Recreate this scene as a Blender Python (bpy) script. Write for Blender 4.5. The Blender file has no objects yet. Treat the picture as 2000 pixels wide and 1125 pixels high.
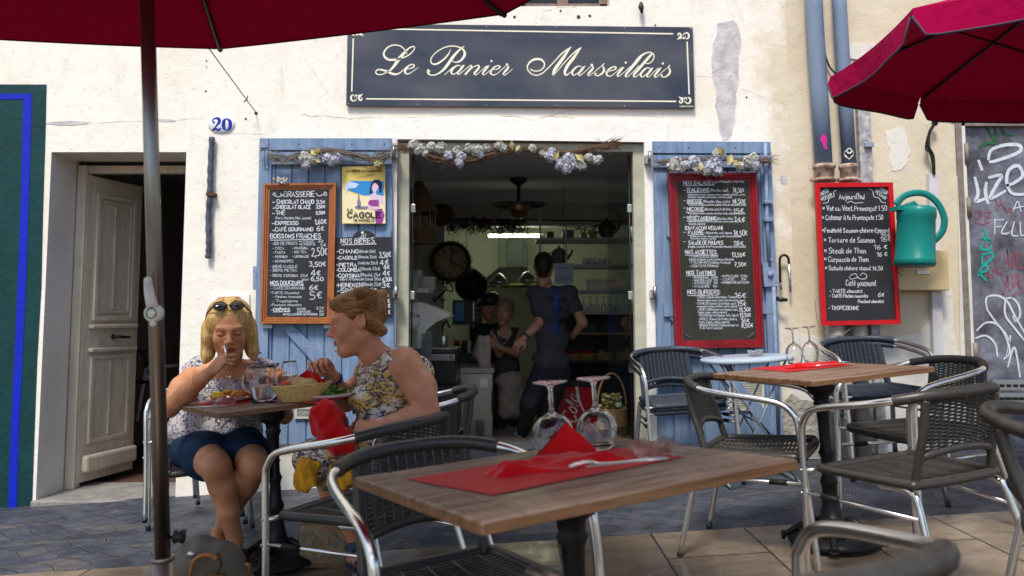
import bpy, bmesh, math, random
import numpy as np
from mathutils import Vector, Matrix, Euler, noise as mnoise
R = math.radians
PI = math.pi
rng = random.Random(7)
sc = bpy.context.scene
# ---------------------------------------------------------------- camera
FPX, CX, CY, PITCH, CAMZ = 1500.0, 1000.0, 500.0, math.atan(0.075), 1.08
GS = 0.062                      # the street climbs to the right
WALL = 5.23                     # distance of the facade
cam_d = bpy.data.cameras.new("camera")
cam = bpy.data.objects.new("camera", cam_d)
sc.collection.objects.link(cam)
cam.location = (0, 0, CAMZ)
cam.rotation_euler = (PI / 2 + PITCH, 0, 0)
cam_d.sensor_width = 36.0
cam_d.lens = 36.0 * FPX / 2000.0
cam_d.shift_y = -(562.5 - CY) / 2000.0
cam_d.clip_start = 0.05
cam_d.clip_end = 400
cam_d.dof.use_dof = True
cam_d.dof.focus_distance = 3.5
cam_d.dof.aperture_fstop = 3.4
sc.camera = cam
# ---------------------------------------------------------------- world, sun
SUN_EL, SUN_AZ = R(58), R(200)      # direction the light comes from (azimuth from +Y, clockwise)
w = bpy.data.worlds.new("World"); sc.world = w; w.use_nodes = True
nt = w.node_tree; nt.nodes.clear()
bg = nt.nodes.new('ShaderNodeBackground'); out = nt.nodes.new('ShaderNodeOutputWorld')
sky = nt.nodes.new('ShaderNodeTexSky'); sky.sky_type = 'NISHITA'; sky.sun_disc = False
sky.sun_elevation = SUN_EL; sky.sun_rotation = SUN_AZ
sky.dust_density = 2.0; sky.air_density = 1.0
bg.inputs[1].default_value = 0.115
nt.links.new(sky.outputs[0], bg.inputs[0]); nt.links.new(bg.outputs[0], out.inputs[0])
sun_d = bpy.data.lights.new("sun", 'SUN'); sun_d.energy = 2.3; sun_d.angle = R(13)
sun_d.color = (1.0, 0.945, 0.85)
sun = bpy.data.objects.new("sun", sun_d); sc.collection.objects.link(sun)
sdir = Vector((math.sin(SUN_AZ) * math.cos(SUN_EL), math.cos(SUN_AZ) * math.cos(SUN_EL), math.sin(SUN_EL)))
sun.rotation_euler = (-sdir).to_track_quat('-Z', 'Y').to_euler()
sun.location = sdir * 30
sc.view_settings.view_transform = 'Standard'; sc.view_settings.look = 'None'
sc.view_settings.exposure = 0.70; sc.view_settings.gamma = 1.0
sc.render.engine = 'CYCLES'
sc.cycles.use_denoising = True
sc.cycles.max_bounces = 10; sc.cycles.transmission_bounces = 8; sc.cycles.transparent_max_bounces = 12
sc.cycles.caustics_reflective = False; sc.cycles.caustics_refractive = False
sc.cycles.sample_clamp_indirect = 6.0

# ---------------------------------------------------------------- pixel <-> place
_th = PITCH
def ray(px, py):
    x, y, z = (px - CX) / FPX, -(py - CY) / FPX, -1.0
    # camera axes: right=(1,0,0), up=(0,-sin,cos), back=(0,-cos,-sin)
    return Vector((x, -y * math.sin(_th) - z * math.cos(_th), y * math.cos(_th) - z * math.sin(_th)))
def P(px, py, d):
    r = ray(px, py); t = d / r.y
    return Vector((r.x * t, d, CAMZ + r.z * t))
def W(px, py, off=0.0):
    return P(px, py, WALL - off)
def G(x, y=0, dz=0):
    return Vector((x, y, GS * x + dz))
def gz(x): return GS * x

# ---------------------------------------------------------------- object helpers
C = sc.collection
def link(o): C.objects.link(o); return o
def tag(o, label=None, cat=None, group=None, kind=None):
    if label: o['label'] = label
    if cat: o['category'] = cat
    if group: o['group'] = group
    if kind: o['kind'] = kind
    return o
def empty(name, loc=(0, 0, 0), rot=(0, 0, 0), label=None, cat=None, group=None):
    o = link(bpy.data.objects.new(name, None)); o.location = loc; o.rotation_euler = rot
    o.empty_display_size = .05
    return tag(o, label, cat, group)
def copy_tree(o, parent=None):
    c = o.copy(); C.objects.link(c)
    if parent is not None: c.parent = parent
    for ch in list(o.children): copy_tree(ch, c)
    return c
class MB:
    def __init__(s): s.v = []; s.f = []; s.sm = []
    def add(s, vs, fs, smooth=False):
        b = len(s.v); s.v += [tuple(v) for v in vs]
        s.f += [tuple(i + b for i in f) for f in fs]; s.sm += [smooth] * len(fs); return s
    def box(s, lo, hi, M=None):
        x0, y0, z0 = lo; x1, y1, z1 = hi
        vs = [Vector(v) for v in ((x0,y0,z0),(x1,y0,z0),(x1,y1,z0),(x0,y1,z0),(x0,y0,z1),(x1,y0,z1),(x1,y1,z1),(x0,y1,z1))]
        if M is not None: vs = [M @ v for v in vs]
        return s.add(vs, ((3,2,1,0),(4,5,6,7),(0,1,5,4),(1,2,6,5),(2,3,7,6),(3,0,4,7)))
    def bbox(s, lo, hi, b=.004, M=None):          # bevelled box
        bm = bmesh.new(); bmesh.ops.create_cube(bm, size=1)
        c = [(lo[i] + hi[i]) / 2 for i in range(3)]; d = [hi[i] - lo[i] for i in range(3)]
        for v in bm.verts: v.co = Vector([v.co[i] * d[i] + c[i] for i in range(3)])
        b = min(b, min(abs(q) for q in d) * .45)
        bmesh.ops.bevel(bm, geom=list(bm.edges), offset=b, segments=2, profile=.5, affect='EDGES')
        return s.bm(bm, M)
    def bm(s, bm, M=None, smooth=False):
        bm.verts.index_update()
        s.add([(M @ v.co) if M is not None else v.co.copy() for v in bm.verts], [tuple(v.index for v in f.verts) for f in bm.faces], smooth)
        bm.free(); return s
    def hexa(s, q, dv):                            # quad extruded by vector
        q = [Vector(a) for a in q]; dv = Vector(dv)
        vs = q + [a + dv for a in q]
        return s.add(vs, ((0,1,2,3),(7,6,5,4),(4,5,1,0),(5,6,2,1),(6,7,3,2),(7,4,0,3)))
    def prism(s, pts, dv, smooth=False):
        n = len(pts); pts = [Vector(a) for a in pts]; dv = Vector(dv)
        s.add(pts + [a + dv for a in pts], [tuple(range(n)), tuple(range(2*n-1, n-1, -1))] + [(i, i+n, (i+1) % n + n, (i+1) % n) for i in range(n)])
        return s
    def tube(s, path, r, n=10, caps=True, flat=None, closed=False):
        path = [Vector(p) for p in path]; m = len(path)
        rs = r if isinstance(r, (list, tuple)) else [r] * m
        def tan(i):
            if closed: return (path[(i + 1) % m] - path[i - 1]).normalized()
            a = path[max(i - 1, 0)]; b = path[min(i + 1, m - 1)]
            t = b - a
            return t.normalized() if t.length > 1e-9 else Vector((0, 0, 1))
        t = tan(0); up = Vector((0, 0, 1)) if abs(t.z) < .9 else Vector((1, 0, 0))
        u = t.cross(up).normalized(); vs = []
        for i in range(m):
            t = tan(i); u = (u - t * u.dot(t))
            u = u.normalized() if u.length > 1e-6 else t.orthogonal().normalized()
            v = t.cross(u)
            for k in range(n):
                a = 2 * PI * k / n
                fv = flat if flat else 1.0
                vs.append(path[i] + u * math.cos(a) * rs[i] + v * math.sin(a) * rs[i] * fv)
        fs = []
        for i in range(m if closed else m - 1):
            j = (i + 1) % m
            for k in range(n):
                l = (k + 1) % n
                fs.append((i*n+k, i*n+l, j*n+l, j*n+k))
        s.add(vs, fs, True)
        if caps and not closed:
            b = len(s.v) - len(vs)
            s.f += [tuple(b + k for k in range(n - 1, -1, -1)), tuple(b + (m-1)*n + k for k in range(n))]; s.sm += [False, False]
        return s
    def lathe(s, prof, n=24, M=None, closed=False, squash=1.0):
        vs = []; m = len(prof)
        for r, z in prof:
            for k in range(n):
                a = 2 * PI * k / n
                v = Vector((r * math.cos(a), r * math.sin(a) * squash, z)); vs.append(M @ v if M is not None else v)
        fs = [(i*n+k, i*n+(k+1) % n, (i+1)*n+(k+1) % n, (i+1)*n+k) for i in range(m-1) for k in range(n)]
        if closed: fs += [((m-1)*n+k, (m-1)*n+(k+1) % n, (k+1) % n, k) for k in range(n)]
        s.add(vs, fs, True)
        return s
    def ball(s, c, r, n=10, M=None, sq=(1, 1, 1)):
        bm = bmesh.new(); bmesh.ops.create_uvsphere(bm, u_segments=n, v_segments=max(6, n * 2 // 3), radius=1)
        c = Vector(c)
        for v in bm.verts: v.co = Vector((v.co.x*r*sq[0], v.co.y*r*sq[1], v.co.z*r*sq[2])) + c
        return s.bm(bm, M, True)
    def build(s, name, mat, parent=None, M=None):
        me = bpy.data.meshes.new(name); me.from_pydata(s.v, [], s.f)
        me.polygons.foreach_set('use_smooth', s.sm)
        me.materials.append(mat); me.validate(); me.update()
        o = link(bpy.data.objects.new(name, me))
        if parent is not None: o.parent = parent
        if M is not None: o.matrix_local = M
        return o
def catmull(pts, k=6):
    pts = [list(map(float, p)) for p in pts]
    if len(pts) < 3: return pts
    P_ = [pts[0]] + pts + [pts[-1]]; o = []
    for i in range(1, len(P_) - 2):
        a, b, c, d = P_[i-1], P_[i], P_[i+1], P_[i+2]
        for j in range(k):
            t = j / k
            o.append([.5*((2*b[q]) + (-a[q]+c[q])*t + (2*a[q]-5*b[q]+4*c[q]-d[q])*t*t + (-a[q]+3*b[q]-3*c[q]+d[q])*t**3) for q in range(len(b))])
    o.append(pts[-1]); return o
def ang(deg): return Matrix.Rotation(R(deg), 4, 'Z')
TILT = math.atan(GS)
def ground_matrix(x, y, deg, dz=0):
    return Matrix.Translation(G(x, y, dz)) @ Matrix.Rotation(-TILT, 4, 'Y') @ ang(deg)
def put(o, M):
    o.matrix_world = M; o.location, o.rotation_euler = M.to_translation(), M.to_euler(); return o

# ---------------------------------------------------------------- materials
_m = {}
def mat(name, col, rough=.5, metal=0., var=0., vscale=8., col2=None, bump=0., bscale=60., spec=.3, trans=0., ior=1.45, emit=None, estr=0., coat=0., sss=0., stretch=None, alpha=1., sheen=0., rvar=0., detail=6., dist=.01, aniso=0.):
    if name in _m: return _m[name]
    m = bpy.data.materials.new(name); m.use_nodes = True; t = m.node_tree; b = t.nodes['Principled BSDF']
    b.inputs['Base Color'].default_value = (*col, 1); b.inputs['Roughness'].default_value = rough
    b.inputs['Metallic'].default_value = metal; b.inputs['Specular IOR Level'].default_value = spec
    b.inputs['IOR'].default_value = ior
    if trans: b.inputs['Transmission Weight'].default_value = trans
    if coat: b.inputs['Coat Weight'].default_value = coat; b.inputs['Coat Roughness'].default_value = .15
    if sheen: b.inputs['Sheen Weight'].default_value = sheen
    if sss: b.inputs['Subsurface Weight'].default_value = sss; b.inputs['Subsurface Radius'].default_value = (.02, .008, .004); b.inputs['Subsurface Scale'].default_value = .6
    if alpha < 1: b.inputs['Alpha'].default_value = alpha
    if emit: b.inputs['Emission Color'].default_value = (*emit, 1); b.inputs['Emission Strength'].default_value = estr
    tc = t.nodes.new('ShaderNodeTexCoord'); src = tc.outputs['Object']
    if stretch:
        mp = t.nodes.new('ShaderNodeMapping'); mp.inputs['Scale'].default_value = stretch
        t.links.new(src, mp.inputs[0]); src = mp.outputs[0]
    if var or col2:
        n = t.nodes.new('ShaderNodeTexNoise'); n.inputs['Scale'].default_value = vscale; n.inputs['Detail'].default_value = detail; n.inputs['Roughness'].default_value = .62
        t.links.new(src, n.inputs['Vector'])
        r = t.nodes.new('ShaderNodeMapRange'); r.inputs['From Min'].default_value = .32; r.inputs['From Max'].default_value = .68
        t.links.new(n.outputs[0], r.inputs[0])
        mx = t.nodes.new('ShaderNodeMix'); mx.data_type = 'RGBA'
        c2 = col2 if col2 else tuple(c * (1 - var) for c in col); c1 = col if col2 else tuple(min(1, c * (1 + var * .6)) for c in col)
        mx.inputs[6].default_value = (*c1, 1); mx.inputs[7].default_value = (*c2, 1)
        t.links.new(r.outputs[0], mx.inputs[0]); t.links.new(mx.outputs[2], b.inputs['Base Color'])
        if rvar:
            rr = t.nodes.new('ShaderNodeMapRange'); rr.inputs['To Min'].default_value = rough; rr.inputs['To Max'].default_value = min(1, rough + rvar)
            t.links.new(n.outputs[0], rr.inputs[0]); t.links.new(rr.outputs[0], b.inputs['Roughness'])
    if bump:
        n2 = t.nodes.new('ShaderNodeTexNoise'); n2.inputs['Scale'].default_value = bscale; n2.inputs['Detail'].default_value = 5
        t.links.new(src, n2.inputs['Vector'])
        bp = t.nodes.new('ShaderNodeBump'); bp.inputs['Strength'].default_value = bump; bp.inputs['Distance'].default_value = dist
        t.links.new(n2.outputs[0], bp.inputs['Height']); t.links.new(bp.outputs[0], b.inputs['Normal'])
    _m[name] = m; return m
def nodes_of(m): return m.node_tree, m.node_tree.nodes['Principled BSDF']
def N(t, typ, **kw):
    n = t.nodes.new(typ)
    for k, v in kw.items():
        if k.startswith('i_'):
            n.inputs[int(k[2:]) if k[2:].isdigit() else k[2:].replace('_', ' ')].default_value = v
        else: setattr(n, k, v)
    return n
def mixc(t, fac, a, b, blend='MIX'):
    n = t.nodes.new('ShaderNodeMix'); n.data_type = 'RGBA'; n.blend_type = blend
    for sock, v in ((0, fac), (6, a), (7, b)):
        if hasattr(v, 'links'): t.links.new(v, n.inputs[sock])
        elif sock == 0: n.inputs[0].default_value = v
        else: n.inputs[sock].default_value = (*v, 1) if len(v) == 3 else v
    return n.outputs[2]
def ramp(t, src, stops):
    n = t.nodes.new('ShaderNodeValToRGB'); t.links.new(src, n.inputs[0]); e = n.color_ramp.elements
    while len(e) < len(stops): e.new(.5)
    for q, (p, c) in zip(e, stops): q.position = p; q.color = (c, c, c, 1) if isinstance(c, (int, float)) else (*c, 1)
    return n.outputs[0]
def nz(t, vec, scale, detail=5, rough=.6, dist=0):
    n = N(t, 'ShaderNodeTexNoise'); n.inputs['Scale'].default_value = scale; n.inputs['Detail'].default_value = detail
    n.inputs['Roughness'].default_value = rough; n.inputs['Distortion'].default_value = dist
    if vec is not None: t.links.new(vec, n.inputs['Vector'])
    return n.outputs[0]
def bumpn(t, b, h, strength, dist=.01):
    n = N(t, 'ShaderNodeBump'); n.inputs['Strength'].default_value = strength; n.inputs['Distance'].default_value = dist
    t.links.new(h, n.inputs['Height']); t.links.new(n.outputs[0], b.inputs['Normal'])
def ocoord(t, scale=None, rot=None):
    tc = N(t, 'ShaderNodeTexCoord'); o = tc.outputs['Object']
    if scale or rot:
        mp = N(t, 'ShaderNodeMapping')
        if scale: mp.inputs['Scale'].default_value = scale
        if rot: mp.inputs['Rotation'].default_value = rot
        t.links.new(o, mp.inputs[0]); o = mp.outputs[0]
    return o
def plaster(name, c1, c2, c3, thr=.58, side=None):
    m = mat(name, c1, .85, spec=.25); t, b = nodes_of(m); v = ocoord(t)
    f1 = ramp(t, nz(t, v, 1.1, 7, .65), [(thr - .1, 0), (thr + .12, 1)])
    a = mixc(t, f1, c1, c2)
    f2 = ramp(t, nz(t, ocoord(t, (2.2, 1, .7)), 2.3, 8, .7, .6), [(.56, 0), (.75, .75)])
    a = mixc(t, f2, a, c3)
    f3 = ramp(t, nz(t, v, 34, 3, .5), [(.63, 0), (.72, .5)])
    a = mixc(t, f3, a, tuple(q * .72 for q in c2))
    if side:
        sx = N(t, 'ShaderNodeSeparateXYZ'); t.links.new(v, sx.inputs[0]); ma = N(t, 'ShaderNodeMath', operation='MULTIPLY_ADD'); ma.inputs[1].default_value = .9; t.links.new(nz(t, v, 2.6, 6, .7), ma.inputs[0]); t.links.new(sx.outputs[0], ma.inputs[2])
        mr = N(t, 'ShaderNodeMapRange'); mr.inputs['From Min'].default_value = side[0] + .45; mr.inputs['From Max'].default_value = side[0] + .62; t.links.new(ma.outputs[0], mr.inputs[0]); a = mixc(t, mr.outputs[0], a, side[1])
    t.links.new(a, b.inputs['Base Color'])
    hh = N(t, 'ShaderNodeMath', operation='ADD'); t.links.new(nz(t, v, 7, 6, .6), hh.inputs[0])
    m2 = N(t, 'ShaderNodeMath', operation='MULTIPLY'); m2.inputs[1].default_value = .22
    t.links.new(nz(t, v, 75, 4, .6), m2.inputs[0]); t.links.new(m2.outputs[0], hh.inputs[1])
    bumpn(t, b, hh.outputs[0], .38, .02)
    return m
M_WHITE = plaster('white_plaster', (.86, .83, .755), (.80, .74, .62), (.66, .59, .47), .57, (1.72, (.68, .60, .46)))
M_WHITE2 = plaster('clean_plaster', (.88, .86, .81), (.82, .79, .72), (.72, .67, .58), .62)
M_BEIGE = plaster('beige_plaster', (.70, .62, .48), (.60, .52, .38), (.66, .60, .50), .5)
M_TEAL = mat('teal_paint', (.004, .045, .048), .6, var=.25, vscale=5, bump=.4, bscale=30)
M_BLUE = mat('blue_paint', (.003, .018, .48), .5, var=.1, bump=.3, bscale=30)
M_CEMENT = mat('cement', (.56, .55, .56), .9, var=.25, vscale=14, bump=.4, bscale=50)
M_SHUT = mat('shutter_paint', (.235, .33, .47), .7, col2=(.13, .205, .345), vscale=11, bump=.35, bscale=90, stretch=(3, 1, .35), rvar=.2)
M_SHUTD = mat('shutter_paint_worn', (.24, .31, .47), .7, var=.3, vscale=30)
M_CHROME = mat('polished_aluminium', (.80, .79, .77), .17, 1., rvar=.12, var=.08, vscale=30)
M_STEEL = mat('steel', (.5, .5, .5), .3, 1., var=.1)
M_DARKMETAL = mat('dark_metal', (.05, .05, .052), .45, .8, var=.3)
M_IRON = mat('cast_iron', (.018, .018, .02), .40, .3, var=.3, vscale=40, bump=.25, bscale=90, dist=.004)
M_WICK = mat('charcoal_rattan', (.046, .042, .038), .34, var=.3, vscale=60, bump=.15, bscale=90, spec=.5, dist=.003)
M_WICKB = mat('blue_grey_rattan', (.045, .055, .075), .4, var=.3, vscale=60, bump=.15, bscale=90, dist=.003)
M_RUBBER = mat('black_rubber', (.012, .012, .012), .6)
M_RED = mat('red_canvas', (.32, .001, .050), .9, spec=.08, var=.12, vscale=3, bump=.5, bscale=9, dist=.04)
M_NAP = mat('red_napkin', (.52, .003, .005), .85, spec=.12, var=.08, vscale=20, bump=.5, bscale=90, sheen=.2)
M_MATT = mat('red_placemat', (.48, .006, .014), .55, var=.1, vscale=12, bump=.15, bscale=30)
M_BLACKB = mat('chalkboard', (.022, .024, .030), .5, var=.35, vscale=6, col2=(.035, .037, .042), bump=.08, bscale=100)
M_BLACKG = mat('chalkboard_green', (.035, .036, .028), .5, var=.3, vscale=5)
M_CHALK = mat('chalk_white', (.80, .84, .92), .8)
M_CHALKG = mat('chalk_faint', (.42, .47, .56), .8)
M_CREAM = mat('cream_letter', (.86, .82, .66), .5)
M_BLACK = mat('black_plastic', (.015, .015, .016), .35)
M_IVORY = mat('ivory_plastic', (.70, .66, .55), .4)
M_WHITEP = mat('white_ceramic', (.75, .74, .70), .25, var=.05)
M_GLASS = mat('clear_glass', (1, 1, 1), .0, trans=1., ior=1.45)
M_WATER = mat('water', (.95, .98, 1), .0, trans=1., ior=1.33)
M_PINKG = mat('pink_glass', (1, .80, .86), .0, trans=1., ior=1.45)
def thin(m, k, col=(1, 1, 1)):
    t, b = nodes_of(m); o = [n for n in t.nodes if n.type == 'OUTPUT_MATERIAL'][0]; tr = t.nodes.new('ShaderNodeBsdfTransparent'); tr.inputs[0].default_value = (*col, 1); mx = t.nodes.new('ShaderNodeMixShader'); mx.inputs[0].default_value = k
    t.links.new(b.outputs[0], mx.inputs[1]); t.links.new(tr.outputs[0], mx.inputs[2]); t.links.new(mx.outputs[0], o.inputs[0])
def glass_pane():
    m = bpy.data.materials.new('window_glass'); m.use_nodes = True; t = m.node_tree; t.nodes.clear()
    o = N(t, 'ShaderNodeOutputMaterial'); g = N(t, 'ShaderNodeBsdfGlossy'); g.inputs['Roughness'].default_value = .02
    tr = N(t, 'ShaderNodeBsdfTransparent'); tr.inputs[0].default_value = (.93, .96, .95, 1)
    f = N(t, 'ShaderNodeFresnel'); f.inputs[0].default_value = 1.5; mx = N(t, 'ShaderNodeMixShader'); fm = N(t, 'ShaderNodeMath', operation='MULTIPLY'); fm.inputs[1].default_value = .3; t.links.new(f.outputs[0], fm.inputs[0])
    t.links.new(fm.outputs[0], mx.inputs[0]); t.links.new(tr.outputs[0], mx.inputs[1]); t.links.new(g.outputs[0], mx.inputs[2]); t.links.new(mx.outputs[0], o.inputs[0])
    return m
M_PANE = glass_pane()
thin(M_PINKG, .3, (1, .85, .9)); M_THICK = mat('moulded_glass', (1, 1, 1), .02, trans=1., ior=1.4); thin(M_THICK, .55)
def wood(name, c1, c2, c3, scale=(1.2, 14, 14), rough=.55, rot=None):
    m = mat(name, c1, rough, spec=.4); t, b = nodes_of(m); v = ocoord(t, scale, rot)
    a = mixc(t, ramp(t, nz(t, v, 2.2, 8, .65, .6), [(.40, 0), (.60, 1)]), c1, c2)
    a = mixc(t, ramp(t, nz(t, v, 7, 6, .7, .3), [(.55, 0), (.72, .8)]), a, c3)
    t.links.new(a, b.inputs['Base Color'])
    t.links.new(ramp(t, nz(t, ocoord(t), 12, 4), [(.3, max(0, rough - .15)), (.7, min(1, rough + .2))]), b.inputs['Roughness'])
    bumpn(t, b, nz(t, v, 5, 6, .7), .35, .004); return m
M_TABLE = wood('table_wood', (.135, .076, .046), (.27, .18, .13), (.032, .017, .010), rough=.38)
M_TABLEE = wood('table_wood_edge', (.13, .055, .022), (.22, .11, .05), (.035, .017, .010), rough=.42)
M_FRAMEW = wood('frame_wood', (.42, .15, .045), (.33, .10, .03), (.16, .05, .02), (9, 9, 1.2), .4)
M_DOORW = wood('old_painted_door', (.60, .53, .43), (.50, .44, .35), (.26, .21, .15), (7, 7, .9), .75)
M_REDW = mat('red_painted_wood', (.26, .012, .020), .35, var=.35, vscale=7, stretch=(1, 1, .2), bump=.2, bscale=60)
M_REDB = mat('bright_red_frame', (.55, .010, .016), .35, var=.1, vscale=8)
M_WINW = mat('window_wood', (.22, .16, .13), .7, var=.3, vscale=20)
M_SKIN = None
# ---------------------------------------------------------------- hand-lettering: one-stroke alphabet
GL = {
'A':"0 0 2 6 4 0;.8 2 3.2 2",'B':"0 0 0 6 2.5 6 3.4 5.2 3.3 3.8 2.3 3.2 0 3.2;2.3 3.2 3.8 2.6 4 1 3 0 0 0",
'C':"4 5 3 6 1.5 6 .3 4.8 0 3 .3 1.2 1.5 0 3 0 4 1",'D':"0 0 0 6 2 6 3.6 5 4 3 3.6 1 2 0 0 0",
'E':"3.5 6 0 6;0 6 0 0;0 0 3.6 0;0 3.1 2.8 3.1",'F':"3.5 6 0 6;0 6 0 0;0 3.1 2.8 3.1",
'G':"4 5 3 6 1.5 6 .3 4.8 0 3 .3 1.2 1.5 0 3 0 4 1 4 2.8 2.4 2.8",'H':"0 0 0 6;4 0 4 6;0 3 4 3",'I':"0 0 0 6",
'J':"2.5 6 2.5 1.2 1.6 0 .6 0 0 1",'K':"0 0 0 6;3.8 6 0 2.6;1.2 3.6 4 0",'L':"0 6 0 0;0 0 3.4 0",
'M':"0 0 .3 6;.3 6 2.3 1.8;2.3 1.8 4.3 6;4.3 6 4.6 0",'N':"0 0 0 6;0 6 3.8 0;3.8 0 3.8 6",
'O':"2 6 .5 5.2 0 3 .5 .8 2 0 3.5 .8 4 3 3.5 5.2 2 6",'P':"0 0 0 6 2.8 6 3.8 5 3.7 3.6 2.6 2.8 0 2.8",
'Q':"2 6 .5 5.2 0 3 .5 .8 2 0 3.5 .8 4 3 3.5 5.2 2 6;2.6 1.6 4.2 -.4",'R':"0 0 0 6 2.8 6 3.8 5 3.7 3.6 2.6 2.8 0 2.8;1.8 2.8 4 0",
'S':"3.7 5.2 2.8 6 1.2 6 .2 5.1 .4 3.9 1.9 3.1 3.4 2.3 3.8 1.2 3 .1 1.2 0 0 .9",'T':"0 6 4 6;2 6 2 0",
'U':"0 6 0 1.5 1 0 2.8 0 3.8 1.5 3.8 6",'V':"0 6 2 0;2 0 4 6",'W':"0 6 1.2 0;1.2 0 2.6 4.5;2.6 4.5 4 0;4 0 5.2 6",
'X':"0 6 4 0;4 6 0 0",'Y':"0 6 2 3;4 6 2 3;2 3 2 0",'Z':"0 6 3.8 6;3.8 6 0 0;0 0 4 0",
'0':"1.8 6 .4 5.2 0 3 .4 .8 1.8 0 3.2 .8 3.6 3 3.2 5.2 1.8 6",'1':"0 4.5 1.6 6;1.6 6 1.4 0",
'2':"0 4.8 .8 6 2.4 6 3.4 5 3.2 3.6 0 0;0 0 3.8 .1",'3':"0 5.4 1.2 6 2.8 5.8 3.2 4.6 2.2 3.4 1.2 3.2;1.2 3.2 3 2.8 3.5 1.4 2.4 0 .8 0 0 .7",
'4':"2.6 0 2.8 6;2.8 6 0 1.8;0 1.8 4 1.8",'5':"3.4 6 .6 6;.6 6 .3 3.4 2 3.7 3.5 2.8 3.4 .9 2 0 0 .3",
'6':"3 6 1 4.8 0 2.4 .5 .5 1.8 0 3.2 .8 3.3 2.4 2 3.3 .4 2.4",'7':"0 6 3.6 6;3.6 6 1.2 0;.8 3 3 3",
'8':"1.8 3.2 .4 4.2 .6 5.6 1.8 6 3 5.6 3.1 4.2 1.8 3.2 .2 2 .2 .7 1.8 0 3.4 .7 3.4 2 1.8 3.2",'9':"3.3 4.2 2 3 .5 3.4 .1 4.8 1.2 6 2.8 5.8 3.4 4.4 3 1.8 1.4 0",
'a':"3 3.4 1.6 3.8 .2 2.6 .2 .7 1.2 0 2.4 .8 3 2.4;3 3.6 2.9 .8 3.6 0",'b':"0 6 0 0;0 2.4 1.2 3.7 2.6 3.2 3 1.6 2.2 .1 .8 0 0 .9",
'c':"2.9 3 1.8 3.8 .4 3 0 1.6 .7 .2 2 0 3 .7",'d':"2.9 2.7 1.6 3.7 .3 2.8 .1 1 1.2 0 2.5 .6 2.9 2;3 6 2.9 .6 3.5 0",
'e':"0 2 2.8 2.1 2.4 3.6 1.2 3.8 0 2.6 .1 .8 1.3 0 3 .6",'f':"2.8 5.4 1.9 6 1 5 1 0;0 3.5 2.4 3.5",
'g':"2.9 3 1.6 3.8 .3 2.8 .2 1 1.3 .2 2.6 1.2 3 3.5;3 3.5 2.8 -1 1.6 -2 .3 -1.5",'h':"0 6 0 0;0 2.2 1.2 3.6 2.5 3.4 2.8 2 2.8 0",
'i':"0 3.6 0 0;0 5 0 5.3",'j':"1 3.6 1 -1.2 0 -2;1 5 1 5.3",'k':"0 6 0 0;2.6 3.7 0 1.6;1 2.3 2.8 0",'l':"0 1 1.2 4 .8 6 0 4 .1 1 .9 0",
'm':"0 3.7 0 0;0 2.4 1 3.7 2 3.2 2 0;2 2.4 3 3.7 4 3.2 4.1 0",'n':"0 3.7 0 0;0 2.3 1.2 3.7 2.5 3.2 2.7 0",
'o':"1.5 3.8 .2 2.9 .1 1 1.4 0 2.8 .9 2.8 2.8 1.5 3.8",'p':"0 3.7 0 -2;0 2.4 1.3 3.7 2.7 3 2.8 1.2 1.5 0 0 .8",
'q':"2.8 3 1.5 3.8 .2 2.6 .2 .9 1.4 0 2.8 1.4;2.9 3.7 2.8 -2",'r':"0 3.7 0 0;0 2.2 1 3.5 2.2 3.6",
's':"2.5 3.3 1.4 3.8 .3 3.1 .9 2.2 2.2 1.5 2.3 .5 1.2 0 0 .5",'t':"1 5.4 .9 .8 1.8 0 2.6 .5;0 3.7 2.3 3.7",
'u':"0 3.7 .1 .8 1.1 0 2.3 .7 2.7 3.7;2.7 3.7 2.8 0",'v':"0 3.7 1.3 0;1.3 0 2.7 3.7",'w':"0 3.7 .9 0;.9 0 1.9 3;1.9 3 2.9 0;2.9 0 3.8 3.7",
'x':"0 3.7 2.6 0;2.6 3.7 0 0",'y':"0 3.7 1.3 .4;2.7 3.7 .6 -2",'z':"0 3.7 2.6 3.7;2.6 3.7 0 0;0 0 2.8 0",
'-':"0 2.6 2 2.7",'_':"0 .2 2.6 .2",'.':"0 0 .2 .3",',':".4 .5 0 -1.2",'(':"1.2 6.4 0 3.4 1 -1",')':"0 6.4 1.2 3.4 .2 -1",
'*':"0 2 2.6 4.6;2.6 2 0 4.6;-.2 3.3 2.9 3.3",'/':"0 -.5 2.4 6.4","'":"0 6.4 0 5",':':"0 .6 0 1;0 3 0 3.4",'=':"0 2 2.4 2;0 3.6 2.4 3.6",
'€':"3 4.8 2 5.6 .8 5 .4 3.2 .9 1.3 2 .8 3 1.4;-.2 3.8 2 3.8;-.2 2.7 1.9 2.7",'!':"0 6 0 2;0 0 0 .2",'+':"0 3 3 3;1.5 1.5 1.5 4.5",'&':"3.6 0 .6 4.6 1.2 6 2.4 5.2 .2 2 .6 .2 2.2 0 3.6 2.2",
}
ACC = {'É':('E',"1.4 6.8 2.6 8"),'È':('E',"2.4 6.8 1.2 8"),'Ê':('E',"1 6.8 1.8 7.8 2.6 6.8"),'é':('e',"1.2 4.6 2.2 5.8"),'è':('e',"2 4.6 1 5.8"),'ê':('e',".6 4.6 1.4 5.6 2.2 4.6"),
'à':('a',"2 4.6 1 5.8"),'Ç':('C',"2.2 0 2 -1.4"),'ç':('c',"1.6 0 1.4 -1.4"),'ï':('i',"-.8 5 -.8 5.3;.8 5 .8 5.3"),'ö':('o',".6 5 .6 5.3;2.2 5 2.2 5.3")}
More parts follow.
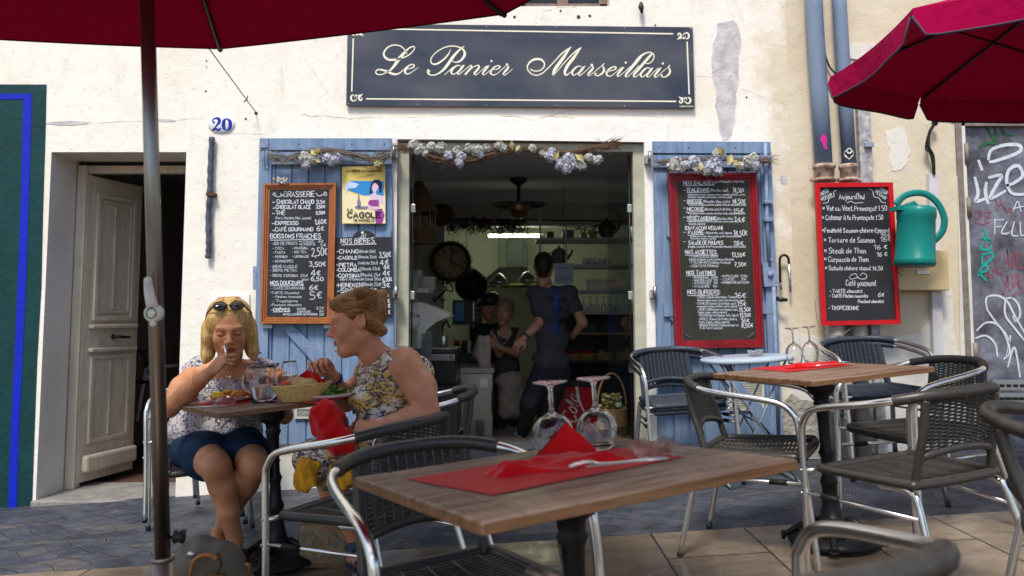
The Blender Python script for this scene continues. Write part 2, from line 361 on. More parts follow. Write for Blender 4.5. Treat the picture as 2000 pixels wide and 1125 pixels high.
def glyph(ch):
    extra = ''
    if ch in ACC: ch, extra = ACC[ch]
    s = GL.get(ch)
    if s is None: return [], 2.2
    st = []
    for part in s.split(';') + ([q for q in extra.split(';')] if extra else []):
        n = [float(q) for q in part.split()]
        st.append([(n[i], n[i + 1]) for i in range(0, len(n), 2)])
    wd = max(p[0] for q in st for p in q)
    return st, wd + 1.25
def chaikin(p):
    if len(p) < 4: return p
    o = [p[0]]
    for a, b in zip(p[:-1], p[1:]):
        o += [(a[0]*.75 + b[0]*.25, a[1]*.75 + b[1]*.25), (a[0]*.25 + b[0]*.75, a[1]*.25 + b[1]*.75)]
    return o + [p[-1]]
def stroke2d(pts, wid):
    """variable-width flat ribbon -> (verts2d, faces)"""
    n = len(pts); vs = []; fs = []
    for i in range(n):
        a = pts[max(i-1, 0)]; b = pts[min(i+1, n-1)]
        dx, dy = b[0]-a[0], b[1]-a[1]; l = math.hypot(dx, dy) or 1
        w_ = (wid[i] if isinstance(wid, list) else wid) / 2
        nx, ny = -dy / l * w_, dx / l * w_
        x, y = pts[i][0], pts[i][1]
        if i == 0: x -= dx / l * w_ * .6; y -= dy / l * w_ * .6
        if i == n - 1: x += dx / l * w_ * .6; y += dy / l * w_ * .6
        vs += [(x + nx, y + ny), (x - nx, y - ny)]
    for i in range(n - 1): fs.append((2*i, 2*i+1, 2*i+3, 2*i+2))
    return vs, fs
def put_stroke(mb, pts, wid, f, th=.0012):
    """f maps photo-plane (x,y) -> 3D on the surface; the stroke stands th proud of it"""
    vs, fs = stroke2d(pts, wid)
    a = [f(x, y) for x, y in vs]
    mb.add(a, fs + [tuple(reversed(q)) for q in ()])
LR = random.Random(3)
def text(mb, s, x, y, h, f, w=None, wid=None, rot=0., wob=.10, slant=.0, up=False):
    """lay s with its baseline starting at (x,y) (y grows downwards), capital height h"""
    tot = max(1.2, sum(glyph(c)[1] for c in s) - 1.25)
    k = h / 6.; kx = (w / tot) if w else k * .9
    wid = wid or max(h * .17, .9); cx = 0.; c_, s_ = math.cos(rot), math.sin(rot)
    for ch in s:
        st, adv = glyph(ch)
        dy = LR.uniform(-wob, wob) * 3 * k; sk = 1 + LR.uniform(-wob, wob) * .9; tl = LR.uniform(-wob, wob) * .6 + slant
        for pl in st:
            pl = chaikin(pl)
            q = []
            for (gx, gy) in pl:
                ux = (cx + gx * sk + gy * tl * .5) * kx; uy = -(gy * k * sk) + dy
                q.append((x + ux * c_ - uy * s_, y + ux * s_ + uy * c_))
            if len(q) == 1: q.append((q[0][0] + .3, q[0][1]))
            put_stroke(mb, q, wid, f)
        cx += adv
def WF(off): return lambda x, y: W(x, y, off)
# ================================================================ GROUND
def tile_material():
    m = mat('stone_tiles', (.25, .19, .13), .35); t, b = nodes_of(m); v = ocoord(t)
    br = N(t, 'ShaderNodeTexBrick', offset=.5); t.links.new(v, br.inputs['Vector'])
    mp = N(t, 'ShaderNodeMapping'); t.links.new(v, mp.inputs[0]); mp.inputs['Rotation'].default_value = (0, 0, PI / 2); mp.inputs['Location'].default_value = (-.17, -.655, 0)
    t.links.new(mp.outputs[0], br.inputs['Vector'])
    br.inputs['Scale'].default_value = 1; br.inputs['Mortar Size'].default_value = .006; br.inputs['Mortar Smooth'].default_value = .3
    br.inputs['Brick Width'].default_value = .78; br.inputs['Row Height'].default_value = .44
    br.inputs['Color1'].default_value = (.265, .215, .165, 1); br.inputs['Color2'].default_value = (.20, .162, .125, 1); br.inputs['Mortar'].default_value = (.03, .026, .022, 1)
    n1 = ramp(t, nz(t, ocoord(t, (1, 2.2, 1)), 3.2, 8, .68, .8), [(.35, (.62, .58, .54)), (.66, (1.15, 1.1, 1.0))])
    a = mixc(t, 1., br.outputs[0], n1, 'MULTIPLY')
    vein = ramp(t, nz(t, ocoord(t, (1, 1.6, 1)), 9, 7, .7, 2.2), [(.47, 0), (.5, .55), (.53, 0)])
    a = mixc(t, vein, a, (.12, .09, .07)); t.links.new(a, b.inputs['Base Color'])
    t.links.new(ramp(t, nz(t, v, 5, 6), [(.35, .16), (.68, .42)]), b.inputs['Roughness'])
    h = N(t, 'ShaderNodeMath', operation='ADD'); t.links.new(br.outputs['Fac'], h.inputs[0]); h2 = N(t, 'ShaderNodeMath', operation='MULTIPLY'); h2.inputs[1].default_value = -.25
    h.inputs[0].default_value = 0; t.links.new(nz(t, v, 16, 6), h2.inputs[0]); t.links.new(h2.outputs[0], h.inputs[1])
    bp = N(t, 'ShaderNodeBump', invert=True); bp.inputs['Strength'].default_value = .5; bp.inputs['Distance'].default_value = .006
    t.links.new(h.outputs[0], bp.inputs['Height']); t.links.new(bp.outputs[0], b.inputs['Normal']); return m
def slate_material():
    m = mat('slate_setts', (.1, .11, .13), .5); t, b = nodes_of(m)
    tc = ocoord(t, None, (0, 0, R(38)))
    nn = N(t, 'ShaderNodeTexNoise'); nn.inputs['Scale'].default_value = 3.5; nn.inputs['Detail'].default_value = 3; t.links.new(tc, nn.inputs['Vector'])
    sb = N(t, 'ShaderNodeVectorMath', operation='SUBTRACT'); sb.inputs[1].default_value = (.5, .5, .5); t.links.new(nn.outputs['Color'], sb.inputs[0])
    sc_ = N(t, 'ShaderNodeVectorMath', operation='SCALE'); sc_.inputs['Scale'].default_value = .13; t.links.new(sb.outputs[0], sc_.inputs[0])
    ad = N(t, 'ShaderNodeVectorMath', operation='ADD'); t.links.new(tc, ad.inputs[0]); t.links.new(sc_.outputs[0], ad.inputs[1])
    br = N(t, 'ShaderNodeTexBrick', offset=.42); t.links.new(ad.outputs[0], br.inputs['Vector'])
    br.inputs['Scale'].default_value = 1; br.inputs['Mortar Size'].default_value = .008; br.inputs['Mortar Smooth'].default_value = .6
    br.inputs['Brick Width'].default_value = .23; br.inputs['Row Height'].default_value = .125
    br.inputs['Color1'].default_value = (.044, .052, .072, 1); br.inputs['Color2'].default_value = (.070, .078, .100, 1); br.inputs['Mortar'].default_value = (.075, .078, .088, 1)
    n1 = ramp(t, nz(t, ocoord(t), 7, 8, .7, .5), [(.32, (.55, .56, .6)), (.68, (1.45, 1.4, 1.35))])
    a = mixc(t, 1., br.outputs[0], n1, 'MULTIPLY')
    n2 = ramp(t, nz(t, ocoord(t, (1, 3, 1)), 2.1, 6, .65), [(.56, 0), (.7, .55)])
    a = mixc(t, n2, a, (.20, .17, .13)); t.links.new(a, b.inputs['Base Color'])
    t.links.new(ramp(t, nz(t, ocoord(t), 9, 5), [(.3, .38), (.7, .75)]), b.inputs['Roughness'])
    hm = N(t, 'ShaderNodeMath', operation='MULTIPLY'); hm.inputs[1].default_value = -.6; t.links.new(nz(t, ocoord(t), 14, 7, .7), hm.inputs[0])
    h = N(t, 'ShaderNodeMath', operation='ADD'); t.links.new(br.outputs['Fac'], h.inputs[0]); t.links.new(hm.outputs[0], h.inputs[1])
    bp = N(t, 'ShaderNodeBump', invert=True); bp.inputs['Strength'].default_value = .9; bp.inputs['Distance'].default_value = .02
    t.links.new(h.outputs[0], bp.inputs['Height']); t.links.new(bp.outputs[0], b.inputs['Normal']); return m
M_TILE, M_SLATE = tile_material(), slate_material()
CURB = 3.71
def sheet(name, x0, x1, y0, y1, m, dz=0, flatz=None):
    b = MB(); q = [(x0, y0), (x1, y0), (x1, y1), (x0, y1)]
    b.add([Vector((x, y, (flatz if flatz is not None else GS * x) + dz)) for x, y in q], [(0, 1, 2, 3)])
    return tag(b.build(name, m), kind='structure')
sheet('street', -30, 30, CURB, WALL + .03, M_SLATE)
sheet('terrace_paving', -30, 30, -3.2, CURB, M_TILE, .004)
sheet('ground', -60, 60, -60, 60, mat('far_ground', (.12, .11, .10), .8, var=.2), -.35)

# ================================================================ BUILDING
bld = empty('cafe_building', (0, WALL, 0), label='white plastered house with blue shutters and an open café front under a long dark sign', cat='building')
bld.location = (0, 0, 0)
def wrect(px0, py0, px1, py1):
    a = W(px0, (py0 + py1) / 2); c = W(px1, (py0 + py1) / 2); tt = W((px0 + px1) / 2, py0); bb = W((px0 + px1) / 2, py1)
    return a.x, c.x, bb.z, tt.z
DOOR = wrect(85, 297, 353, 985); SHOP = wrect(771, 273, 1262, 905); WIN = wrect(1012, -90, 1190, 12)
ZB = {'d': -.16, 's': .185}
DOOR = (DOOR[0], DOOR[1], ZB['d'], DOOR[3]); SHOP = (SHOP[0], SHOP[1], ZB['s'], SHOP[3])
def wall_sheet(name, x0, x1, z0, z1, y, holes, m, parent, off=0, step=.22):
    xs = sorted(set([x0, x1] + [h[0] for h in holes] + [h[1] for h in holes])); zs = sorted(set([z0, z1] + [h[2] for h in holes] + [h[3] for h in holes]))
    b = MB()
    idx = {}
    def v(x, z):
        k = (round(x, 5), round(z, 5))
        if k not in idx: idx[k] = len(b.v); b.v.append((x, y - off, z))
        return idx[k]
    for i in range(len(xs) - 1):
        for j in range(len(zs) - 1):
            cx, cz = (xs[i] + xs[i+1]) / 2, (zs[j] + zs[j+1]) / 2
            if any(h[0] < cx < h[1] and h[2] < cz < h[3] for h in holes): continue
            b.f.append((v(xs[i], zs[j]), v(xs[i+1], zs[j]), v(xs[i+1], zs[j+1]), v(xs[i], zs[j+1]))); b.sm.append(False)
    return b.build(name, m, parent)
XR = W(1548, 500).x                     # where the neighbour's beige plaster starts
wall_sheet('plaster_wall', -14, XR, -1.2, 7.5, WALL, [DOOR, SHOP, WIN], M_WHITE, bld)
def reveal(name, h, depth, m, sides='ltrb'):
    x0, x1, z0, z1 = h; b = MB(); y = WALL; Y = WALL + depth
    if 'l' in sides: b.add([(x0, y, z0), (x0, y, z1), (x0, Y, z1), (x0, Y, z0)], [(0, 1, 2, 3)])
    if 'r' in sides: b.add([(x1, y, z0), (x1, y, z1), (x1, Y, z1), (x1, Y, z0)], [(3, 2, 1, 0)])
    if 't' in sides: b.add([(x0, y, z1), (x1, y, z1), (x1, Y, z1), (x0, Y, z1)], [(0, 1, 2, 3)])
    if 'b' in sides: b.add([(x0, y, z0), (x1, y, z0), (x1, Y, z0), (x0, Y, z0)], [(3, 2, 1, 0)])
    return b.build(name, m, bld)
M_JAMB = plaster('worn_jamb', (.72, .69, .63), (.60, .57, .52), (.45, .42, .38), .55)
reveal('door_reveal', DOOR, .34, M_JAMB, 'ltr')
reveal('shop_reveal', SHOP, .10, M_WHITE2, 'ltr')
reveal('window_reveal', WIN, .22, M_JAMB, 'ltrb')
# slab laid on the facade: polygon in photo pixels, between two distances off the wall
def slab(mb, pts, o0, o1):
    q = [W(x, y, o1) for x, y in pts]; mb.prism(q, (0, o1 - o0, 0)); return mb
def slabr(mb, x0, y0, x1, y1, o0, o1): return slab(mb, [(x0, y0), (x1, y0), (x1, y1), (x0, y1)], o0, o1)
# painted teal wall at the left with a blue line
b = MB(); edge = [(90, 165), (88, 260), (83, 420), (80, 560), (72, 700), (66, 860), (60, 1040)]
slab(b, [(-900, 163)] + edge + [(-900, 1150)], -.001, .006); b.build('teal_panel', M_TEAL, bld)
b = MB(); slab(b, [(45, 195), (62, 183), (58, 340), (52, 520), (44, 700), (36, 860), (31, 1040), (14, 1040), (20, 860), (28, 700), (36, 520), (42, 340)], -.001, .0085)
slab(b, [(-600, 183), (62, 183), (45, 194), (-600, 194)], -.001, .009); b.build('blue_line', M_BLUE, bld)
# smoother white surround of the shop opening
b = MB(); o = .012
slab(b, [(731, 231), (1000, 232), (1304, 235), (1304, 278), (1000, 274), (731, 271)], 0, o)
slab(b, [(766, 271), (776, 271), (771, 880), (762, 880)], 0, o); slab(b, [(1258, 277), (1275, 278), (1284, 880), (1266, 880)], 0, o)
b.build('shop_surround', M_WHITE2, bld)
# cement patches and cracks
def blob_poly(pts, amp=2.2, n=5):
    q = catmull([p for p in pts] + [pts[0]], n)[:-1]
    return [(x + rng.uniform(-amp, amp), y + rng.uniform(-amp, amp)) for x, y in q]
for pp, aa, kk in (
  ([(1402, 48), (1440, 45), (1445, 110), (1438, 200), (1428, 262), (1408, 268), (1398, 190), (1392, 110)], 3, 6),
  ([(88, 240), (130, 236), (175, 238), (150, 244), (110, 245)], 1.2, 4), ([(306, 232), (340, 234), (338, 238), (308, 236)], .8, 3), ([(1524, 345), (1535, 343), (1536, 357), (1526, 358)], .8, 3)):
    b = MB(); slab(b, blob_poly(pp, aa, kk), -.001, .0025); b.build('cement_patch', M_CEMENT, bld)
M_CRACK = mat('crack_line', (.46, .41, .33), .9)
def crack(p0, p1, amp, wd, n=22):
    b = MB(); q = []; oy = 0
    for i in range(n + 1):
        t = i / n; oy += rng.uniform(-amp, amp) * .5; oy *= .93
        q.append((p0[0] + (p1[0] - p0[0]) * t, p0[1] + (p1[1] - p0[1]) * t + oy))
    ws = [wd * rng.uniform(.2, 1) for _ in q]; put_stroke(b, q, ws, WF(.0015)); b.build('crack', M_CRACK, bld)
crack((590, 222), (690, 229), 3, 1.1); crack((690, 229), (745, 230), 2, .9); crack((980, 226), (1120, 228), 4, 1.5, 30); crack((1060, 230), (1130, 212), 4, 1.2)
crack((740, 229), (900, 226), 2, .9); crack((1360, 150), (1540, 200), 5, .6, 30); crack((1540, 100), (1580, 60), 8, .7); crack((170, 243), (400, 232), 2, .7, 30); crack((1150, 8), (1060, 24), 3, .8)
for x0, y0, x1, y1 in ((700, 232, 706, 262), (440, 260, 520, 262), (1010, 20, 1014, 46), (600, 120, 640, 180), (1210, 225, 1300, 229)): crack((x0, y0), (x1, y1), 2, .7)
b = MB()
for x, y, r in ((403, 119, 1.8), (403, 130, 1.3), (402, 178, 2), (500, 221, 3.5), (480, 232, 2.4), (1005, 33, 3), (1095, 21, 2.4), (1130, 33, 4), (1152, 31, 3), (885, 36, 2), (1280, 49, 2), (1458, 190, 2)):
    c = W(x, y, .002); b.lathe([(0, 0), (r * .0035, 0)], 8, Matrix.Translation(c) @ Matrix.Rotation(PI/2, 4, 'X'))
b.build('drill_hole', mat('hole_dark', (.06, .045, .035), .9), bld)
# left doorway: threshold, open door leaf
b = MB(); x0, x1 = DOOR[0], DOOR[1]
b.bbox((x0 - .10, WALL - .16, -.42), (x1 + .02, WALL + .34, ZB['d'] - .085), .012); 
b.build('door_step', mat('worn_limestone', (.42, .37, .29), .8, var=.3, vscale=9, bump=.6, bscale=25, dist=.02), bld)
b = MB(); b.bbox((x0 - .02, WALL - .03, ZB['d'] - .084), (x1 + .02, WALL + .55, ZB['d']), .01)
b.build('door_sill', mat('grey_stone', (.24, .23, .22), .75, var=.3, vscale=7, bump=.5, bscale=25, dist=.02), bld)
HX, HY = DOOR[0] + .02, WALL + .33
fx, fy = P(262, 600, 6.13).x, 6.13
ddir = Vector((fx - HX, fy - HY, 0)); DL = ddir.length; ddir.normalize(); dn = Vector((ddir.y, -ddir.x, 0))
DM = Matrix((( ddir.x, dn.x, 0, HX + .06), (ddir.y, dn.y, 0, HY), (0, 0, 1, 0), (0, 0, 0, 1)))   # local: x along the leaf, y = room-side normal facing the street
DL -= .04
Z0, Z1 = ZB['d'] + .035, DOOR[3] - .1
leaf = MB(); leaf.box((0, -.045, Z0), (DL, 0, Z1)); dl = leaf.build('open_door', M_DOORW, bld, DM)
b = MB()
def mould(b, x0, x1, z0, z1, w_=.022, t=.012):
    for a, c in (((x0, 0, z0), (x1, t, z0 + w_)), ((x0, 0, z1 - w_), (x1, t, z1)), ((x0, 0, z0 + w_), (x0 + w_, t, z1 - w_)), ((x1 - w_, 0, z0 + w_), (x1, t, z1 - w_))): b.bbox(a, c, .003)
H = Z1 - Z0
s_ = DL
mould(b, .08, s_ - .07, Z0 + H * .52, Z0 + H * .945, .03, .022); mould(b, .115, s_ - .105, Z0 + H * .545, Z0 + H * .925, .018, .012)
b.bbox((s_ * .5 - .012, 0, Z0 + H * .56), (s_ * .5 + .012, .014, Z0 + H * .91), .004)
mould(b, .08, s_ - .07, Z0 + H * .12, Z0 + H * .405, .03, .018)
b.bbox((s_ * .5 - .012, 0, Z0 + H * .14), (s_ * .5 + .012, .014, Z0 + H * .385), .004)
for z in (.425, .502): b.bbox((.05, 0, Z0 + H * z - .018), (s_ - .04, .045, Z0 + H * z + .012), .008)
b.bbox((.03, 0, Z0 + H * .03), (s_ - .01, .055, Z0 + H * .085), .02)
b.build('moulding', M_DOORW, dl)
b = MB(); b.tube([(s_ * .52, .012, Z0 + H * .465), (s_ * .52, .04, Z0 + H * .465), (s_ * .56, .045, Z0 + H * .465), (s_ * .78, .042, Z0 + H * .462)], [.010, .009, .012, .008], 8)
b.ball((s_ * .52, .012, Z0 + H * .465), .02, 8, sq=(1, .4, 1)); b.build('handle', M_DARKMETAL, dl)
b = MB(); b.bbox((HX - .012, HY - .02, ZB['d']), (HX + .055, HY + .06, DOOR[3] - .03), .006); b.bbox((HX + .055, HY, DOOR[3] - .085), (DOOR[1], HY + .06, DOOR[3] - .03), .004)
b.build('door_frame', M_DOORW, bld)
# dim hall behind the door
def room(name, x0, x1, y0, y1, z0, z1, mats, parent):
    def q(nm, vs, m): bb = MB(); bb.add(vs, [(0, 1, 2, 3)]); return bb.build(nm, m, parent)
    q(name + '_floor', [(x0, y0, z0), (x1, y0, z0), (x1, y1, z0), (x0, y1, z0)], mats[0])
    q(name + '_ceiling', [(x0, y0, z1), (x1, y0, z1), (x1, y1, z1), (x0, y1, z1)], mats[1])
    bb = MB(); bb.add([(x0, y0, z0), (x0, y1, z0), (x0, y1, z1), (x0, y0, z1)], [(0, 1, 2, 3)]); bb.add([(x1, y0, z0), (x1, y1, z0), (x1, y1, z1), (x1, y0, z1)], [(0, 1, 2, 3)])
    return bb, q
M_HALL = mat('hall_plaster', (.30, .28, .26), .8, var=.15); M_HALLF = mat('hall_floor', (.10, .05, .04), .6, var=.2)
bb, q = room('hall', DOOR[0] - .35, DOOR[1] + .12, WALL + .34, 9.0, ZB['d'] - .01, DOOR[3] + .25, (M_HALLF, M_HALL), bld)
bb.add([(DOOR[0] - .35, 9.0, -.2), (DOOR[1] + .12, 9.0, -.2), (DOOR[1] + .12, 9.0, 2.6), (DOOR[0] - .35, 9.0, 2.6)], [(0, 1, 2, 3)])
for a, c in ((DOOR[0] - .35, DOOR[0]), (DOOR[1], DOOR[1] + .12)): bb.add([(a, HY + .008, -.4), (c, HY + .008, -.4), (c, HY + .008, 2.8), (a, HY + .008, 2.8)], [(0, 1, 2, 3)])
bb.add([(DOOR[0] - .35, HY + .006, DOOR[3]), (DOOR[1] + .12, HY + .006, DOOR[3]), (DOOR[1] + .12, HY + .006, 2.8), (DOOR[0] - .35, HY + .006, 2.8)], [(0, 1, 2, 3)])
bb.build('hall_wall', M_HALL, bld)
b = MB(); c = P(238, 330, 6.6); b.lathe([(0, -.02), (.04, -.02), (.045, 0), (.07, 0), (.07, .012), (0, .012)], 16, Matrix.Translation((c.x, 6.6, DOOR[3] + .235))); b.build('smoke_detector', M_WHITEP, bld)
# shop frame
M_FRAMEP = mat('grey_green_paint', (.44, .44, .34), .55, var=.2, vscale=8, bump=.2, bscale=60)
b = MB(); fo = -.03
def fr(x0, y0, x1, y1, o0=-.10, o1=-.03): slabr(b, x0, y0, x1, y1, o0, o1)
slab(b, [(777, 279), (799, 279), (797, 900), (771, 900)], -.10, -.035); slab(b, [(1236, 281), (1260, 281), (1267, 900), (1243, 900)], -.10, -.035)
slab(b, [(799, 279), (1236, 281), (1236, 296), (799, 295)], -.10, -.037); b.build('shop_frame', M_FRAMEP, bld)
b = MB(); b.bbox((SHOP[0] + .02, WALL - .02, -.2), (SHOP[1] - .02, WALL + .22, ZB['s']), .006); b.build('shop_threshold', mat('dark_threshold', (.03, .035, .05), .4, var=.2), bld)
b = MB(); b.box((SHOP[0], WALL + .10, SHOP[3] - .04), (SHOP[1], WALL + .16, 3.2)); b.box((SHOP[0] - .3, WALL + .10, 0), (SHOP[0] + .01, WALL + .16, 3.2)); b.box((SHOP[1] - .01, WALL + .10, 0), (SHOP[1] + .3, WALL + .16, 3.2)); b.build('lintel_back', M_WHITE2, bld)
# frameless glass doors folded to both sides (slightly oblique)
def glass_leaf(px, d0, d1, nm_side):
    xa = (px - 1000) / FPX * (WALL + .05)
    x1 = xa + nm_side
    z0, z1 = ZB['s'] + .02, SHOP[3] - .085
    b = MB(); b.hexa([(xa, d0, z0), (x1, d1, z0), (x1, d1, z1), (xa, d0, z1)], (.010, 0, 0)); g = b.build('glass_door', M_PANE, bld)
    b = MB()
    for z in (z1 - .38, z0 + .5, z0 + 1.0): b = MB(); b.bbox((xa - .012, d0 - .012, z - .03), (xa + .022, d0 + .03, z + .03), .004); b.build('hinge_clamp', M_STEEL, g)
    b = MB(); b.tube([(xa + .004, d0 - .004, z0), (xa + .004, d0 - .004, z1)], .006, 6); b.build('seal', M_BLACK, g)
    return g
glass_leaf(802, WALL + .10, WALL + .62, -.03); glass_leaf(1232, WALL + .10, WALL + .66, -.085)
# upper window
b = MB(); x0, x1, z0, z1 = WIN
for a, c in (((x0, WALL + .12, z0 + .02), (x1, WALL + .17, z0 + .07)), ((x0, WALL + .12, z0), (x0 + .06, WALL + .17, z1)), ((x1 - .06, WALL + .12, z0), (x1, WALL + .17, z1)), (((x0+x1)/2 - .04, WALL + .11, z0), ((x0+x1)/2 + .04, WALL + .16, z1))): b.bbox(a, c, .006)
wf = b.build('upper_window', M_WINW, bld)
b = MB(); b.box((x0, WALL + .15, z0), (x1, WALL + .154, z1)); b.build('pane', mat('dark_pane', (.03, .035, .04), .08), wf)
b = MB(); b.box((x0 - .4, WALL + .6, z0 - .4), (x1 + .4, WALL + .61, z1 + .4)); b.build('room_dark', M_BLACK, wf)

# ================================================================ SHUTTERS
def shutter(q, label, top=.042, bottom_ext=0, flip=False, vent=None):
    """q: 4 pixel corners tl,tr,br,bl"""
    def f(u, v):
        xt = q[0][0] + (q[1][0] - q[0][0]) * u; yt = q[0][1] + (q[1][1] - q[0][1]) * u
        xb = q[3][0] + (q[2][0] - q[3][0]) * u; yb = q[3][1] + (q[2][1] - q[3][1]) * u
        return (xt + (xb - xt) * v, yt + (yb - yt) * v)
    def sl(b, u0, v0, u1, v1, o0, o1): slab(b, [f(u0, v0), f(u1, v0), f(u1, v1), f(u0, v1)], o0, o1)
    root = MB(); n = 8
    for i in range(n):
        g = .006
        u0 = i / n + (g if i else 0); u1 = (i + 1) / n - (g if i < n - 1 else 0)
        sl(root, u0, .004 + rng.uniform(0, .003), u1, 1, .022, .046 + rng.uniform(-.0015, .0015))
    sl(root, .005, .01, .995, .995, .018, .034)
    so = root.build('shutter', M_SHUT, bld); so['label'] = label
    b = MB(); ew = .062
    for v in ((0, .038), (.535, .575)):
        if v[0] > .5: sl(b, ew, v[0], 1 - ew * .2, v[1], .046, .0685)
        else: sl(b, 0, v[0], 1, v[1], .046, .070)
    sl(b, 0 if not flip else 1 - ew * 1.5, .038, ew * 1.5 if not flip else 1, 1, .046, .066)
    a = [(.99, .24), (.99, .30), (.12, .53), (.12, .47)] if not flip else [(.10, .20), (.10, .25), (.86, .5), (.86, .45)]
    slab(b, [f(u, .30 + (v - .24) * .9) for u, v in a], .046, .063)
    a = [(.10, .575), (.2, .575), (.93, .93), (.93, .99)]
    slab(b, [f(u, v) for u, v in a], .046, .063)
    sl(b, ew * 1.5 if not flip else 0, .045, 1 if not flip else 1 - ew * 1.5, .085, .046, .0645)
    b.build('batten', M_SHUT, so)
    b = MB()
    for u, v in ((.3, .02), (.7, .02), (.95, .02), (.5, .555), (.85, .555), (.04, .3), (.04, .7), (.04, .9)):
        p = f(u if not flip else 1 - u, v); b.ball(W(p[0], p[1], .069), .006, 6, sq=(1, .5, 1))
    b.build('bolt', M_DARKMETAL, so)
    return so, f
shL, fL = shutter([(507, 270), (764, 270), (772, 868), (493, 868)], 'left blue plank shutter folded back against the wall')
shR, fR = shutter([(1275, 276), (1505, 277), (1530, 860), (1287, 872)], 'right blue plank shutter folded back against the wall', flip=True)
for x, y in ((770, 293), (1268, 305), (774, 568), (1278, 568)):
    b = MB(); slabr(b, x - 7, y - 2, x + 5, y + 14, .01, .07); c = W(x, y, .06); b.tube([c + Vector((0, -.02, -.05)), c + Vector((0, -.02, .03))], .012, 8); b.build('hinge', M_STEEL, bld)
b = MB(); slabr(b, 508, 271, 524, 288, .07, .08); b.tube([W(521, 293, .085), W(521, 322, .085), W(514, 322, .085), W(514, 296, .085)], .005, 6)
slabr(b, 494, 520, 505, 566, .046, .06); b.build('shutter_latch', M_SHUTD, shL)
b = MB()
rod = [(1495, 279), (1498, 430), (1503, 520)]; b.tube([W(x, y, .085) for x, y in rod], .013, 8); b.tube([W(x, y, .085) for x, y in ((1511, 560), (1516, 700), (1521, 850))], .013, 8)
slab(b, [(1489, 514), (1517, 512), (1520, 558), (1493, 560)], .046, .09)
for v in (310, 395, 430): c = W(1497 + (v - 300) * .03, v, .09); b.bbox(tuple(c - Vector((.03, .02, .012))), tuple(c + Vector((.03, .02, .012))), .004)
b.ball(W(1505, 536, .10), .02, 8, sq=(1, .7, 1)); b.ball(W(1506, 508, .09), .010, 8)
b.build('espagnolette', M_SHUTD, shR)
b = MB(); b.tube([W(1516, 582, .06), W(1524, 585, .08), W(1538, 586, .085)], [.012, .016, .010], 8); b.build('shutter_stay', M_DARKMETAL, shR)
# umbrella-handle like hook on the right shutter
hk = MB(); pth = catmull([(1524, 552), (1523, 515), (1524, 503), (1531, 498), (1539, 503), (1541, 515)], 5); hk.tube([W(x, y, .05) for x, y in pth], .009, 8)
o = hk.build('hook', M_BLACK); tag(o, 'black curved cane hook with chromed ends on the wall beside the right shutter', 'hook')
b = MB(); b.tube([W(1524, 545, .05), W(1526, 566, .05)], .008, 8); b.tube([W(1541, 512, .05), W(1544, 571, .05)], .008, 8); b.build('metal_tip', M_CHROME, o)
# vents
def vent(x0, y0, x1, y1, n, lab):
    b = MB(); slabr(b, x0, y0, x1, y0 + 4, .046, .062); slabr(b, x0, y1 - 4, x1, y1, .046, .062); slabr(b, x0, y0, x0 + 5, y1, .046, .0625); slabr(b, x1 - 5, y0, x1, y1, .046, .0625)
    o = b.build('vent_grille', mat('cream_enamel', (.55, .54, .47), .5, var=.15)); tag(o, lab, 'vent')
    b = MB(); h = (y1 - y0 - 8) / n
    for i in range(n):
        y = y0 + 4 + i * h; q = [W(x0 + 5, y + h * .7, .060), W(x1 - 5, y + h * .7, .060), W(x1 - 5, y + h * .05, .05), W(x0 + 5, y + h * .05, .05)]; b.hexa(q, (0, .002, 0))
    b.build('louvre', _m['cream_enamel'], o); return o
vent(1425, 738, 1493, 802, 17, 'large cream louvred vent at the foot of the right blue shutter')
vent(575, 795, 610, 818, 6, 'small cream louvred vent low on the left blue shutter')

# ================================================================ NEIGHBOUR (right)
nb = empty('neighbouring_house', label='beige plastered house front on the right with a graffitied metal door', cat='building')
MD = wrect(1884, 238, 2200, 900); MD = (MD[0], MD[1], -.3, MD[3])
wall_sheet('plaster_wall', XR, 9.5, -1.2, 7.5, WALL, [MD], M_BEIGE, nb)
b = MB(); slab(b, [(1868, 232), (1884, 232), (1912, 890), (1880, 890)], -.001, .010); slab(b, [(1855, 225), (2100, 225), (2100, 238), (1858, 238)], -.001, .009)
slab(b, [(1650, 86), (1712, 86), (1714, 110), (1690, 118), (1650, 112)], -.001, .012); slab(b, blob_poly([(1548, 640), (1610, 660), (1790, 650), (1850, 560), (1862, 640), (1880, 880), (1700, 900), (1549, 900)], 3, 5), -.001, .004)
slab(b, blob_poly([(1730, 260), (1760, 250), (1775, 285), (1770, 320), (1745, 335), (1738, 300)], 2.5, 5), -.001, .003)
b.build('whitewash_patch', plaster('whitewash', (.72, .70, .64), (.60, .56, .48), (.5, .45, .38)), nb)
b = MB(); slab(b, blob_poly([(1545, 770), (1600, 790), (1650, 770), (1700, 800), (1700, 900), (1530, 900), (1532, 800)], 4, 5), -.001, .0055); b.build('grey_render', M_CEMENT if False else mat('rough_render', (.40, .37, .33), .9, var=.35, vscale=12, bump=.8, bscale=30, dist=.02), nb)
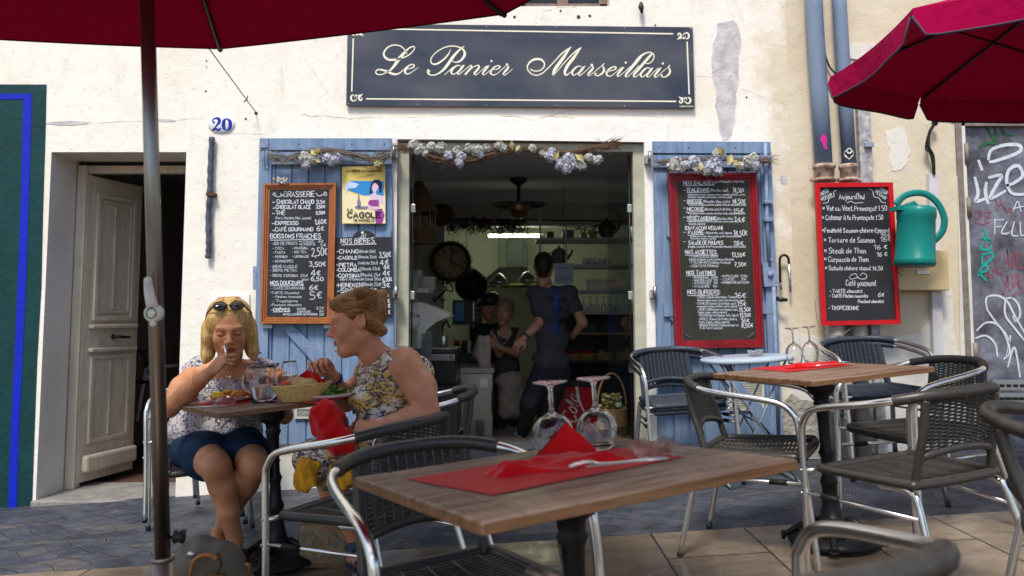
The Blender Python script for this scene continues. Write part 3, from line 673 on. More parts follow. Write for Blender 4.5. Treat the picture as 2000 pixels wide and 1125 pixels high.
# metal door with graffiti
def metal_material():
    m = mat('door_sheet_metal', (.12, .12, .15), .5, .3); t, b = nodes_of(m)
    a = mixc(t, ramp(t, nz(t, ocoord(t), 3.0, 7, .7, .4), [(.4, 0), (.62, 1)]), (.075, .07, .085), (.26, .27, .33))
    a = mixc(t, ramp(t, nz(t, ocoord(t, (1, 1, .5)), 11, 7, .7), [(.6, 0), (.7, .8)]), a, (.16, .12, .10)); t.links.new(a, b.inputs['Base Color']); bumpn(t, b, nz(t, ocoord(t), 12, 5), .2); return m
b = MB(); b.box((MD[0], WALL + .03, MD[2]), (MD[1], WALL + .07, MD[3])); md = b.build('metal_door', metal_material(), nb)
b = MB(); rust = mat('rusty_metal', (.20, .15, .11), .7, .4, col2=(.30, .28, .27), vscale=14)
b.box((MD[0] - .02, WALL - .012, MD[2]), (MD[0] + .022, WALL + .03, MD[3] + .01)); b.box((MD[0] + .022, WALL - .010, MD[3] - .03), (MD[1], WALL + .03, MD[3] + .01))
for v in (300, 405, 690): c = W(1888 + (v - 300) * .045, v, .012); b.tube([c + Vector((0, 0, -.07)), c + Vector((0, 0, .07))], .016, 8)
b.build('door_frame', rust, md)
DF = WF(-.028)
def graf(pts, wid, m, nm, jit=0, k=6):
    b = MB()
    for i, st in enumerate(pts):
        q = catmull([(x, y) for x, y in st], k); n = len(q)
        put_stroke(b, q, [wid * (.75 + .25 * math.sin(PI * j / max(1, n - 1))) for j in range(n)], WF(-.027 + .0004 * i))
    return b.build(nm, m, md)
GS_ = 237 / 120.
def gq(*s): return [[(1880 + p[0] / 1.975, 210 + p[1] / 1.975) for p in st] for st in s]
M_GW = mat('spray_white', (.62, .66, .74), .6, var=.2, vscale=30); M_GG = mat('spray_green', (.015, .13, .04), .6); M_GT = mat('spray_teal', (.01, .36, .30), .6); M_GR = mat('marker_red', (.35, .05, .09), .6)
graf(gq([(100, 200), (110, 165), (160, 145), (215, 145), (225, 165), (190, 185), (130, 205), (105, 210)], [(62, 205), (75, 240)], [(48, 270), (60, 330), (50, 362), (92, 350)], [(92, 290), (88, 325), (98, 370)], [(102, 270), (150, 262), (130, 300), (108, 350), (165, 322)], [(172, 300), (200, 290), (232, 262), (215, 225), (180, 240), (170, 285), (190, 330), (240, 335)],), 7, M_GW, 'graffiti')
graf(gq([(95, 780), (92, 735), (130, 725), (170, 745), (200, 800), (240, 870)], [(95, 780), (130, 830), (170, 880), (180, 930), (170, 965), (185, 880)], [(160, 740), (190, 735), (215, 760), (222, 800), (205, 825), (195, 805)], [(55, 860), (90, 830), (130, 835), (160, 870), (182, 940), (160, 970)], [(50, 890), (90, 880), (125, 910), (135, 960)], [(175, 1000), (200, 925), (222, 1040)], [(165, 745), (165, 800), (200, 850), (240, 900)]), 4.2, M_GW, 'graffiti')
graf(gq([(125, 430), (124, 490)], [(122, 435), (160, 432)], [(124, 462), (150, 458)], [(172, 440), (150, 485), (190, 480), (165, 490)], [(200, 440), (190, 490), (215, 495)], [(222, 440), (225, 490), (240, 492)], [(195, 400), (212, 362), (225, 402)], [(195, 390), (240, 380)]), 2.6, M_GW, 'graffiti')
graf(gq([(60, 25), (95, 80), (126, 125), (120, 25)], [(150, 30), (150, 60), (160, 100), (195, 108)], [(150, 45), (212, 30)], [(165, 40), (205, 42)], [(65, 155), (95, 138), (138, 142)]), 4.5, M_GG, 'graffiti')
graf(gq([(85, 470), (95, 500), (105, 515), (72, 500)], [(80, 520), (72, 545), (105, 548), (112, 530)], [(75, 570), (110, 560), (115, 580), (80, 605), (75, 572)], [(60, 650), (75, 615), (95, 610), (92, 630), (68, 640), (92, 668)]), 4.5, M_GT, 'graffiti')
graf(gq([(40, 410), (60, 400), (75, 415), (55, 430), (45, 420)], [(85, 400), (90, 440)], [(90, 405), (110, 400), (95, 425), (112, 420)], [(45, 440), (75, 450), (105, 440)], [(125, 350), (140, 380), (150, 360)], [(130, 395), (150, 372), (172, 400), (185, 385), (190, 430)], [(102, 625), (98, 650), (106, 655), (100, 632)], [(112, 628), (122, 628), (115, 655)],
          [(150, 570), (130, 590), (132, 630), (150, 640), (155, 605)], [(160, 560), (165, 600), (175, 580), (172, 545), (182, 620)], [(185, 560), (190, 620), (205, 560), (210, 620)], [(200, 560), (230, 565), (210, 610), (238, 620)], [(150, 650), (165, 680), (175, 650), (160, 720), (150, 700)], [(180, 640), (178, 700), (195, 690), (192, 640)], [(200, 690), (210, 640), (218, 695)], [(222, 640), (222, 690), (238, 700)], [(190, 735), (210, 712), (238, 720)]), 1.5, M_GR, 'graffiti')
b = MB(); c = P(1960, 762, 5.0)
for i in range(2):
    b.bbox((MD[0] + .1, WALL - .10 - i * .01, c.z - .10 + i * .085), (MD[1], WALL - .06, c.z - .03 + i * .085), .003)
gr = b.build('perforated_rail', M_STEEL, nb)
b = MB()
for i in range(26):
    for j in range(2): x = MD[0] + .14 + i * .045; b.bbox((x, WALL - .117 - .0, c.z - .078 + j * .085), (x + .028, WALL - .098, c.z - .058 + j * .085), .003)
b.build('slot', M_BLACK, gr)
# ================================================================ SIGN
def sign_material():
    m = mat('sign_navy', (.028, .032, .058), .16, spec=.6, coat=.3); t, b = nodes_of(m)
    a = mixc(t, ramp(t, nz(t, ocoord(t, (.8, 1, 1.6)), 2.0, 4, .5, .4), [(.38, 0), (.68, 1)]), (.020, .023, .042), (.075, .073, .080)); t.links.new(a, b.inputs['Base Color'])
    t.links.new(ramp(t, nz(t, ocoord(t, (6, 1, .6)), 9, 5), [(.35, .10), (.7, .28)]), b.inputs['Roughness']); return m
b = MB(); slab(b, [(679, 46), (1353, 53), (1357, 211), (676, 206)], .012, .030)
sg = b.build('shop_sign', sign_material()); tag(sg, 'long dark navy shop sign with cream script lettering above the café opening', 'sign')
L = {}
L[(730, 80, 13.333)] = ["865 340 16;830 260 26;770 190 26;690 130 28;560 105 30;430 130 34;330 200 36;270 290 42;265 370 48;310 440 54;400 490 52;500 492 52;600 485 48;720 445 36;850 400 30;970 320 28;1050 220 26;1060 160 26;1010 145 28;930 180 34;840 260 50;740 370 75;640 490 82;560 610 72;470 720 55;400 780 40;330 820 30;230 865 26;140 875 26;65 850 28;55 800 28;90 755 30;170 745 38;260 765 42;370 800 55;460 845 58;560 868 48;640 850 35;720 800 28;790 740 22;850 680 22",
 "870 728 18;960 712 26;1040 675 34;1050 630 34;1000 608 28;920 640 34;850 710 50;815 780 50;820 830 42;870 858 30;940 840 22;1040 770 18;1155 690 14"]
L[(860, 80, 13.333)] = ["265 220 10;240 290 24;190 370 36;110 460 42;0 545 46;-80 590 46;-173 605 40;-240 560 32;-245 480 28;-193 380 26;-83 275 26;20 215 26;120 165 26;250 135 28;350 133 28;460 152 30;550 190 36;615 250 50;635 340 64;600 430 62;520 515 48;430 552 32;360 548 24;315 520 16",
 "620 140 18;540 195 36;450 280 54;350 390 70;250 530 74;150 670 68;50 775 52;-40 840 38;-150 885 30;-250 885 30;-310 850 44;-310 790 84;-300 775 80",
 "110 880 16;190 810 18;270 740 24;340 680 24","530 650 20;470 635 26;390 665 42;320 730 56;285 800 54;300 850 38;340 868 28;400 845 22;460 790 18",
 "620 630 20;590 660 55;520 750 52;460 820 42;455 865 28;510 855 20;590 790 18;700 700 20;780 640 24;820 650 34;800 700 44;730 780 50;650 870 46","670 850 16;780 740 18;900 660 22;980 635 30;1015 665 38;990 720 50;920 800 55;880 850 36;920 880 24;990 840 18;1100 740 18;1180 670 18;1240 650 20",
 "1270 645 20;1210 700 55;1130 800 50;1100 850 34;1130 882 24;1190 855 18;1290 770 16;1380 750 16;1470 735 24;1545 695 34;1545 655 32;1490 643 26;1400 690 42;1320 780 52;1310 840 40;1370 882 28;1450 868 20;1560 785 18;1690 665 18;1725 640 20;1770 665 42;1750 720 52;1680 800 52;1640 860 34;1680 888 22;1760 835 18;1880 730 14"]
L[(1020, 80, 13.333)] = ["220 740 30;290 775 28;380 785 28;470 760 30;550 700 32;578 620 36;560 550 42;500 490 50;400 470 58;290 490 54;190 560 44;135 660 34;150 760 28;220 840 26;330 890 28;440 880 28;550 820 28;700 680 28;850 520 28;1050 310 34;1270 160 24",
 "1265 165 22;1180 270 52;1080 420 78;950 600 82;850 740 78;812 850 64;815 885 36;880 820 24;1000 680 24;1200 450 26;1400 260 32;1535 170 22","1530 175 22;1440 290 52;1330 450 74;1210 600 78;1130 740 76;1108 830 62;1140 888 40;1200 860 26;1290 790 22",
 "1540 670 20;1470 655 24;1390 695 42;1320 770 52;1300 840 44;1330 892 30;1390 872 22;1460 820 18","1630 655 20;1580 710 55;1500 810 52;1463 870 34;1500 898 24;1560 862 18;1680 760 18;1780 665 18;1810 650 22;1845 680 42;1820 740 52;1740 830 52;1713 885 34;1750 902 22;1830 845 18;2000 710 16"]
L[(1160, 80, 12.5)] = ["-10 775 16;110 670 16;200 600 18;245 555 28","205 605 20;240 660 40;240 730 48;190 800 42;110 845 28;50 842 24;20 815 24;50 790 40","240 748 16;300 750 16;400 732 18;500 700 28;542 655 34;515 630 30;440 645 32;360 705 48;312 780 50;320 835 36;370 858 26;440 842 20;530 770 16;640 670 16;700 645 16",
 "730 640 20;660 710 52;590 800 47;572 850 32;610 862 22;690 805 16;830 680 18;940 590 24;1070 440 50;1180 345 46;1290 288 32;1380 280 28;1450 320 28;1467 400 26;1430 480 26;1370 535 26;1310 552 24;1260 542 18","1150 390 40;1000 560 58;880 700 60;790 810 52;773 862 34;820 872 22;890 820 16;1000 710 16;1100 600 16",
 "1410 320 40;1330 410 60;1200 560 62;1080 700 62;990 800 56;973 862 34;1010 877 22;1060 852 18;1130 790 16","1370 670 20;1310 655 24;1230 700 44;1160 780 50;1143 840 44;1180 877 30;1230 852 20;1290 800 16",
 "1440 650 20;1390 710 54;1320 800 50;1288 855 34;1320 882 22;1380 845 16;1500 720 18;1590 660 18","1640 655 20;1570 730 52;1500 820 48;1476 870 30;1520 887 20;1590 832 16;1700 730 16;1800 650 16;1850 595 28","1815 640 20;1855 700 42;1850 780 48;1800 840 40;1730 882 26;1670 877 22;1640 850 24;1662 830 40"]
b = MB(); SF = WF(.0312); kk = 0
for (ox, oy, s_), sts in L.items():
    for st in sts:
        q = catmull([[float(a) for a in p.split()] for p in st.split(';')], 6); kk += 1
        put_stroke(b, [(ox + p[0] / s_, oy + p[1] / s_) for p in q], [max(.9, p[2] / s_) for p in q], WF(.0304 + .0001 * kk))
for ox, oy, s_, x, y, r in ((860, 80, 13.333, 1332, 522, 28), (860, 80, 13.333, 1735, 612, 32), (1020, 80, 13.333, 1812, 625, 34), (1160, 80, 12.5, 778, 528, 27), (1160, 80, 12.5, 1683, 550, 27)):
    c = (ox + x / s_, oy + y / s_); b.prism([W(c[0] + r / s_ * math.cos(a), c[1] + r / s_ * math.sin(a), .0345) for a in [k * PI / 6 for k in range(12)]], (0, .002, 0))
for q in (((719, 56), (1314, 66)), ((716, 193), (1320, 198)), ((690, 76), (687, 178)), ((1342, 82), (1346, 183))): put_stroke(b, list(q), 2.6, SF)
def fleuron(cx, cy, sx, sy):
    for st in ("7 6 2;11 3 3.4;11 -3 3.4;7 -6 2.4;2 -4 1.8;-1 1 2.2;1 5 2.4;4 4 1.8;4 1 1.2", "-11 7 1.2;-6 3 3.6;-4 -2 3;-7 -5 2.8;-10 -3 2.2;-9 0 1.4", "-6 6 1;-2 3 2.4;1 -2 1.6"):
        q = catmull([[float(a) for a in p.split()] for p in st.split(';')], 5)
        put_stroke(b, [(cx + p[0] * sx, cy + p[1] * sy) for p in q], [p[2] for p in q], SF)
fleuron(1334, 70, 1, 1); fleuron(1337, 196, 1, -1); fleuron(697, 191, -1, -1); fleuron(699, 63, -1, 1)
text(b, "Lettres & Salles", 1328, 209, 3.2, SF, w=26, wid=.6)
b.build('lettering', M_CREAM, sg)
b = MB()
for x in (680, 815, 950, 1087, 1220, 1350):
    for y in (50 + (x - 680) * .009, 203 + (x - 680) * .008): b.ball(W(x, y, .031), .0045, 6, sq=(1, .5, 1))
b.build('screw', M_STEEL, sg)
# ---------------------------------------------------------------- number plate 20
c = W(433, 243); b = MB(); b.lathe([(0, .012), (.085, .012), (.094, .006), (.096, 0)], 32, Matrix.Translation((c.x, WALL, c.z)) @ Matrix.Rotation(PI/2, 4, 'X') @ Matrix.Diagonal((1, .66, 1, 1)))
npl = b.build('house_number_plate', mat('enamel', (.72, .74, .80), .25)); tag(npl, 'small oval white enamel plate with blue number 20 by the doorway', 'number plate')
b = MB(); f = WF(.0135)
for st in ("416 239 1;415 235 2;420 231 3;427 232 6;428 238 6;423 245 3;416 254 2", "416 253.5 4;421 252 4.5;427 254 4.5;431 250 2", "442 231 1.5;437 237 6.5;437 249 6.5;442 255 1.5", "442 231 1.5;449 237 6.5;449 249 6.5;443 255 1.5", "417 238 4.5;418 240 3.5"):
    q = catmull([[float(a) for a in p.split()] for p in st.split(';')], 5); put_stroke(b, [(p[0], p[1]) for p in q], [p[2] for p in q], f)
b.build('number', mat('enamel_blue', (.01, .03, .30), .3), npl)
# black wrapped pipe under it
b = MB(); q = catmull([(414, 268), (411, 330), (410, 375), (407, 430), (408, 480), (406, 505)], 8); b.tube([W(x, y, .03) for x, y in q], [.019 + .0025 * math.sin(i * 1.7) for i in range(len(q))], 10)
o = b.build('wrapped_pipe', mat('wrapped_tape', (.035, .045, .065), .55, col2=(.10, .12, .16), vscale=30)); tag(o, 'thin black taped pipe running down the white wall below the number 20', 'pipe')
b = MB(); slabr(b, 402, 376, 418, 382, 0, .055); b.build('clamp', mat('rust', (.12, .04, .02), .8, var=.3), o)
# electric plate behind the blonde woman, ceiling hook, cord
b = MB(); slab(b, [(417, 576), (487, 575), (487, 655), (417, 655)], 0, .014); tag(b.build('junction_cover', M_WHITE2), 'square off-white cover plate on the wall behind the blonde woman', 'cover plate')
b = MB(); b.tube([W(1252, 6, .03), W(1252, 14, .05), W(1254, 26, .05)], [.012, .020, .006], 8); tag(b.build('wall_hook', M_DARKMETAL), 'small black iron shutter catch on the wall right of the upper window', 'hook')
b = MB(); a = P(330, -12, 4.0); z = W(500, 220, .004); q = [a.lerp(z, t) for t in (0, .3, .6, .9, 1)]; b.tube(q, .0035, 6); b.tube([W(476, 199, .1), W(482, 195, .1), W(484, 187, .1)], .004, 6)
tag(b.build('tie_cord', mat('cord', (.10, .09, .09), .7)), 'thin grey cord tied from the big umbrella to the wall', 'cord')

# ================================================================ MENU BOARDS
def frame_board(name, label, cat, q, fw, m_fr, m_bd, off=.07, depth=.03, prof=2, fpanel=None):
    """q outer corners tl tr br bl in pixels; fw frame width px"""
    cx = sum(p[0] for p in q) / 4; cy = sum(p[1] for p in q) / 4
    def ins(d):
        r = []
        for x, y in q: r.append((x + (d if x < cx else -d), y + (d if y < cy else -d)))
        return r
    i1 = ins(fw)
    b = MB(); slab(b, ins(fw * .6), off, off + depth * .45); o = b.build(name, m_bd); tag(o, label, cat)
    b = MB()
    for k in range(prof):
        a_, c_ = ins(fw * k / prof), ins(fw * (k + 1) / prof - .4); z = off + depth * (1 - .22 * k) - .001 * k
        for i in range(4):
            j = (i + 1) % 4; slab(b, [a_[i], a_[j], c_[j], c_[i]], off, z)
    b.build('frame', m_fr, o)
    return o, off + depth * .45
def T(o, lines, ox, oy, s, off, nm='chalk_writing', m=None, wid=None):
    b = MB()
    for l in lines:
        st, x, y, h, wd = l[:5]; kw = l[5] if len(l) > 5 else {}
        wdt = kw.pop('wid', None) if kw else None
        text(b, st, ox + x / s, oy + y / s, h / s, WF(off), w=wd / s, wid=wdt or wid, **kw)
    return b, o
def underline(b, x0, y0, x1, y1, ox, oy, s, off, wid=1.0):
    q = [(ox + (x0 + (x1 - x0) * t) / s, oy + (y0 + (y1 - y0) * t) / s + rng.uniform(-.25, .25)) for t in np.linspace(0, 1, 6)]; put_stroke(b, q, wid, WF(off))
def swirl(b, pts, ox, oy, s, off, wid=1.1): put_stroke(b, [(ox + p[0] / s, oy + p[1] / s) for p in catmull(pts, 6)], wid, WF(off))
# brown framed drinks board
bd, z = frame_board('menu_board', 'tall chalkboard in a varnished brown wooden frame headed Brasserie, on the left shutter', 'menu board', [(514, 358), (656, 357), (651, 632), (508, 632)], 13, M_FRAMEW, M_BLACKB, .072, .035, 3)
z += .0015; S6 = (500, 340, 3.75)
big = [("BRASSERIE", 205, 165, 38, 222), ("CHOCOLAT CHAUD", 153, 216, 28, 272), ("CHOCOLAT GLACÉ", 146, 254, 27, 254), ("THÉ", 145, 298, 28, 66), ("EXPRESSO", 140, 371, 25, 168), ("CAFÉ GOURMAND", 140, 418, 25, 278), ("BOISSONS FRAICHES", 105, 470, 32, 368), ("NOS DOUCEURS.", 105, 810, 26, 244),
 ("CRÊPES", 126, 1004, 20, 122), ("-", 122, 216, 22, 16), ("-", 122, 258, 22, 16), ("-", 119, 300, 22, 16), ("-", 118, 372, 22, 16), ("-", 120, 424, 22, 16), ("3,5€", 442, 218, 26, 62), ("3,50€", 440, 250, 22, 66), ("3,50€", 438, 294, 22, 66), ("1,60€", 432, 366, 36, 82), ("6€", 446, 416, 38, 52), ("2,50€", 408, 600, 60, 112), ("3,50€", 390, 676, 34, 118), ("4€", 402, 746, 44, 70), ("6,50", 402, 782, 30, 92), ("6€", 392, 852, 38, 60), ("5€", 394, 918, 56, 86)]
sml = [("(Vert, Menthe, Noir, jasmin)", 142, 330, 17, 260), ("-JUS DE FRUITS", 118, 518, 22, 184), ("*1 FRUIT...", 316, 502, 15, 122), ("*2 FRUITS..", 316, 522, 15, 122), ("4€", 455, 504, 20, 38), ("5€", 470, 530, 20, 42), ("- COCA", 124, 552, 17, 82), ("- ORANGINA", 264, 550, 16, 118), ("- FANTA", 124, 582, 17, 90), ("- ICE-TEA", 264, 578, 16, 106), ("- PERRIER", 124, 614, 17, 106), ("- LIMONADE", 264, 612, 17, 122), ("- SCHWEPPES", 124, 646, 17, 148),
 ("- BIÈRE CAGOLE", 104, 686, 18, 198), ("- BIÈRE PIETRA", 104, 714, 18, 196), ("- BIÈRE CORSINA  25cl", 104, 752, 18, 274), ("50cl", 336, 780, 15, 46), ("- CAFÉ GOURMAND", 112, 844, 18, 244), ("-TARTE Chocolat", 104, 878, 17, 212), ("- Pêches Amandes", 126, 906, 16, 208), ("- Tropézienne", 126, 938, 17, 178), ("-Fondant chocolat", 108, 966, 17, 226), ("-", 108, 1004, 20, 14), ("SUCRE", 300, 994, 13, 66), ("CONFITURE", 302, 1014, 13, 98), ("NUTELLA/CRÈME DE MARRONS", 200, 1034, 14, 250), ("3,5€", 440, 990, 18, 56), ("4€", 462, 1014, 18, 32), ("5€", 464, 1038, 18, 32)]
b, _ = T(bd, big, *S6, z, wid=1.15); swirl(b, [(196, 150), (170, 166), (140, 160), (124, 148), (135, 138), (145, 148)], *S6, z); swirl(b, [(180, 140), (190, 160), (205, 150)], *S6, z); swirl(b, [(440, 140), (460, 160), (490, 150), (505, 132), (518, 146), (508, 158), (500, 148)], *S6, z)
underline(b, 105, 484, 480, 478, *S6, z); underline(b, 105, 816, 350, 818, *S6, z, .8); underline(b, 126, 1010, 250, 1008, *S6, z, .8); b.build('chalk_writing', M_CHALK, bd)
b, _ = T(bd, sml, *S6, z, wid=.72); b.build('chalk_writing', mat('chalk_soft', (.62, .67, .76), .8), bd)
b = MB(); slabr(b, 513, 634, 531, 641, .05, .075); slabr(b, 632, 634, 645, 641, .05, .075); b.build('bracket', mat('white_steel', (.6, .6, .6), .4), bd)
# beers board with rounded top tab
arc = [(733 + 0, 466)] ; pts = [(655, 464), (689, 463)] + [(711 - 22 * math.cos(a), 463 - 13 * math.sin(a)) for a in np.linspace(.15, PI - .15, 9)] + [(733, 463), (765, 463), (767, 617), (653, 618)]
b = MB(); slab(b, pts, .070, .082); bb_ = b.build('beer_board', M_BLACKB); tag(bb_, 'small black chalkboard with a rounded tab headed Nos Bières, left of the café opening', 'menu board')
z = .0832; S8 = (640, 300, 3.516)
big = [("NOS BIÈRES.", 92, 616, 36, 236), ("-CHANG", 62, 684, 26, 150), ("-CAGOLE", 62, 726, 22, 142), ("-PIETRA", 62, 776, 24, 138), ("-COLOMBA", 60, 810, 24, 162), ("-CORSINA", 58, 850, 26, 162), ("-HEINEKEN", 58, 916, 26, 176), ("-SPRITZ  6€", 68, 956, 30, 266), ("3,50€", 354, 714, 38, 78), ("4€", 360, 764, 36, 56), ("4€", 384, 796, 34, 40), ("4€", 378, 838, 34, 48), ("6,50€", 376, 878, 28, 64), ("3€", 372, 920, 32, 54), ("3,50", 354, 986, 28, 62), ("22€", 360, 1028, 30, 66), ("20€", 362, 1064, 30, 66), ("30€", 368, 1104, 30, 60), ("-TOURTEL", 62, 1000, 22, 150), ("-RICARD", 62, 1040, 22, 140), ("-ROSÉ", 62, 1080, 22, 110)]
sml = [("(Blonde 33cl)", 218, 680, 18, 108), ("(Blonde 33cl)", 210, 718, 18, 124), ("(Ambrée 33cl)", 210, 760, 20, 134), ("(Blonde 33cl)", 226, 800, 20, 132), ("(Blonde), 25cl", 224, 842, 20, 136), ("Bière Artisanale Corse 50cl", 86, 870, 18, 278), ("(Blonde 25cl)", 240, 908, 22, 124)]
b, _ = T(bb_, big, *S8, z, wid=1.15); underline(b, 96, 628, 334, 620, *S8, z); swirl(b, [(228, 570), (246, 556), (240, 590), (226, 584), (262, 552), (250, 596)], *S8, z, .7); b.build('chalk_writing', M_CHALK, bb_)
b, _ = T(bb_, sml, *S8, z, wid=.75); b.build('chalk_writing', _m['chalk_soft'], bb_)
b = MB(); b.ball(W(708, 455, .084), .010, 10, sq=(1, .4, 1)); b.build('hook_eye', M_WHITEP, bb_)
# tin beer poster: plain generic figure
q = [(668, 326), (752, 324), (753, 437), (668, 437)]
b = MB(); slab(b, q, .068, .074); po = b.build('tin_poster', mat('poster_yellow', (.80, .62, .16), .4, var=.1, vscale=3)); tag(po, 'yellow enamelled tin beer poster with a woman holding a tray, on the left shutter', 'poster')
def flat(nm, polys, col, off, par, rough=.45):
    b = MB()
    for p in polys: b.prism([W(x, y, off) for x, y in p], (0, .001, 0))
    return b.build(nm, mat('pr_' + nm, col, rough), par)
S9 = lambda pts: [(640 + x / 3.516, 300 + y / 3.516) for x, y in pts]
flat('sand', [S9([(104, 250), (180, 280), (300, 290), (396, 290), (396, 478), (104, 478)])], (.82, .74, .45), .0752, po)
flat('sea', [S9([(150, 186), (384, 190), (384, 285), (250, 288), (170, 262), (120, 240)])], (.03, .25, .62), .0762, po)
flat('foam', [S9([(115, 215), (150, 190), (215, 210), (190, 235), (140, 240), (125, 280)])], (.55, .65, .85), .0770, po)
flat('figure', [S9([(318, 190), (345, 195), (348, 235), (330, 262), (334, 282), (380, 290), (386, 350), (360, 330), (352, 380), (320, 385), (230, 372), (232, 362), (282, 358), (290, 285), (318, 270), (304, 230)])], (.72, .55, .66), .0776, po)
flat('dress', [S9([(284, 322), (300, 318), (350, 316), (352, 362), (300, 362), (276, 345)]), S9([(322, 392), (372, 376), (390, 420), (372, 480), (330, 480)])], (.30, .05, .28), .0784, po)
flat('figure_hair', [S9([(300, 200), (322, 178), (355, 178), (372, 210), (368, 262), (356, 270), (350, 225), (330, 200), (312, 205), (296, 240), (306, 270), (286, 272), (292, 230)])], (.02, .015, .04), .0790, po)
flat('bottle_and_tray', [S9([(208, 280), (216, 280), (218, 310), (226, 330), (226, 368), (202, 368), (202, 330), (208, 310)]), S9([(182, 362), (280, 362), (264, 378), (200, 378)])], (.22, .2, .35), .0795, po)
b = MB()
text(b, "LA BIÈRE DU CABANON", 640 + 130 / 3.516, 300 + 124 / 3.516, 12 / 3.516, WF(.0805), w=240 / 3.516, wid=.9, wob=0)
text(b, "LA", 640 + 138 / 3.516, 300 + 394 / 3.516, 18 / 3.516, WF(.0805), w=34 / 3.516, wid=1.5, wob=0)
text(b, "CAGOLE", 640 + 136 / 3.516, 300 + 438 / 3.516, 34 / 3.516, WF(.0805), w=228 / 3.516, wid=2.3, wob=0); text(b, "DE MARSEILLE", 640 + 180 / 3.516, 300 + 464 / 3.516, 13 / 3.516, WF(.0805), w=140 / 3.516, wid=1.0, wob=0)
text(b, "A savoir glacée !", 640 + 200 / 3.516, 300 + 170 / 3.516, 12 / 3.516, WF(.0805), w=128 / 3.516, wid=.4, rot=-.2); b.build('lettering', M_BLACK, po)
# red framed salad menu
rb, z = frame_board('framed_menu', 'tall chalkboard in a dark red moulded frame headed Nos Salades, on the right shutter', 'menu board', [(1306, 338), (1478, 337), (1493, 678), (1320, 681)], 21, M_REDW, M_BLACKG, .072, .055, 4)
z += .0015; S7 = (1310, 330, 3.217)
big = [("NOS SALADES:", 80, 98, 24, 196), ("(ENGLISH MENU)", 282, 84, 22, 178), ("ITALIENNE", 104, 142, 22, 140), ("14,50€", 392, 148, 32, 68), ("BRESSE", 104, 212, 20, 92), ("14,50€", 388, 220, 30, 80), ("NIÇOISE:", 104, 262, 20, 108), ("15€", 394, 276, 28, 62), ("VÉGÉTARIENNE:", 102, 318, 20, 190), ("14€", 400, 330, 28, 66), ("(OU FAÇON VEGAN)", 90, 382, 22, 236), ("PARME:", 110, 410, 22, 100), ("14,50€", 396, 420, 34, 84), ("SALADE DE POULPES", 112, 474, 22, 216), ("18€", 396, 480, 28, 60), ("NOS ASSIETTES.", 92, 534, 24, 200), ("13,50€", 384, 552, 26, 82), ("7,50€", 400, 612, 26, 74), ("NOS TARTINES", 100, 664, 24, 182), ("NOS BURGERS:", 106, 786, 26, 204), ("16€", 402, 812, 32, 68), ("15€", 418, 862, 26, 56), ("13,50€", 430, 896, 26, 72), ("13,50€", 434, 930, 24, 68), ("16€", 442, 964, 26, 52), ("8,50€", 444, 996, 26, 72)]
b, _ = T(rb, big, *S7, z, wid=1.0)
for u in ((80, 106, 276, 102), (102, 148, 246, 146), (102, 218, 200, 216), (96, 272, 208, 268), (100, 326, 292, 320), (108, 416, 206, 412), (92, 542, 292, 540), (100, 672, 280, 668), (106, 796, 300, 792)): underline(b, *u, *S7, z, .8)
b.build('chalk_writing', M_CHALK, rb)
fill = ["jambon cru et cuit, oignons, olives, pommes grelots, câpres", "tomates séchées, parmesan, tomates, noix)", "tomates séchées, poitrine grillée, émincés de poulet, noix)", "Thon, oignons, olives, anchois, tomates, radis, asperges, oignons)", "tomates séchées, tomates, poivrons, câpres, asperge, oeufs,", "tomate, oignons)"]
sml = [("(Mesclun, oeuf,", 250, 142, 18, 112), (fill[0], 108, 166, 11, 356), (fill[1], 108, 182, 11, 276), ("(Mesclun, chou, câpres", 206, 212, 17, 166), (fill[2], 112, 230, 11, 360), ("(Mesclun, oeuf, P. de terre,", 216, 260, 15, 164), (fill[3], 104, 284, 11, 362), ("(Mesclun, olives", 294, 318, 14, 96), (fill[4], 110, 334, 11, 350), (fill[5], 112, 350, 12, 104), ("(Mozzarella, oeuf, oignons,", 222, 408, 15, 164), ("jambon cru et cuit, olives, pomme grelot, tomates séchées", 124, 428, 11, 320), ("tomates, melon, câpres)", 124, 442, 11, 160),
 ("(poulpes marinés à la Provençale, Mesclun, Ratatouille)", 110, 494, 15, 362), ("- CARPACCIO DE BOEUF", 118, 556, 15, 182), ("(viande de Boeuf, câpres, parmesan, Mesclun)", 116, 574, 14, 280), ("- PÂTES ENFANTS (Jambon, Fromage)", 118, 594, 15, 258), ("- ASSIETTE DE FROMAGE", 118, 616, 14, 182), ("- PROVENÇALE   13,50€", 136, 688, 14, 160), ("- MARSEILLAISE  15€", 136, 706, 14, 158), ("- 4 FROMAGES   14€", 136, 724, 14, 158), ("- ITALIENNE   15€", 136, 744, 14, 156), ("- NAPOLITAINE  13,50€", 314, 680, 14, 170), ("- CORSE      15€", 314, 700, 14, 160), ("- BAMBINO ENFANTS 8,50€", 314, 720, 14, 178),
 ("- CORSE: (viande charolaise, Tomme", 158, 812, 16, 248), ("tomates, tomme, oignons, figue, figatelli, salade, sauce)", 166, 830, 11, 300), ("- CHARLOIS (viande Charolaise, oeuf,", 158, 852, 15, 254), ("mayonnaise, ketchup, cheddar, salade, oignons)", 166, 868, 11, 252), ("- VÉGÉTARIEN (pavé de légumes cuits,", 168, 890, 15, 256), ("Figues, tomme, salade, oignons)", 172, 906, 12, 180), ("- VEGAN (Pavé de légumes, tofu, figues)", 170, 926, 16, 254), ("- POULET (Émincé de Poulet, beurre,", 172, 950, 16, 246), ("Poivre, Coppa, salade, oignons)", 178, 968, 14, 190), ("- BURGER ENFANTS (cheeseburger et", 172, 988, 15, 254), ("P. de Terre Sautées)", 184, 1006, 15, 140)]
b, _ = T(rb, [l for l in sml], *S7, z + .0002, wid=.62)
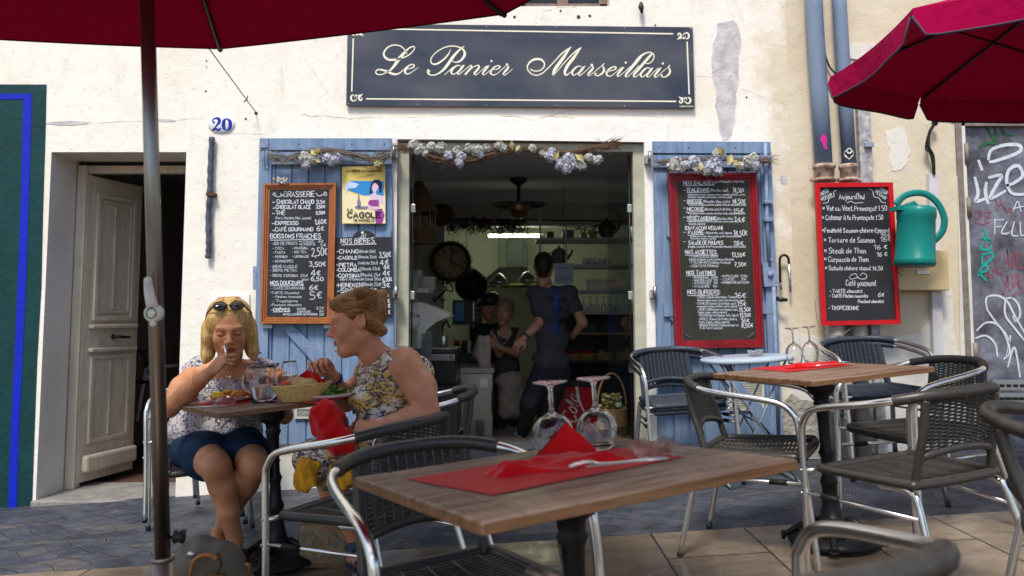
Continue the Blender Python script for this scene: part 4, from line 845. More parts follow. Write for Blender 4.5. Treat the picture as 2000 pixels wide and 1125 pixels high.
for y in (142, 206, 252, 312, 406, 464): text(b, "-", 1310 + 80 / 3.217, 330 + y / 3.217, 5, WF(z), w=4, wid=.9)
b.build('chalk_writing', _m['chalk_soft'], rb)
b = MB(); slab(b, [(1338, 650), (1351, 659), (1349, 661), (1338, 654)], .09, .1015); slab(b, [(1473, 648), (1474, 652), (1460, 662), (1458, 660)], .09, .1015); b.build('picture_corner', mat('tape', (.07, .09, .11), .4), rb)
# bright red framed daily menu
db, z = frame_board('daily_menu_board', 'black chalkboard in a bright red frame headed Aujourd\'hui, on the beige wall', 'menu board', [(1593, 357), (1744, 356), (1760, 633), (1606, 636)], 9, M_REDB, M_BLACKB, .13, .03, 1)
z += .0015; S2 = (1540, 300, 2.813)
L2 = [("Aujourd'hui", 278, 250, 30, 138), ("* Vol au Vent Provençal 1 50", 188, 314, 28, 352), ("* Calamar à la Provençale 1 50", 186, 364, 26, 334), ("*Feuilleté Saumon-chèvre-Epinards", 186, 434, 24, 380), ("15€", 508, 460, 20, 50), ("* Tartare de Saumon", 196, 488, 26, 278), ("16€", 506, 484, 26, 56), ("* Steak de Thon", 198, 548, 28, 226), ("16 €", 470, 526, 24, 72), ("* Carpaccio de Thon", 198, 594, 26, 240), ("16 €", 486, 566, 24, 56), ("* Salade chèvre chaud 14,50", 202, 640, 22, 316), ("Café gourmand", 316, 726, 30, 164), ("- TARTE chocolat", 228, 764, 18, 178), ("- TARTE Pêches Amandes", 226, 790, 17, 210), ("6€", 492, 786, 22, 34), ("-Fondant chocolat", 378, 820, 18, 146), ("- TROPÉZIENNE", 220, 858, 20, 166)]
b, _ = T(db, L2, *S2, z, wid=.95)
text(b, "AUSSI", *(1540 + 178 / 2.813, 300 + 232 / 2.813), 7, WF(z), w=17, wid=.9, rot=-.5); text(b, "VEGAN", 1540 + 184 / 2.813, 300 + 262 / 2.813, 7, WF(z), w=23, wid=.9, rot=-.5)
text(b, "AUSSI", 1540 + 500 / 2.813, 300 + 196 / 2.813, 7, WF(z), w=16, wid=.9, rot=.7); text(b, "VEGAN", 1540 + 474 / 2.813, 300 + 208 / 2.813, 7, WF(z), w=25, wid=.9, rot=.7)
for s_ in ([(266, 200), (248, 212), (250, 235), (225, 245), (215, 268), (190, 272)], [(440, 192), (462, 205), (470, 235), (498, 245), (510, 265), (534, 270)], [(322, 270), (345, 262), (365, 272), (410, 268)], [(340, 668), (370, 660), (385, 685), (420, 688), (430, 670), (410, 656), (395, 668)], [(335, 676), (345, 690), (385, 678)], [(405, 728), (415, 722), (425, 730)]): swirl(b, s_, *S2, z, .95)
b.build('chalk_writing', M_CHALK, db)

# ================================================================ PIPES
def pipe(name, label, pts, r, m, off=.09, group='pipes on the beige wall', n=14):
    b = MB(); b.tube([W(x, y, off) for x, y in pts], r, n); o = b.build(name, m); return tag(o, label, 'pipe', group)
M_PIPE = mat('pipe_paint', (.20, .26, .36), .45, col2=(.14, .19, .28), vscale=6, bump=.2, bscale=40, stretch=(1, 1, .3)); M_RUSTW = mat('rusty_white', (.62, .56, .47), .7, col2=(.20, .075, .03), vscale=22, bump=.4); M_PEEL = mat('peeling_paint', (.62, .60, .57), .7, col2=(.17, .19, .24), vscale=22, detail=9)
p1 = pipe('downpipe', 'left and thicker of the two blue-grey downpipes, with a pink fish sticker', [(1587, -60), (1590, 20), (1600, 180), (1609, 325)], .058, M_PIPE)
p2 = pipe('downpipe', 'right blue-grey downpipe, with a round black sticker', [(1637, -60), (1640, 20), (1650, 180), (1659, 325)], .048, M_PIPE)
for p_, x, r in ((p1, 1610, .066), (p2, 1657, .055)):
    b = MB(); c = W(x, 338, .09)
    b.lathe([(r * .9, .06), (r * 1.12, .055), (r * 1.12, .03), (r, .025), (r * .92, -.035), (r * .8, -.045)], 20, Matrix.Translation(c)); b.lathe([(r * .9, -.035), (r * 1.15, -.04), (r * 1.15, -.055), (r * .9, -.06)], 16, Matrix.Translation(c)); b.bbox((c.x - r * 1.5, c.y - .012, c.z - .058), (c.x + r * 1.5, c.y + .012, c.z - .036), .004); b.build('collar', M_RUSTW, p_)
    b = MB(); b.tube([W(x + 2, 350, .075), W(x + 12, 500, .06), W(x + 20, 620, .075), W(x + 30, 900, .08)], r * .9, 14); b.build('lower_pipe', mat('old_iron_pipe', (.50, .47, .44), .7, col2=(.33, .28, .25), vscale=9), p_)
b = MB(); slab(b, [(1676, 208), (1700, 208), (1706, 360), (1682, 360)], 0, .05); o = b.build('peeling_conduit', M_PEEL); tag(o, 'square conduit with peeling white paint right of the downpipes', 'pipe'); b = MB(); slab(b, [(1700, 600), (1716, 600), (1735, 890), (1716, 890)], 0, .05); b.build('lower_conduit', M_PEEL, o); b = MB(); b.bbox(tuple(W(1690, 287, .075)), tuple(W(1703, 280, .04)), .003); b.build('bracket', M_STEEL, o)
b = MB(); slab(b, [(1815, 338), (1832, 338), (1850, 880), (1828, 880)], 0, .045); cd = b.build('white_conduit', mat('white_pvc', (.60, .59, .62), .4, var=.12, vscale=9)); tag(cd, 'white plastic cable duct behind the green watering can', 'pipe')
b = MB(); b.tube([W(x, y, .05) for x, y in catmull([(1824, 340), (1822, 305), (1813, 285), (1816, 258), (1828, 238)], 6)], .011, 7); b.tube([W(x, y, .055) for x, y in catmull([(1823, 330), (1817, 300), (1808, 290), (1812, 265)], 6)], .006, 6); b.ball(W(1826, 240, .05), .022, 8); b.build('black_cable', M_RUBBER, cd)
b = MB(); b.tube([W(x, y, .03) for x, y in catmull([(1607, 70), (1610, 100), (1620, 130), (1634, 145)], 6)], .006, 6); tag(b.build('hanging_cable', M_RUBBER), 'short black cable hanging between the two blue-grey downpipes', 'cable')
b = MB(); b.tube([W(x, y, .14) for x, y in catmull([(1598, 580), (1592, 592), (1598, 630), (1612, 650), (1640, 655), (1668, 640), (1690, 655), (1700, 672), (1722, 675), (1722, 650), (1710, 636)], 6)], .0028, 5); tag(b.build('loose_wire', mat('wire', (.25, .22, .20), .6)), 'thin loose wire looping below the bright red menu board', 'cable')
# stickers
b = MB(); f = lambda x, y: W(x, y, .15)
b.prism([f(x, y) for x, y in ((1603, 266), (1608, 262), (1614, 266), (1616, 275), (1614, 284), (1617, 292), (1610, 290), (1606, 280), (1602, 273))], (0, .001, 0)); b.build('fish_sticker', mat('pink_sticker', (.55, .03, .25), .4), p1)
b = MB(); c = W(1658, 300, .1395); b.lathe([(0, 0), (.036, 0)], 24, Matrix.Translation(c) @ Matrix.Rotation(PI/2, 4, 'X')); s1 = b.build('round_sticker', M_BLACK, p2)
b = MB(); q = catmull([(1652, 295), (1658, 290), (1664, 294), (1660, 299), (1655, 297)], 4); put_stroke(b, q, 3, WF(.1405)); put_stroke(b, catmull([(1651, 303), (1658, 310), (1666, 303)], 4), 2.4, WF(.1405)); put_stroke(b, [(1658 + 9.2 * math.cos(a), 300 + 9.2 * math.sin(a)) for a in np.linspace(0, 2 * PI, 25)], .8, WF(.1405)); b.build('sticker_print', M_WHITEP, s1)
# mailbox
b = MB(); c0 = W(1745, 488, .13); c1 = W(1828, 568, .0); M_MAIL = mat('mailbox_paint', (.60, .47, .26), .4, var=.08)
b.bbox((c0.x, WALL - .13, c1.z), (c1.x + .02, WALL, c0.z), .006); mb_ = b.build('mailbox', M_MAIL); tag(mb_, 'cream metal mailbox on the wall beneath the green watering can', 'mailbox')
def onf(x, y, o): return P(x, y, WALL - .13 - o)
b = MB(); b.bbox(tuple(onf(1757, 516, .010)), tuple(onf(1815, 500, 0)), .003); b.bbox(tuple(onf(1790, 536, .006)), tuple(onf(1816, 527, 0)), .002); b.build('flap', M_MAIL, mb_)
b = MB(); b.bbox(tuple(onf(1791, 535, .008)), tuple(onf(1815, 528, .005)), .001); b.build('name_slot', M_WHITEP, mb_)
b = MB(); b.lathe([(0, .006), (.011, .006), (.012, 0)], 12, Matrix.Translation(onf(1760, 534, 0)) @ Matrix.Rotation(PI/2, 4, 'X')); b.build('lock', M_STEEL, mb_)
# watering can, hanging on its side against the duct
M_CAN = mat('green_plastic', (.006, .20, .18), .35, var=.12, vscale=5)
wc = empty('watering_can', W(1788, 450, .30), label='green plastic watering can with a big round handle hanging above the mailbox', cat='watering can')
def rel(x, y, o=.30): return W(x, y, o) - wc.location
b = MB(); ca = rel(1786, 520); cb = rel(1790, 402); ax = (cb - ca); Lc = ax.length; Mx = Matrix.Translation(ca) @ ax.to_track_quat('Z', 'Y').to_matrix().to_4x4()
b.lathe([(0, 0), (.128, 0), (.140, .012), (.138, .045), (.134, .05), (.126, .30), (.132, .315), (.132, Lc - .05), (.128, Lc - .02), (.115, Lc - .012), (.11, Lc - .03), (0, Lc - .04)], 32, Mx, squash=.85); wb = b.build('body', M_CAN, wc)
b = MB(); b.prism([rel(x, y, .34) for x, y in ((1752, 402), (1776, 398), (1786, 392), (1800, 406), (1800, 410), (1752, 410))], (0, .10, 0)); b.build('spout_hood', M_CAN, wc)
b = MB(); q = [(1750, 400), (1764, 384), (1786, 377), (1810, 380), (1832, 398), (1844, 425), (1842, 448), (1830, 465), (1815, 476)]; b.tube([rel(x, y, .30) for x, y in catmull(q, 6)], .011, 10, flat=2.0); b.build('handle', M_CAN, wc)

# ================================================================ DRIED-FLOWER GARLANDS
M_TWIG = mat('dry_twig', (.16, .10, .065), .8, var=.35, vscale=40); M_TWIG2 = mat('grey_twig', (.20, .165, .14), .8, var=.3, vscale=40)
M_PETAL = mat('hydrangea_blue', (.40, .42, .54), .7, col2=(.62, .62, .66), vscale=60); M_PETALW = mat('hydrangea_pale', (.62, .62, .58), .7, col2=(.42, .42, .36), vscale=45); M_LEAFY = mat('dry_leaf', (.45, .40, .18), .6, var=.35, vscale=20)
def garland(name, label, spine, rad, ntw, flowers, leaves, off, mtw, seed):
    r = random.Random(seed); g = empty(name, W(spine[len(spine)//2][0], spine[len(spine)//2][1], off), label=label, cat='garland', group='dried flower garlands'); o = g.location.copy()
    sp = catmull(spine, 8); b = MB(); n = len(sp)
    for i in range(ntw):
        a = r.randint(0, n - 6); L_ = r.randint(7, 16); pts = []
        dx, dy, dz = r.gauss(0, rad * .5), r.gauss(0, rad * .55), r.uniform(-.03, .03)
        for k in range(0, L_, 2):
            j = min(a + k, n - 1); t = k / L_
            px_, py_ = sp[j][0] + dx + r.gauss(0, 1.0), sp[j][1] + dy * (1 - .4 * math.sin(t * PI)) + r.gauss(0, .9)
            pts.append(W(px_, py_, off + dz) - o)
        if r.random() < .35: pts.append(pts[-1] + Vector((r.uniform(-.07, .07), -.01, r.uniform(-.07, .03))))
        b.tube(pts, [r.uniform(.0011, .0024)] * (len(pts) - 1) + [.001], 4)
    for end in (0, -1):
        s = 1 if end else -1
        for i in range(ntw // 7):
            st = W(sp[end][0] - s * r.uniform(4, 30), sp[end][1] + r.gauss(0, rad * .4), off) - o; b.tube([st, st + Vector((s * r.uniform(.05, .11), r.uniform(-.02, .02), r.uniform(-.03, .06)))], [.002, .0008], 4)
    b.build('twigs', mtw, g)
    for (fx, fy, fr, m) in flowers:
        b = MB(); nn = int(26 + fr * 5)
        for i in range(nn):
            d = Vector((r.gauss(0, 1), -abs(r.gauss(0, 1)), r.gauss(0, 1))).normalized(); R_ = fr * .0038 * r.uniform(.45, 1.25)
            c = W(fx, fy, off + .02) - o + Vector((d.x * R_, d.y * R_ * .8, d.z * R_)); z = d; x = z.orthogonal().normalized(); x.rotate(Matrix.Rotation(r.uniform(0, 6.28), 3, z)); y = z.cross(x); s = r.uniform(.010, .019)
            for k in range(4):
                a0 = k * PI / 2 + r.uniform(-.2, .2); e = lambda aa, rr, h: c + (x * math.cos(aa) + y * math.sin(aa)) * rr + z * h
                b.add([e(a0, 0, 0), e(a0 - .6, s * .7, .003), e(a0, s * 1.1, r.uniform(-.002, .006)), e(a0 + .6, s * .7, .003)], [(0, 1, 2, 3)])
        b.build('hydrangea', m, g)
    b = MB()
    for (fx, fy, s) in leaves:
        c = W(fx, fy, off + .05) - o; a = r.uniform(0, 6.28); x = Vector((math.cos(a), -.3, math.sin(a))).normalized(); y = x.cross(Vector((0, 1, 0))).normalized(); s *= .0035; h = Vector((0, -.3 * s, 0))
        b.add([c - x * s, c - y * s * .55 + h, c + y * s * .55 + h, c + x * s, c - x * s * .2 + h * .4], [(0, 1, 4), (1, 3, 4), (3, 2, 4), (2, 0, 4)])
    if leaves: b.build('leaf', M_LEAFY, g)
    return g
garland('garland', 'twig garland with small pale flowers on the left blue shutter', [(528, 308), (560, 312), (595, 300), (630, 294), (670, 298), (705, 306), (735, 310), (756, 304)], 8, 230, [(594, 308, 9, M_PETALW), (612, 310, 10, M_PETALW), (598, 322, 7, M_PETAL), (640, 310, 7, M_PETAL), (657, 310, 8, M_PETAL), (648, 316, 6, M_PETAL), (740, 322, 7, M_LEAFY), (620, 298, 5, M_LEAFY)], [(612, 298, 9), (622, 314, 7)], .12, M_TWIG2, 1)
garland('garland', 'long wavy twig garland with white and lilac hydrangeas across the café opening', [(782, 290), (810, 296), (850, 308), (890, 314), (930, 310), (960, 298), (1000, 290), (1040, 292), (1080, 296), (1120, 298), (1160, 290), (1200, 284)], 8, 420,
 [(808, 284, 9, M_PETALW), (822, 290, 8, M_PETALW), (816, 294, 7, M_PETAL), (842, 287, 7, M_PETALW), (858, 290, 8, M_PETALW), (864, 286, 6, M_PETALW), (876, 304, 7, M_PETAL), (893, 294, 6, M_PETALW), (900, 306, 8, M_PETAL), (898, 318, 7, M_PETAL), (918, 290, 7, M_PETALW), (932, 294, 9, M_PETALW), (938, 302, 6, M_PETAL), (975, 284, 7, M_PETALW), (984, 290, 6, M_PETALW), (950, 290, 6, M_PETALW), (1012, 292, 5, M_PETALW), (1040, 290, 6, M_PETALW), (830, 300, 5, M_PETALW), (1060, 300, 5, M_PETALW), (1074, 306, 9, M_PETAL), (1078, 296, 6, M_PETAL), (1096, 320, 10, M_PETAL), (1106, 328, 9, M_PETAL), (1112, 312, 11, M_PETAL), (1120, 322, 8, M_PETAL), (1136, 324, 7, M_PETALW), (1150, 308, 7, M_PETALW), (1164, 314, 7, M_PETALW), (1170, 310, 5, M_PETAL)],
 [(1000, 284, 10), (1086, 304, 11), (1132, 308, 12), (1010, 290, 6)], .10, M_TWIG, 2)
garland('garland', 'twig garland thick with blue hydrangeas above the dark red framed menu', [(1282, 320), (1310, 314), (1350, 312), (1390, 310), (1430, 312), (1470, 312), (1503, 314)], 5, 160,
 [(1318, 318, 10, M_PETALW), (1328, 328, 9, M_PETALW), (1312, 326, 8, M_PETALW), (1340, 322, 8, M_PETAL), (1355, 316, 9, M_PETAL), (1360, 330, 7, M_PETALW), (1388, 328, 12, M_PETAL), (1396, 322, 11, M_PETAL), (1402, 334, 9, M_PETAL), (1402, 302, 8, M_PETALW), (1410, 306, 7, M_PETAL), (1446, 326, 7, M_PETALW), (1462, 318, 10, M_PETALW), (1470, 310, 9, M_PETALW), (1474, 324, 9, M_PETAL), (1380, 334, 7, M_PETALW)],
 [(1408, 296, 13), (1425, 312, 14), (1368, 324, 10), (1436, 318, 10)], .14, M_TWIG2, 3)
g = empty('flower_sprig', W(547, 352, .1), label='small dried white flower head on top of the brown framed board', cat='flower'); o = g.location.copy(); b = MB(); r = random.Random(9)
for i in range(60):
    c = W(547 + r.gauss(0, 7), 352 + r.gauss(0, 2.5), .1 + r.uniform(0, .03)) - o; d = Vector((r.gauss(0, 1), r.gauss(0, 1), r.gauss(0, 1))).normalized() * .012; e = d.orthogonal().normalized() * .01; b.add([c - d, c - e, c + d, c + e], [(0, 1, 2, 3)])
b.build('petals', M_PETALW, g)
# ================================================================ CAFÉ INTERIOR
M_INW = mat('interior_wall', (.62, .60, .60), .85, var=.12); M_INC = mat('interior_ceiling', (.66, .68, .76), .8, var=.06, vscale=2); M_INF = mat('interior_floor', (.20, .17, .15), .4, var=.2)
M_KIT = mat('kitchen_wall', (.70, .70, .62), .5, var=.06)
CX0, CX1, CY0, CY1, CZ1 = -1.75, 1.52, WALL + .16, 9.6, 2.46
bb, q = room('cafe', CX0, CX1, CY0, CY1, 0.0, CZ1, (M_INF, M_INC), bld)
zb = P(1000, 441, CY1).z; xo = P(868, 500, CY1).x
bb.add([(CX0, CY1, 0), (xo, CY1, 0), (xo, CY1, zb), (CX0, CY1, zb)], [(0, 1, 2, 3)]); bb.add([(CX0, CY1, zb), (CX1, CY1, zb), (CX1, CY1, CZ1), (CX0, CY1, CZ1)], [(0, 1, 2, 3)])
bb.add([(CX0, CY1, zb), (CX1, CY1, zb), (CX1, CY1 + .2, zb), (CX0, CY1 + .2, zb)], [(0, 1, 2, 3)]); bb.add([(xo, CY1, 0), (xo, CY1 + .2, 0), (xo, CY1 + .2, zb), (xo, CY1, zb)], [(0, 1, 2, 3)])
bb.build('cafe_wall', M_INW, bld)
bb, q = room('kitchen', xo - .3, 2.2, CY1 + .2, 11.6, -.01, 2.6, (M_INF, M_KIT), bld)
bb.add([(xo - .3, 11.6, 0), (2.2, 11.6, 0), (2.2, 11.6, 2.6), (xo - .3, 11.6, 2.6)], [(0, 1, 2, 3)])
bb.add([(xo - .3, CY1 + .201, zb), (2.2, CY1 + .201, zb), (2.2, CY1 + .201, 2.6), (xo - .3, CY1 + .201, 2.6)], [(0, 1, 2, 3)]); bb.add([(CX1, CY1 + .201, 0), (2.2, CY1 + .201, 0), (2.2, CY1 + .201, zb), (CX1, CY1 + .201, zb)], [(0, 1, 2, 3)]); bb.add([(xo - .3, CY1 + .201, 0), (xo, CY1 + .201, 0), (xo, CY1 + .201, zb), (xo - .3, CY1 + .201, zb)], [(0, 1, 2, 3)])
bb.build('kitchen_wall', M_KIT, bld)
def pb(b, x0, y0, x1, y1, d, dep, bv=.006):        # box whose front face fills a pixel rectangle at distance d
    a = P(x0, y0, d); c = P(x1, y1, d); return b.bbox((a.x, d, c.z), (c.x, d + dep, a.z), bv)
def thing1(name, label, cat, build, m, group=None):
    b = MB(); build(b); o = b.build(name, m); return tag(o, label, cat, group)
b = MB(); a = P(955, 461, 10.0); c = P(1055, 461, 10.0); b.tube([a, c], .015, 10)
o = b.build('tube_light', mat('lamp_glow', (1, 1, .9), .5, emit=(.86, 1.0, .66), estr=30)); tag(o, 'lit fluorescent tube in the kitchen at the back', 'lamp')
b = MB(); b.bbox((a.x - .05, 10.0 - .03, a.z + .022), (c.x + .05, 10.03, a.z + .05), .004); b.build('fitting', M_WHITEP, o)
def hood(b):
    t = [P(975, 522, 10.7), P(1028, 522, 10.7)]; u = [P(932, 556, 10.4), P(1058, 556, 10.4)]
    vs = [t[0], t[1], Vector((t[1].x, 11.3, t[1].z)), Vector((t[0].x, 11.3, t[0].z)), u[0], u[1], Vector((u[1].x, 11.5, u[1].z)), Vector((u[0].x, 11.5, u[0].z))]
    b.add(vs, [(0, 1, 2, 3), (4, 7, 6, 5), (0, 4, 5, 1), (1, 5, 6, 2), (2, 6, 7, 3), (3, 7, 4, 0)])
o = thing1('cooker_hood', 'black pyramid cooker hood in the kitchen behind the waiter', 'cooker hood', hood, mat('hood_black', (.012, .012, .013), .7))
b = MB(); pb(b, 990, 440, 1022, 522, 10.85, .3); b.build('duct', mat('dark_duct', (.06, .065, .065), .5, .4), o); b = MB(); pb(b, 932, 554, 1058, 558, 10.38, .02, .002); b.build('rail', mat('brass', (.35, .30, .08), .4, 1.), o)
def pend(px, py, d, lab):
    c = P(px, py, d); b = MB(); b.lathe([(.012, .14), (.03, .13), (.06, .11), (.105, .05), (.125, 0), (.12, 0), (.10, .045), (.055, .10), (0, .12)], 24, Matrix.Translation(c)); o = b.build('pendant_lamp', M_STEEL); tag(o, lab, 'lamp', 'steel kitchen lamps')
    b = MB(); b.tube([c + Vector((0, 0, .13)), Vector((c.x, c.y, 2.45))], .004, 6); b.build('cable', M_BLACK, o); b = MB(); b.ball(c + Vector((0, 0, .01)), .045, 10); b.build('bulb', mat('bulb', (.8, .8, .75), .15), o)
pend(975, 556, 9.3, 'left steel pendant lamp, hanging left of the waiter'); pend(1030, 552, 9.3, 'right steel pendant lamp, half behind the waiter\'s head')
# ceiling heater
c = P(1013, 402, 7.8); hz_ = CZ1 - c.z; o = empty('ceiling_heater', c, label='copper ceiling heater with a wide flat disc hanging in the café', cat='heater'); M_COP = mat('copper', (.42, .22, .12), .35, 1., var=.2)
b = MB(); b.lathe([(.27, .0), (.28, .012), (.12, .03), (.03, .035)], 32); b.build('disc', mat('grey_metal', (.12, .12, .13), .4, .8), o)
b = MB(); b.lathe([(0, -.13), (.05, -.125), (.085, -.10), (.10, -.06), (.115, -.055), (.118, -.02), (.12, 0)], 28); b.lathe([(.06, -.115), (.066, -.10)], 20); b.build('reflector', M_COP, o)
b = MB(); b.tube([(0, 0, .03), (0, 0, hz_ - .04)], .02, 10); b.lathe([(0, hz_), (.09, hz_), (.085, hz_ - .03), (.03, hz_ - .07)], 20); b.build('stem', mat('bronze', (.10, .07, .045), .4, .9), o)
b = MB(); b.tube([(.067 * math.cos(a_), .067 * math.sin(a_), -.09) for a_ in np.linspace(0, 2 * PI, 20)], .004, 6); b.tube([(.085 * math.cos(a_), .085 * math.sin(a_), -.065) for a_ in np.linspace(0, 2 * PI, 20)], .004, 6); b.build('heating_ring', mat('ring', (.75, .5, .4), .3, 1.), o)
# clock
c = P(880, 511, 9.1); Mc = Matrix.Translation(c) @ Matrix.Rotation(PI/2, 4, 'X')
b = MB(); b.lathe([(.19, .01), (.20, .03), (.225, .035), (.245, .02), (.245, -.03), (0, -.03)], 40, Mc); o = b.build('wall_clock', mat('clock_rim', (.04, .02, .015), .4)); tag(o, 'round clock with a yellowed face and roman numerals hanging on chains', 'clock')
b = MB(); b.lathe([(0, .012), (.195, .012)], 40, Mc); b.build('clock_face', mat('aged_face', (.40, .33, .20), .5, var=.3, vscale=9), o)
rom = ['XII', 'I', 'II', 'III', 'IIII', 'V', 'VI', 'VII', 'VIII', 'IX', 'X', 'XI']
b = MB()
for k in range(12):
    a_ = k * PI / 6; h = 7.5; wd = 1.6 + 1.5 * len(rom[k])
    cx_, cy_ = 880 + 26 * math.sin(a_), 511 - 26 * math.cos(a_); ca_, sa_ = math.cos(a_), math.sin(a_)
    text(b, rom[k], cx_ - wd / 2 * ca_ - h / 2 * sa_ * 1, cy_ - wd / 2 * sa_ + h / 2 * ca_, h, lambda x, y: P(x, y, 9.086), w=wd, wid=.9, rot=a_, wob=0)
for st, wd in (([(880, 511), (884, 490)], 2.0), ([(880, 511), (905, 524)], 2.2)): put_stroke(b, st, wd, lambda x, y: P(x, y, 9.084))
b.build('numerals_and_hands', M_BLACK, o)
b = MB()
for i in range(26):
    a_ = i / 26 * 2 * PI; r_ = .262; q = [c + Vector(((r_ + .012 * math.cos(t)) * math.cos(a_) + .014 * math.sin(t) * -math.sin(a_), 0, (r_ + .012 * math.cos(t)) * math.sin(a_) + .014 * math.sin(t) * math.cos(a_))) for t in np.linspace(0, 5, 8)]; b.tube(q, .003, 4)
for s in (-1, 1):
    for k in range(12): q0 = c + Vector((s * .19, 0, .2 + k * .03)); b.tube([q0 + Vector((.007 * math.cos(t), 0, .012 * math.sin(t) + .006)) for t in np.linspace(0, 2 * PI, 7)], .0025, 4)
b.build('iron_scrolls_and_chain', M_DARKMETAL, o)
# fan
c = P(920, 556, 9.3); b = MB(); Mf = Matrix.Translation(c) @ Matrix.Rotation(PI/2, 4, 'X')
for rr in np.linspace(.03, .2, 12): b.tube([c + Vector((rr * math.cos(t), -.05 + rr * rr, rr * math.sin(t))) for t in np.linspace(0, 2 * PI, 24)], .003, 4)
b.lathe([(0, 0), (.19, 0), (.2, -.06), (0, -.1)], 24, Mf); b.tube([c, c + Vector((0, .1, -.9))], .02, 8); tag(b.build('electric_fan', M_BLACK), 'black round electric fan behind the clock', 'fan')
# ornamental key
b = MB(); f = lambda x, y: P(x, y, 8.6)
b.tube([f(848, 588), f(872, 565)], .012, 8); b.tube([f(850, 590), f(845, 582), f(850, 578)], .010, 6); b.tube([f(x, y) for x, y in catmull([(872, 565), (866, 555), (876, 552), (884, 560), (882, 570), (872, 565)], 6)], .009, 6); b.tube([f(x, y) for x, y in catmull([(874, 562), (872, 555), (880, 553), (878, 562)], 6)], .007, 6); b.tube([f(858, 578), f(864, 590), f(870, 584)], .010, 6)
tag(b.build('iron_key', M_DARKMETAL), 'large ornamental iron key on the wall above the coffee machine', 'ornament')
# wicker cage
c = P(818, 420, 6.0); o = empty('wicker_cage', c, label='conical wicker lantern hanging inside left of the café opening', cat='lantern'); b = MB()
for z in np.linspace(.02, .26, 16):
    r_ = .15 - (z - .02) * .5; b.tube([(r_ * math.cos(t), r_ * math.sin(t), z) for t in np.linspace(0, 2 * PI, 20)], .008, 5)
for z in np.linspace(-.22, -.12, 6): b.tube([(.13 * math.cos(t), .13 * math.sin(t), z) for t in np.linspace(0, 2 * PI, 20)], .010, 5)
b.lathe([(0, -.23), (.13, -.23)], 16)
b.build('wicker_roof', mat('wicker_brown', (.11, .06, .03), .7, var=.4, vscale=60), o); b = MB()
for k in range(9): a_ = k * 2 * PI / 9; b.tube([(.13 * math.cos(a_), .13 * math.sin(a_), -.13), (.125 * math.cos(a_), .125 * math.sin(a_), .03)], .006, 5)
b.tube([(0, 0, .25), (0, 0, CZ1 - c.z)], .003, 5); b.build('bars', mat('wicker_pale', (.22, .13, .07), .6), o)
# tray on the beam
b = MB(); c = P(862, 420, 9.3); b.lathe([(0, 0), (.16, 0), (.17, .02), (.16, .03), (0, .02)], 24, Matrix.Translation(c) @ Matrix.Rotation(PI/2, 4, 'X'), squash=.8); tag(b.build('round_tray', mat('bronze_tray', (.12, .07, .03), .5, .5)), 'brown oval tray leaning against the back wall beam', 'tray')
# rose garland on rod
g = empty('rose_garland', P(950, 430, 9.2), label='dried dark red roses hanging from a rod across the café', cat='garland'); o_ = g.location.copy(); b = MB(); b.tube([P(860, 428, 9.25) - o_, P(1225, 432, 9.25) - o_], .012, 6); b.build('rod', M_DARKMETAL, g); b = MB(); r = random.Random(4)
for i in range(150):
    x = r.uniform(878, 1020); p = P(x, 430, 9.2) - o_; q = [p]; dx = r.uniform(-.05, .05)
    for k in range(3): p = p + Vector((dx + r.uniform(-.02, .02), r.uniform(-.02, .02), -r.uniform(.01, .07))); q.append(p)
    b.tube(q, .003, 4)
    for k in range(3):
        c = q[r.randint(1, 3)]; d = Vector((r.gauss(0, 1), r.gauss(0, 1), r.gauss(0, 1))).normalized() * .03; e = d.orthogonal().normalized() * .014; b.add([c, c + d * .5 + e, c + d, c + d * .5 - e], [(0, 1, 2, 3)])
b.build('stems', mat('dark_leaf', (.05, .06, .035), .7, var=.3), g)
for px, py in ((883, 447), (907, 442), (945, 430), (955, 434), (1004, 443), (1023, 432), (925, 428), (994, 436)):
    b = MB(); b.ball(P(px, py, 9.15) - o_, .035, 8, sq=(1, 1, .9)); b.ball(P(px, py, 9.13) - o_ + Vector((.01, -.01, .01)), .024, 6); b.build('rose', mat('dry_rose', (.11, .008, .018), .7, var=.3, vscale=50), g)
# --- bar block left: counter, steel dishwasher, coffee machine, crockery
M_BAR = mat('bar_black', (.02, .02, .022), .35)
b = MB(); pb(b, 790, 752, 892, 905, 6.35, .8); tag(b.build('bar_counter', mat('bar_front', (.05, .05, .055), .5)), 'dark bar counter under the coffee machine', 'counter')
b = MB(); pb(b, 832, 682, 890, 752, 6.30, .6, .02); o = b.build('coffee_grinder_base', M_BAR); tag(o, 'black knock-out drawer unit below the coffee machine with a C\'est la vie plate', 'drawer unit')
b = MB(); pb(b, 840, 692, 888, 704, 6.285, .012, .002); pl = b.build('name_plate', mat('slate_plate', (.35, .35, .34), .6), o); b = MB(); text(b, "C'EST LA VIE", 842, 702, 7, lambda x, y: P(x, y, 6.283), w=44, wid=.9, wob=0); b.build('lettering', M_BLACK, pl)
cm = empty('coffee_machine', P(840, 680, 6.4), label='cream espresso machine with a beak-shaped top left of the bar', cat='coffee machine'); o_ = cm.location.copy()
b = MB(); side = [(790, 592), (822, 590), (850, 600), (874, 610), (880, 618), (868, 622), (850, 630), (832, 645), (828, 680), (790, 680)]
b.prism([P(x, y, 6.38) - o_ for x, y in side], (0, .42, 0)); b.build('body', mat('cream_shell', (.85, .80, .70), .25, var=.05), cm)
b = MB(); b.prism([P(x, y, 6.372) - o_ for x, y in [(852, 618), (878, 608), (872, 616), (856, 622)]], (0, .01, 0)); b.bbox(tuple(P(828, 682, 6.3) - o_), tuple(P(890, 676, 6.75) - o_), .004); b.build('drip_tray', M_STEEL, cm)
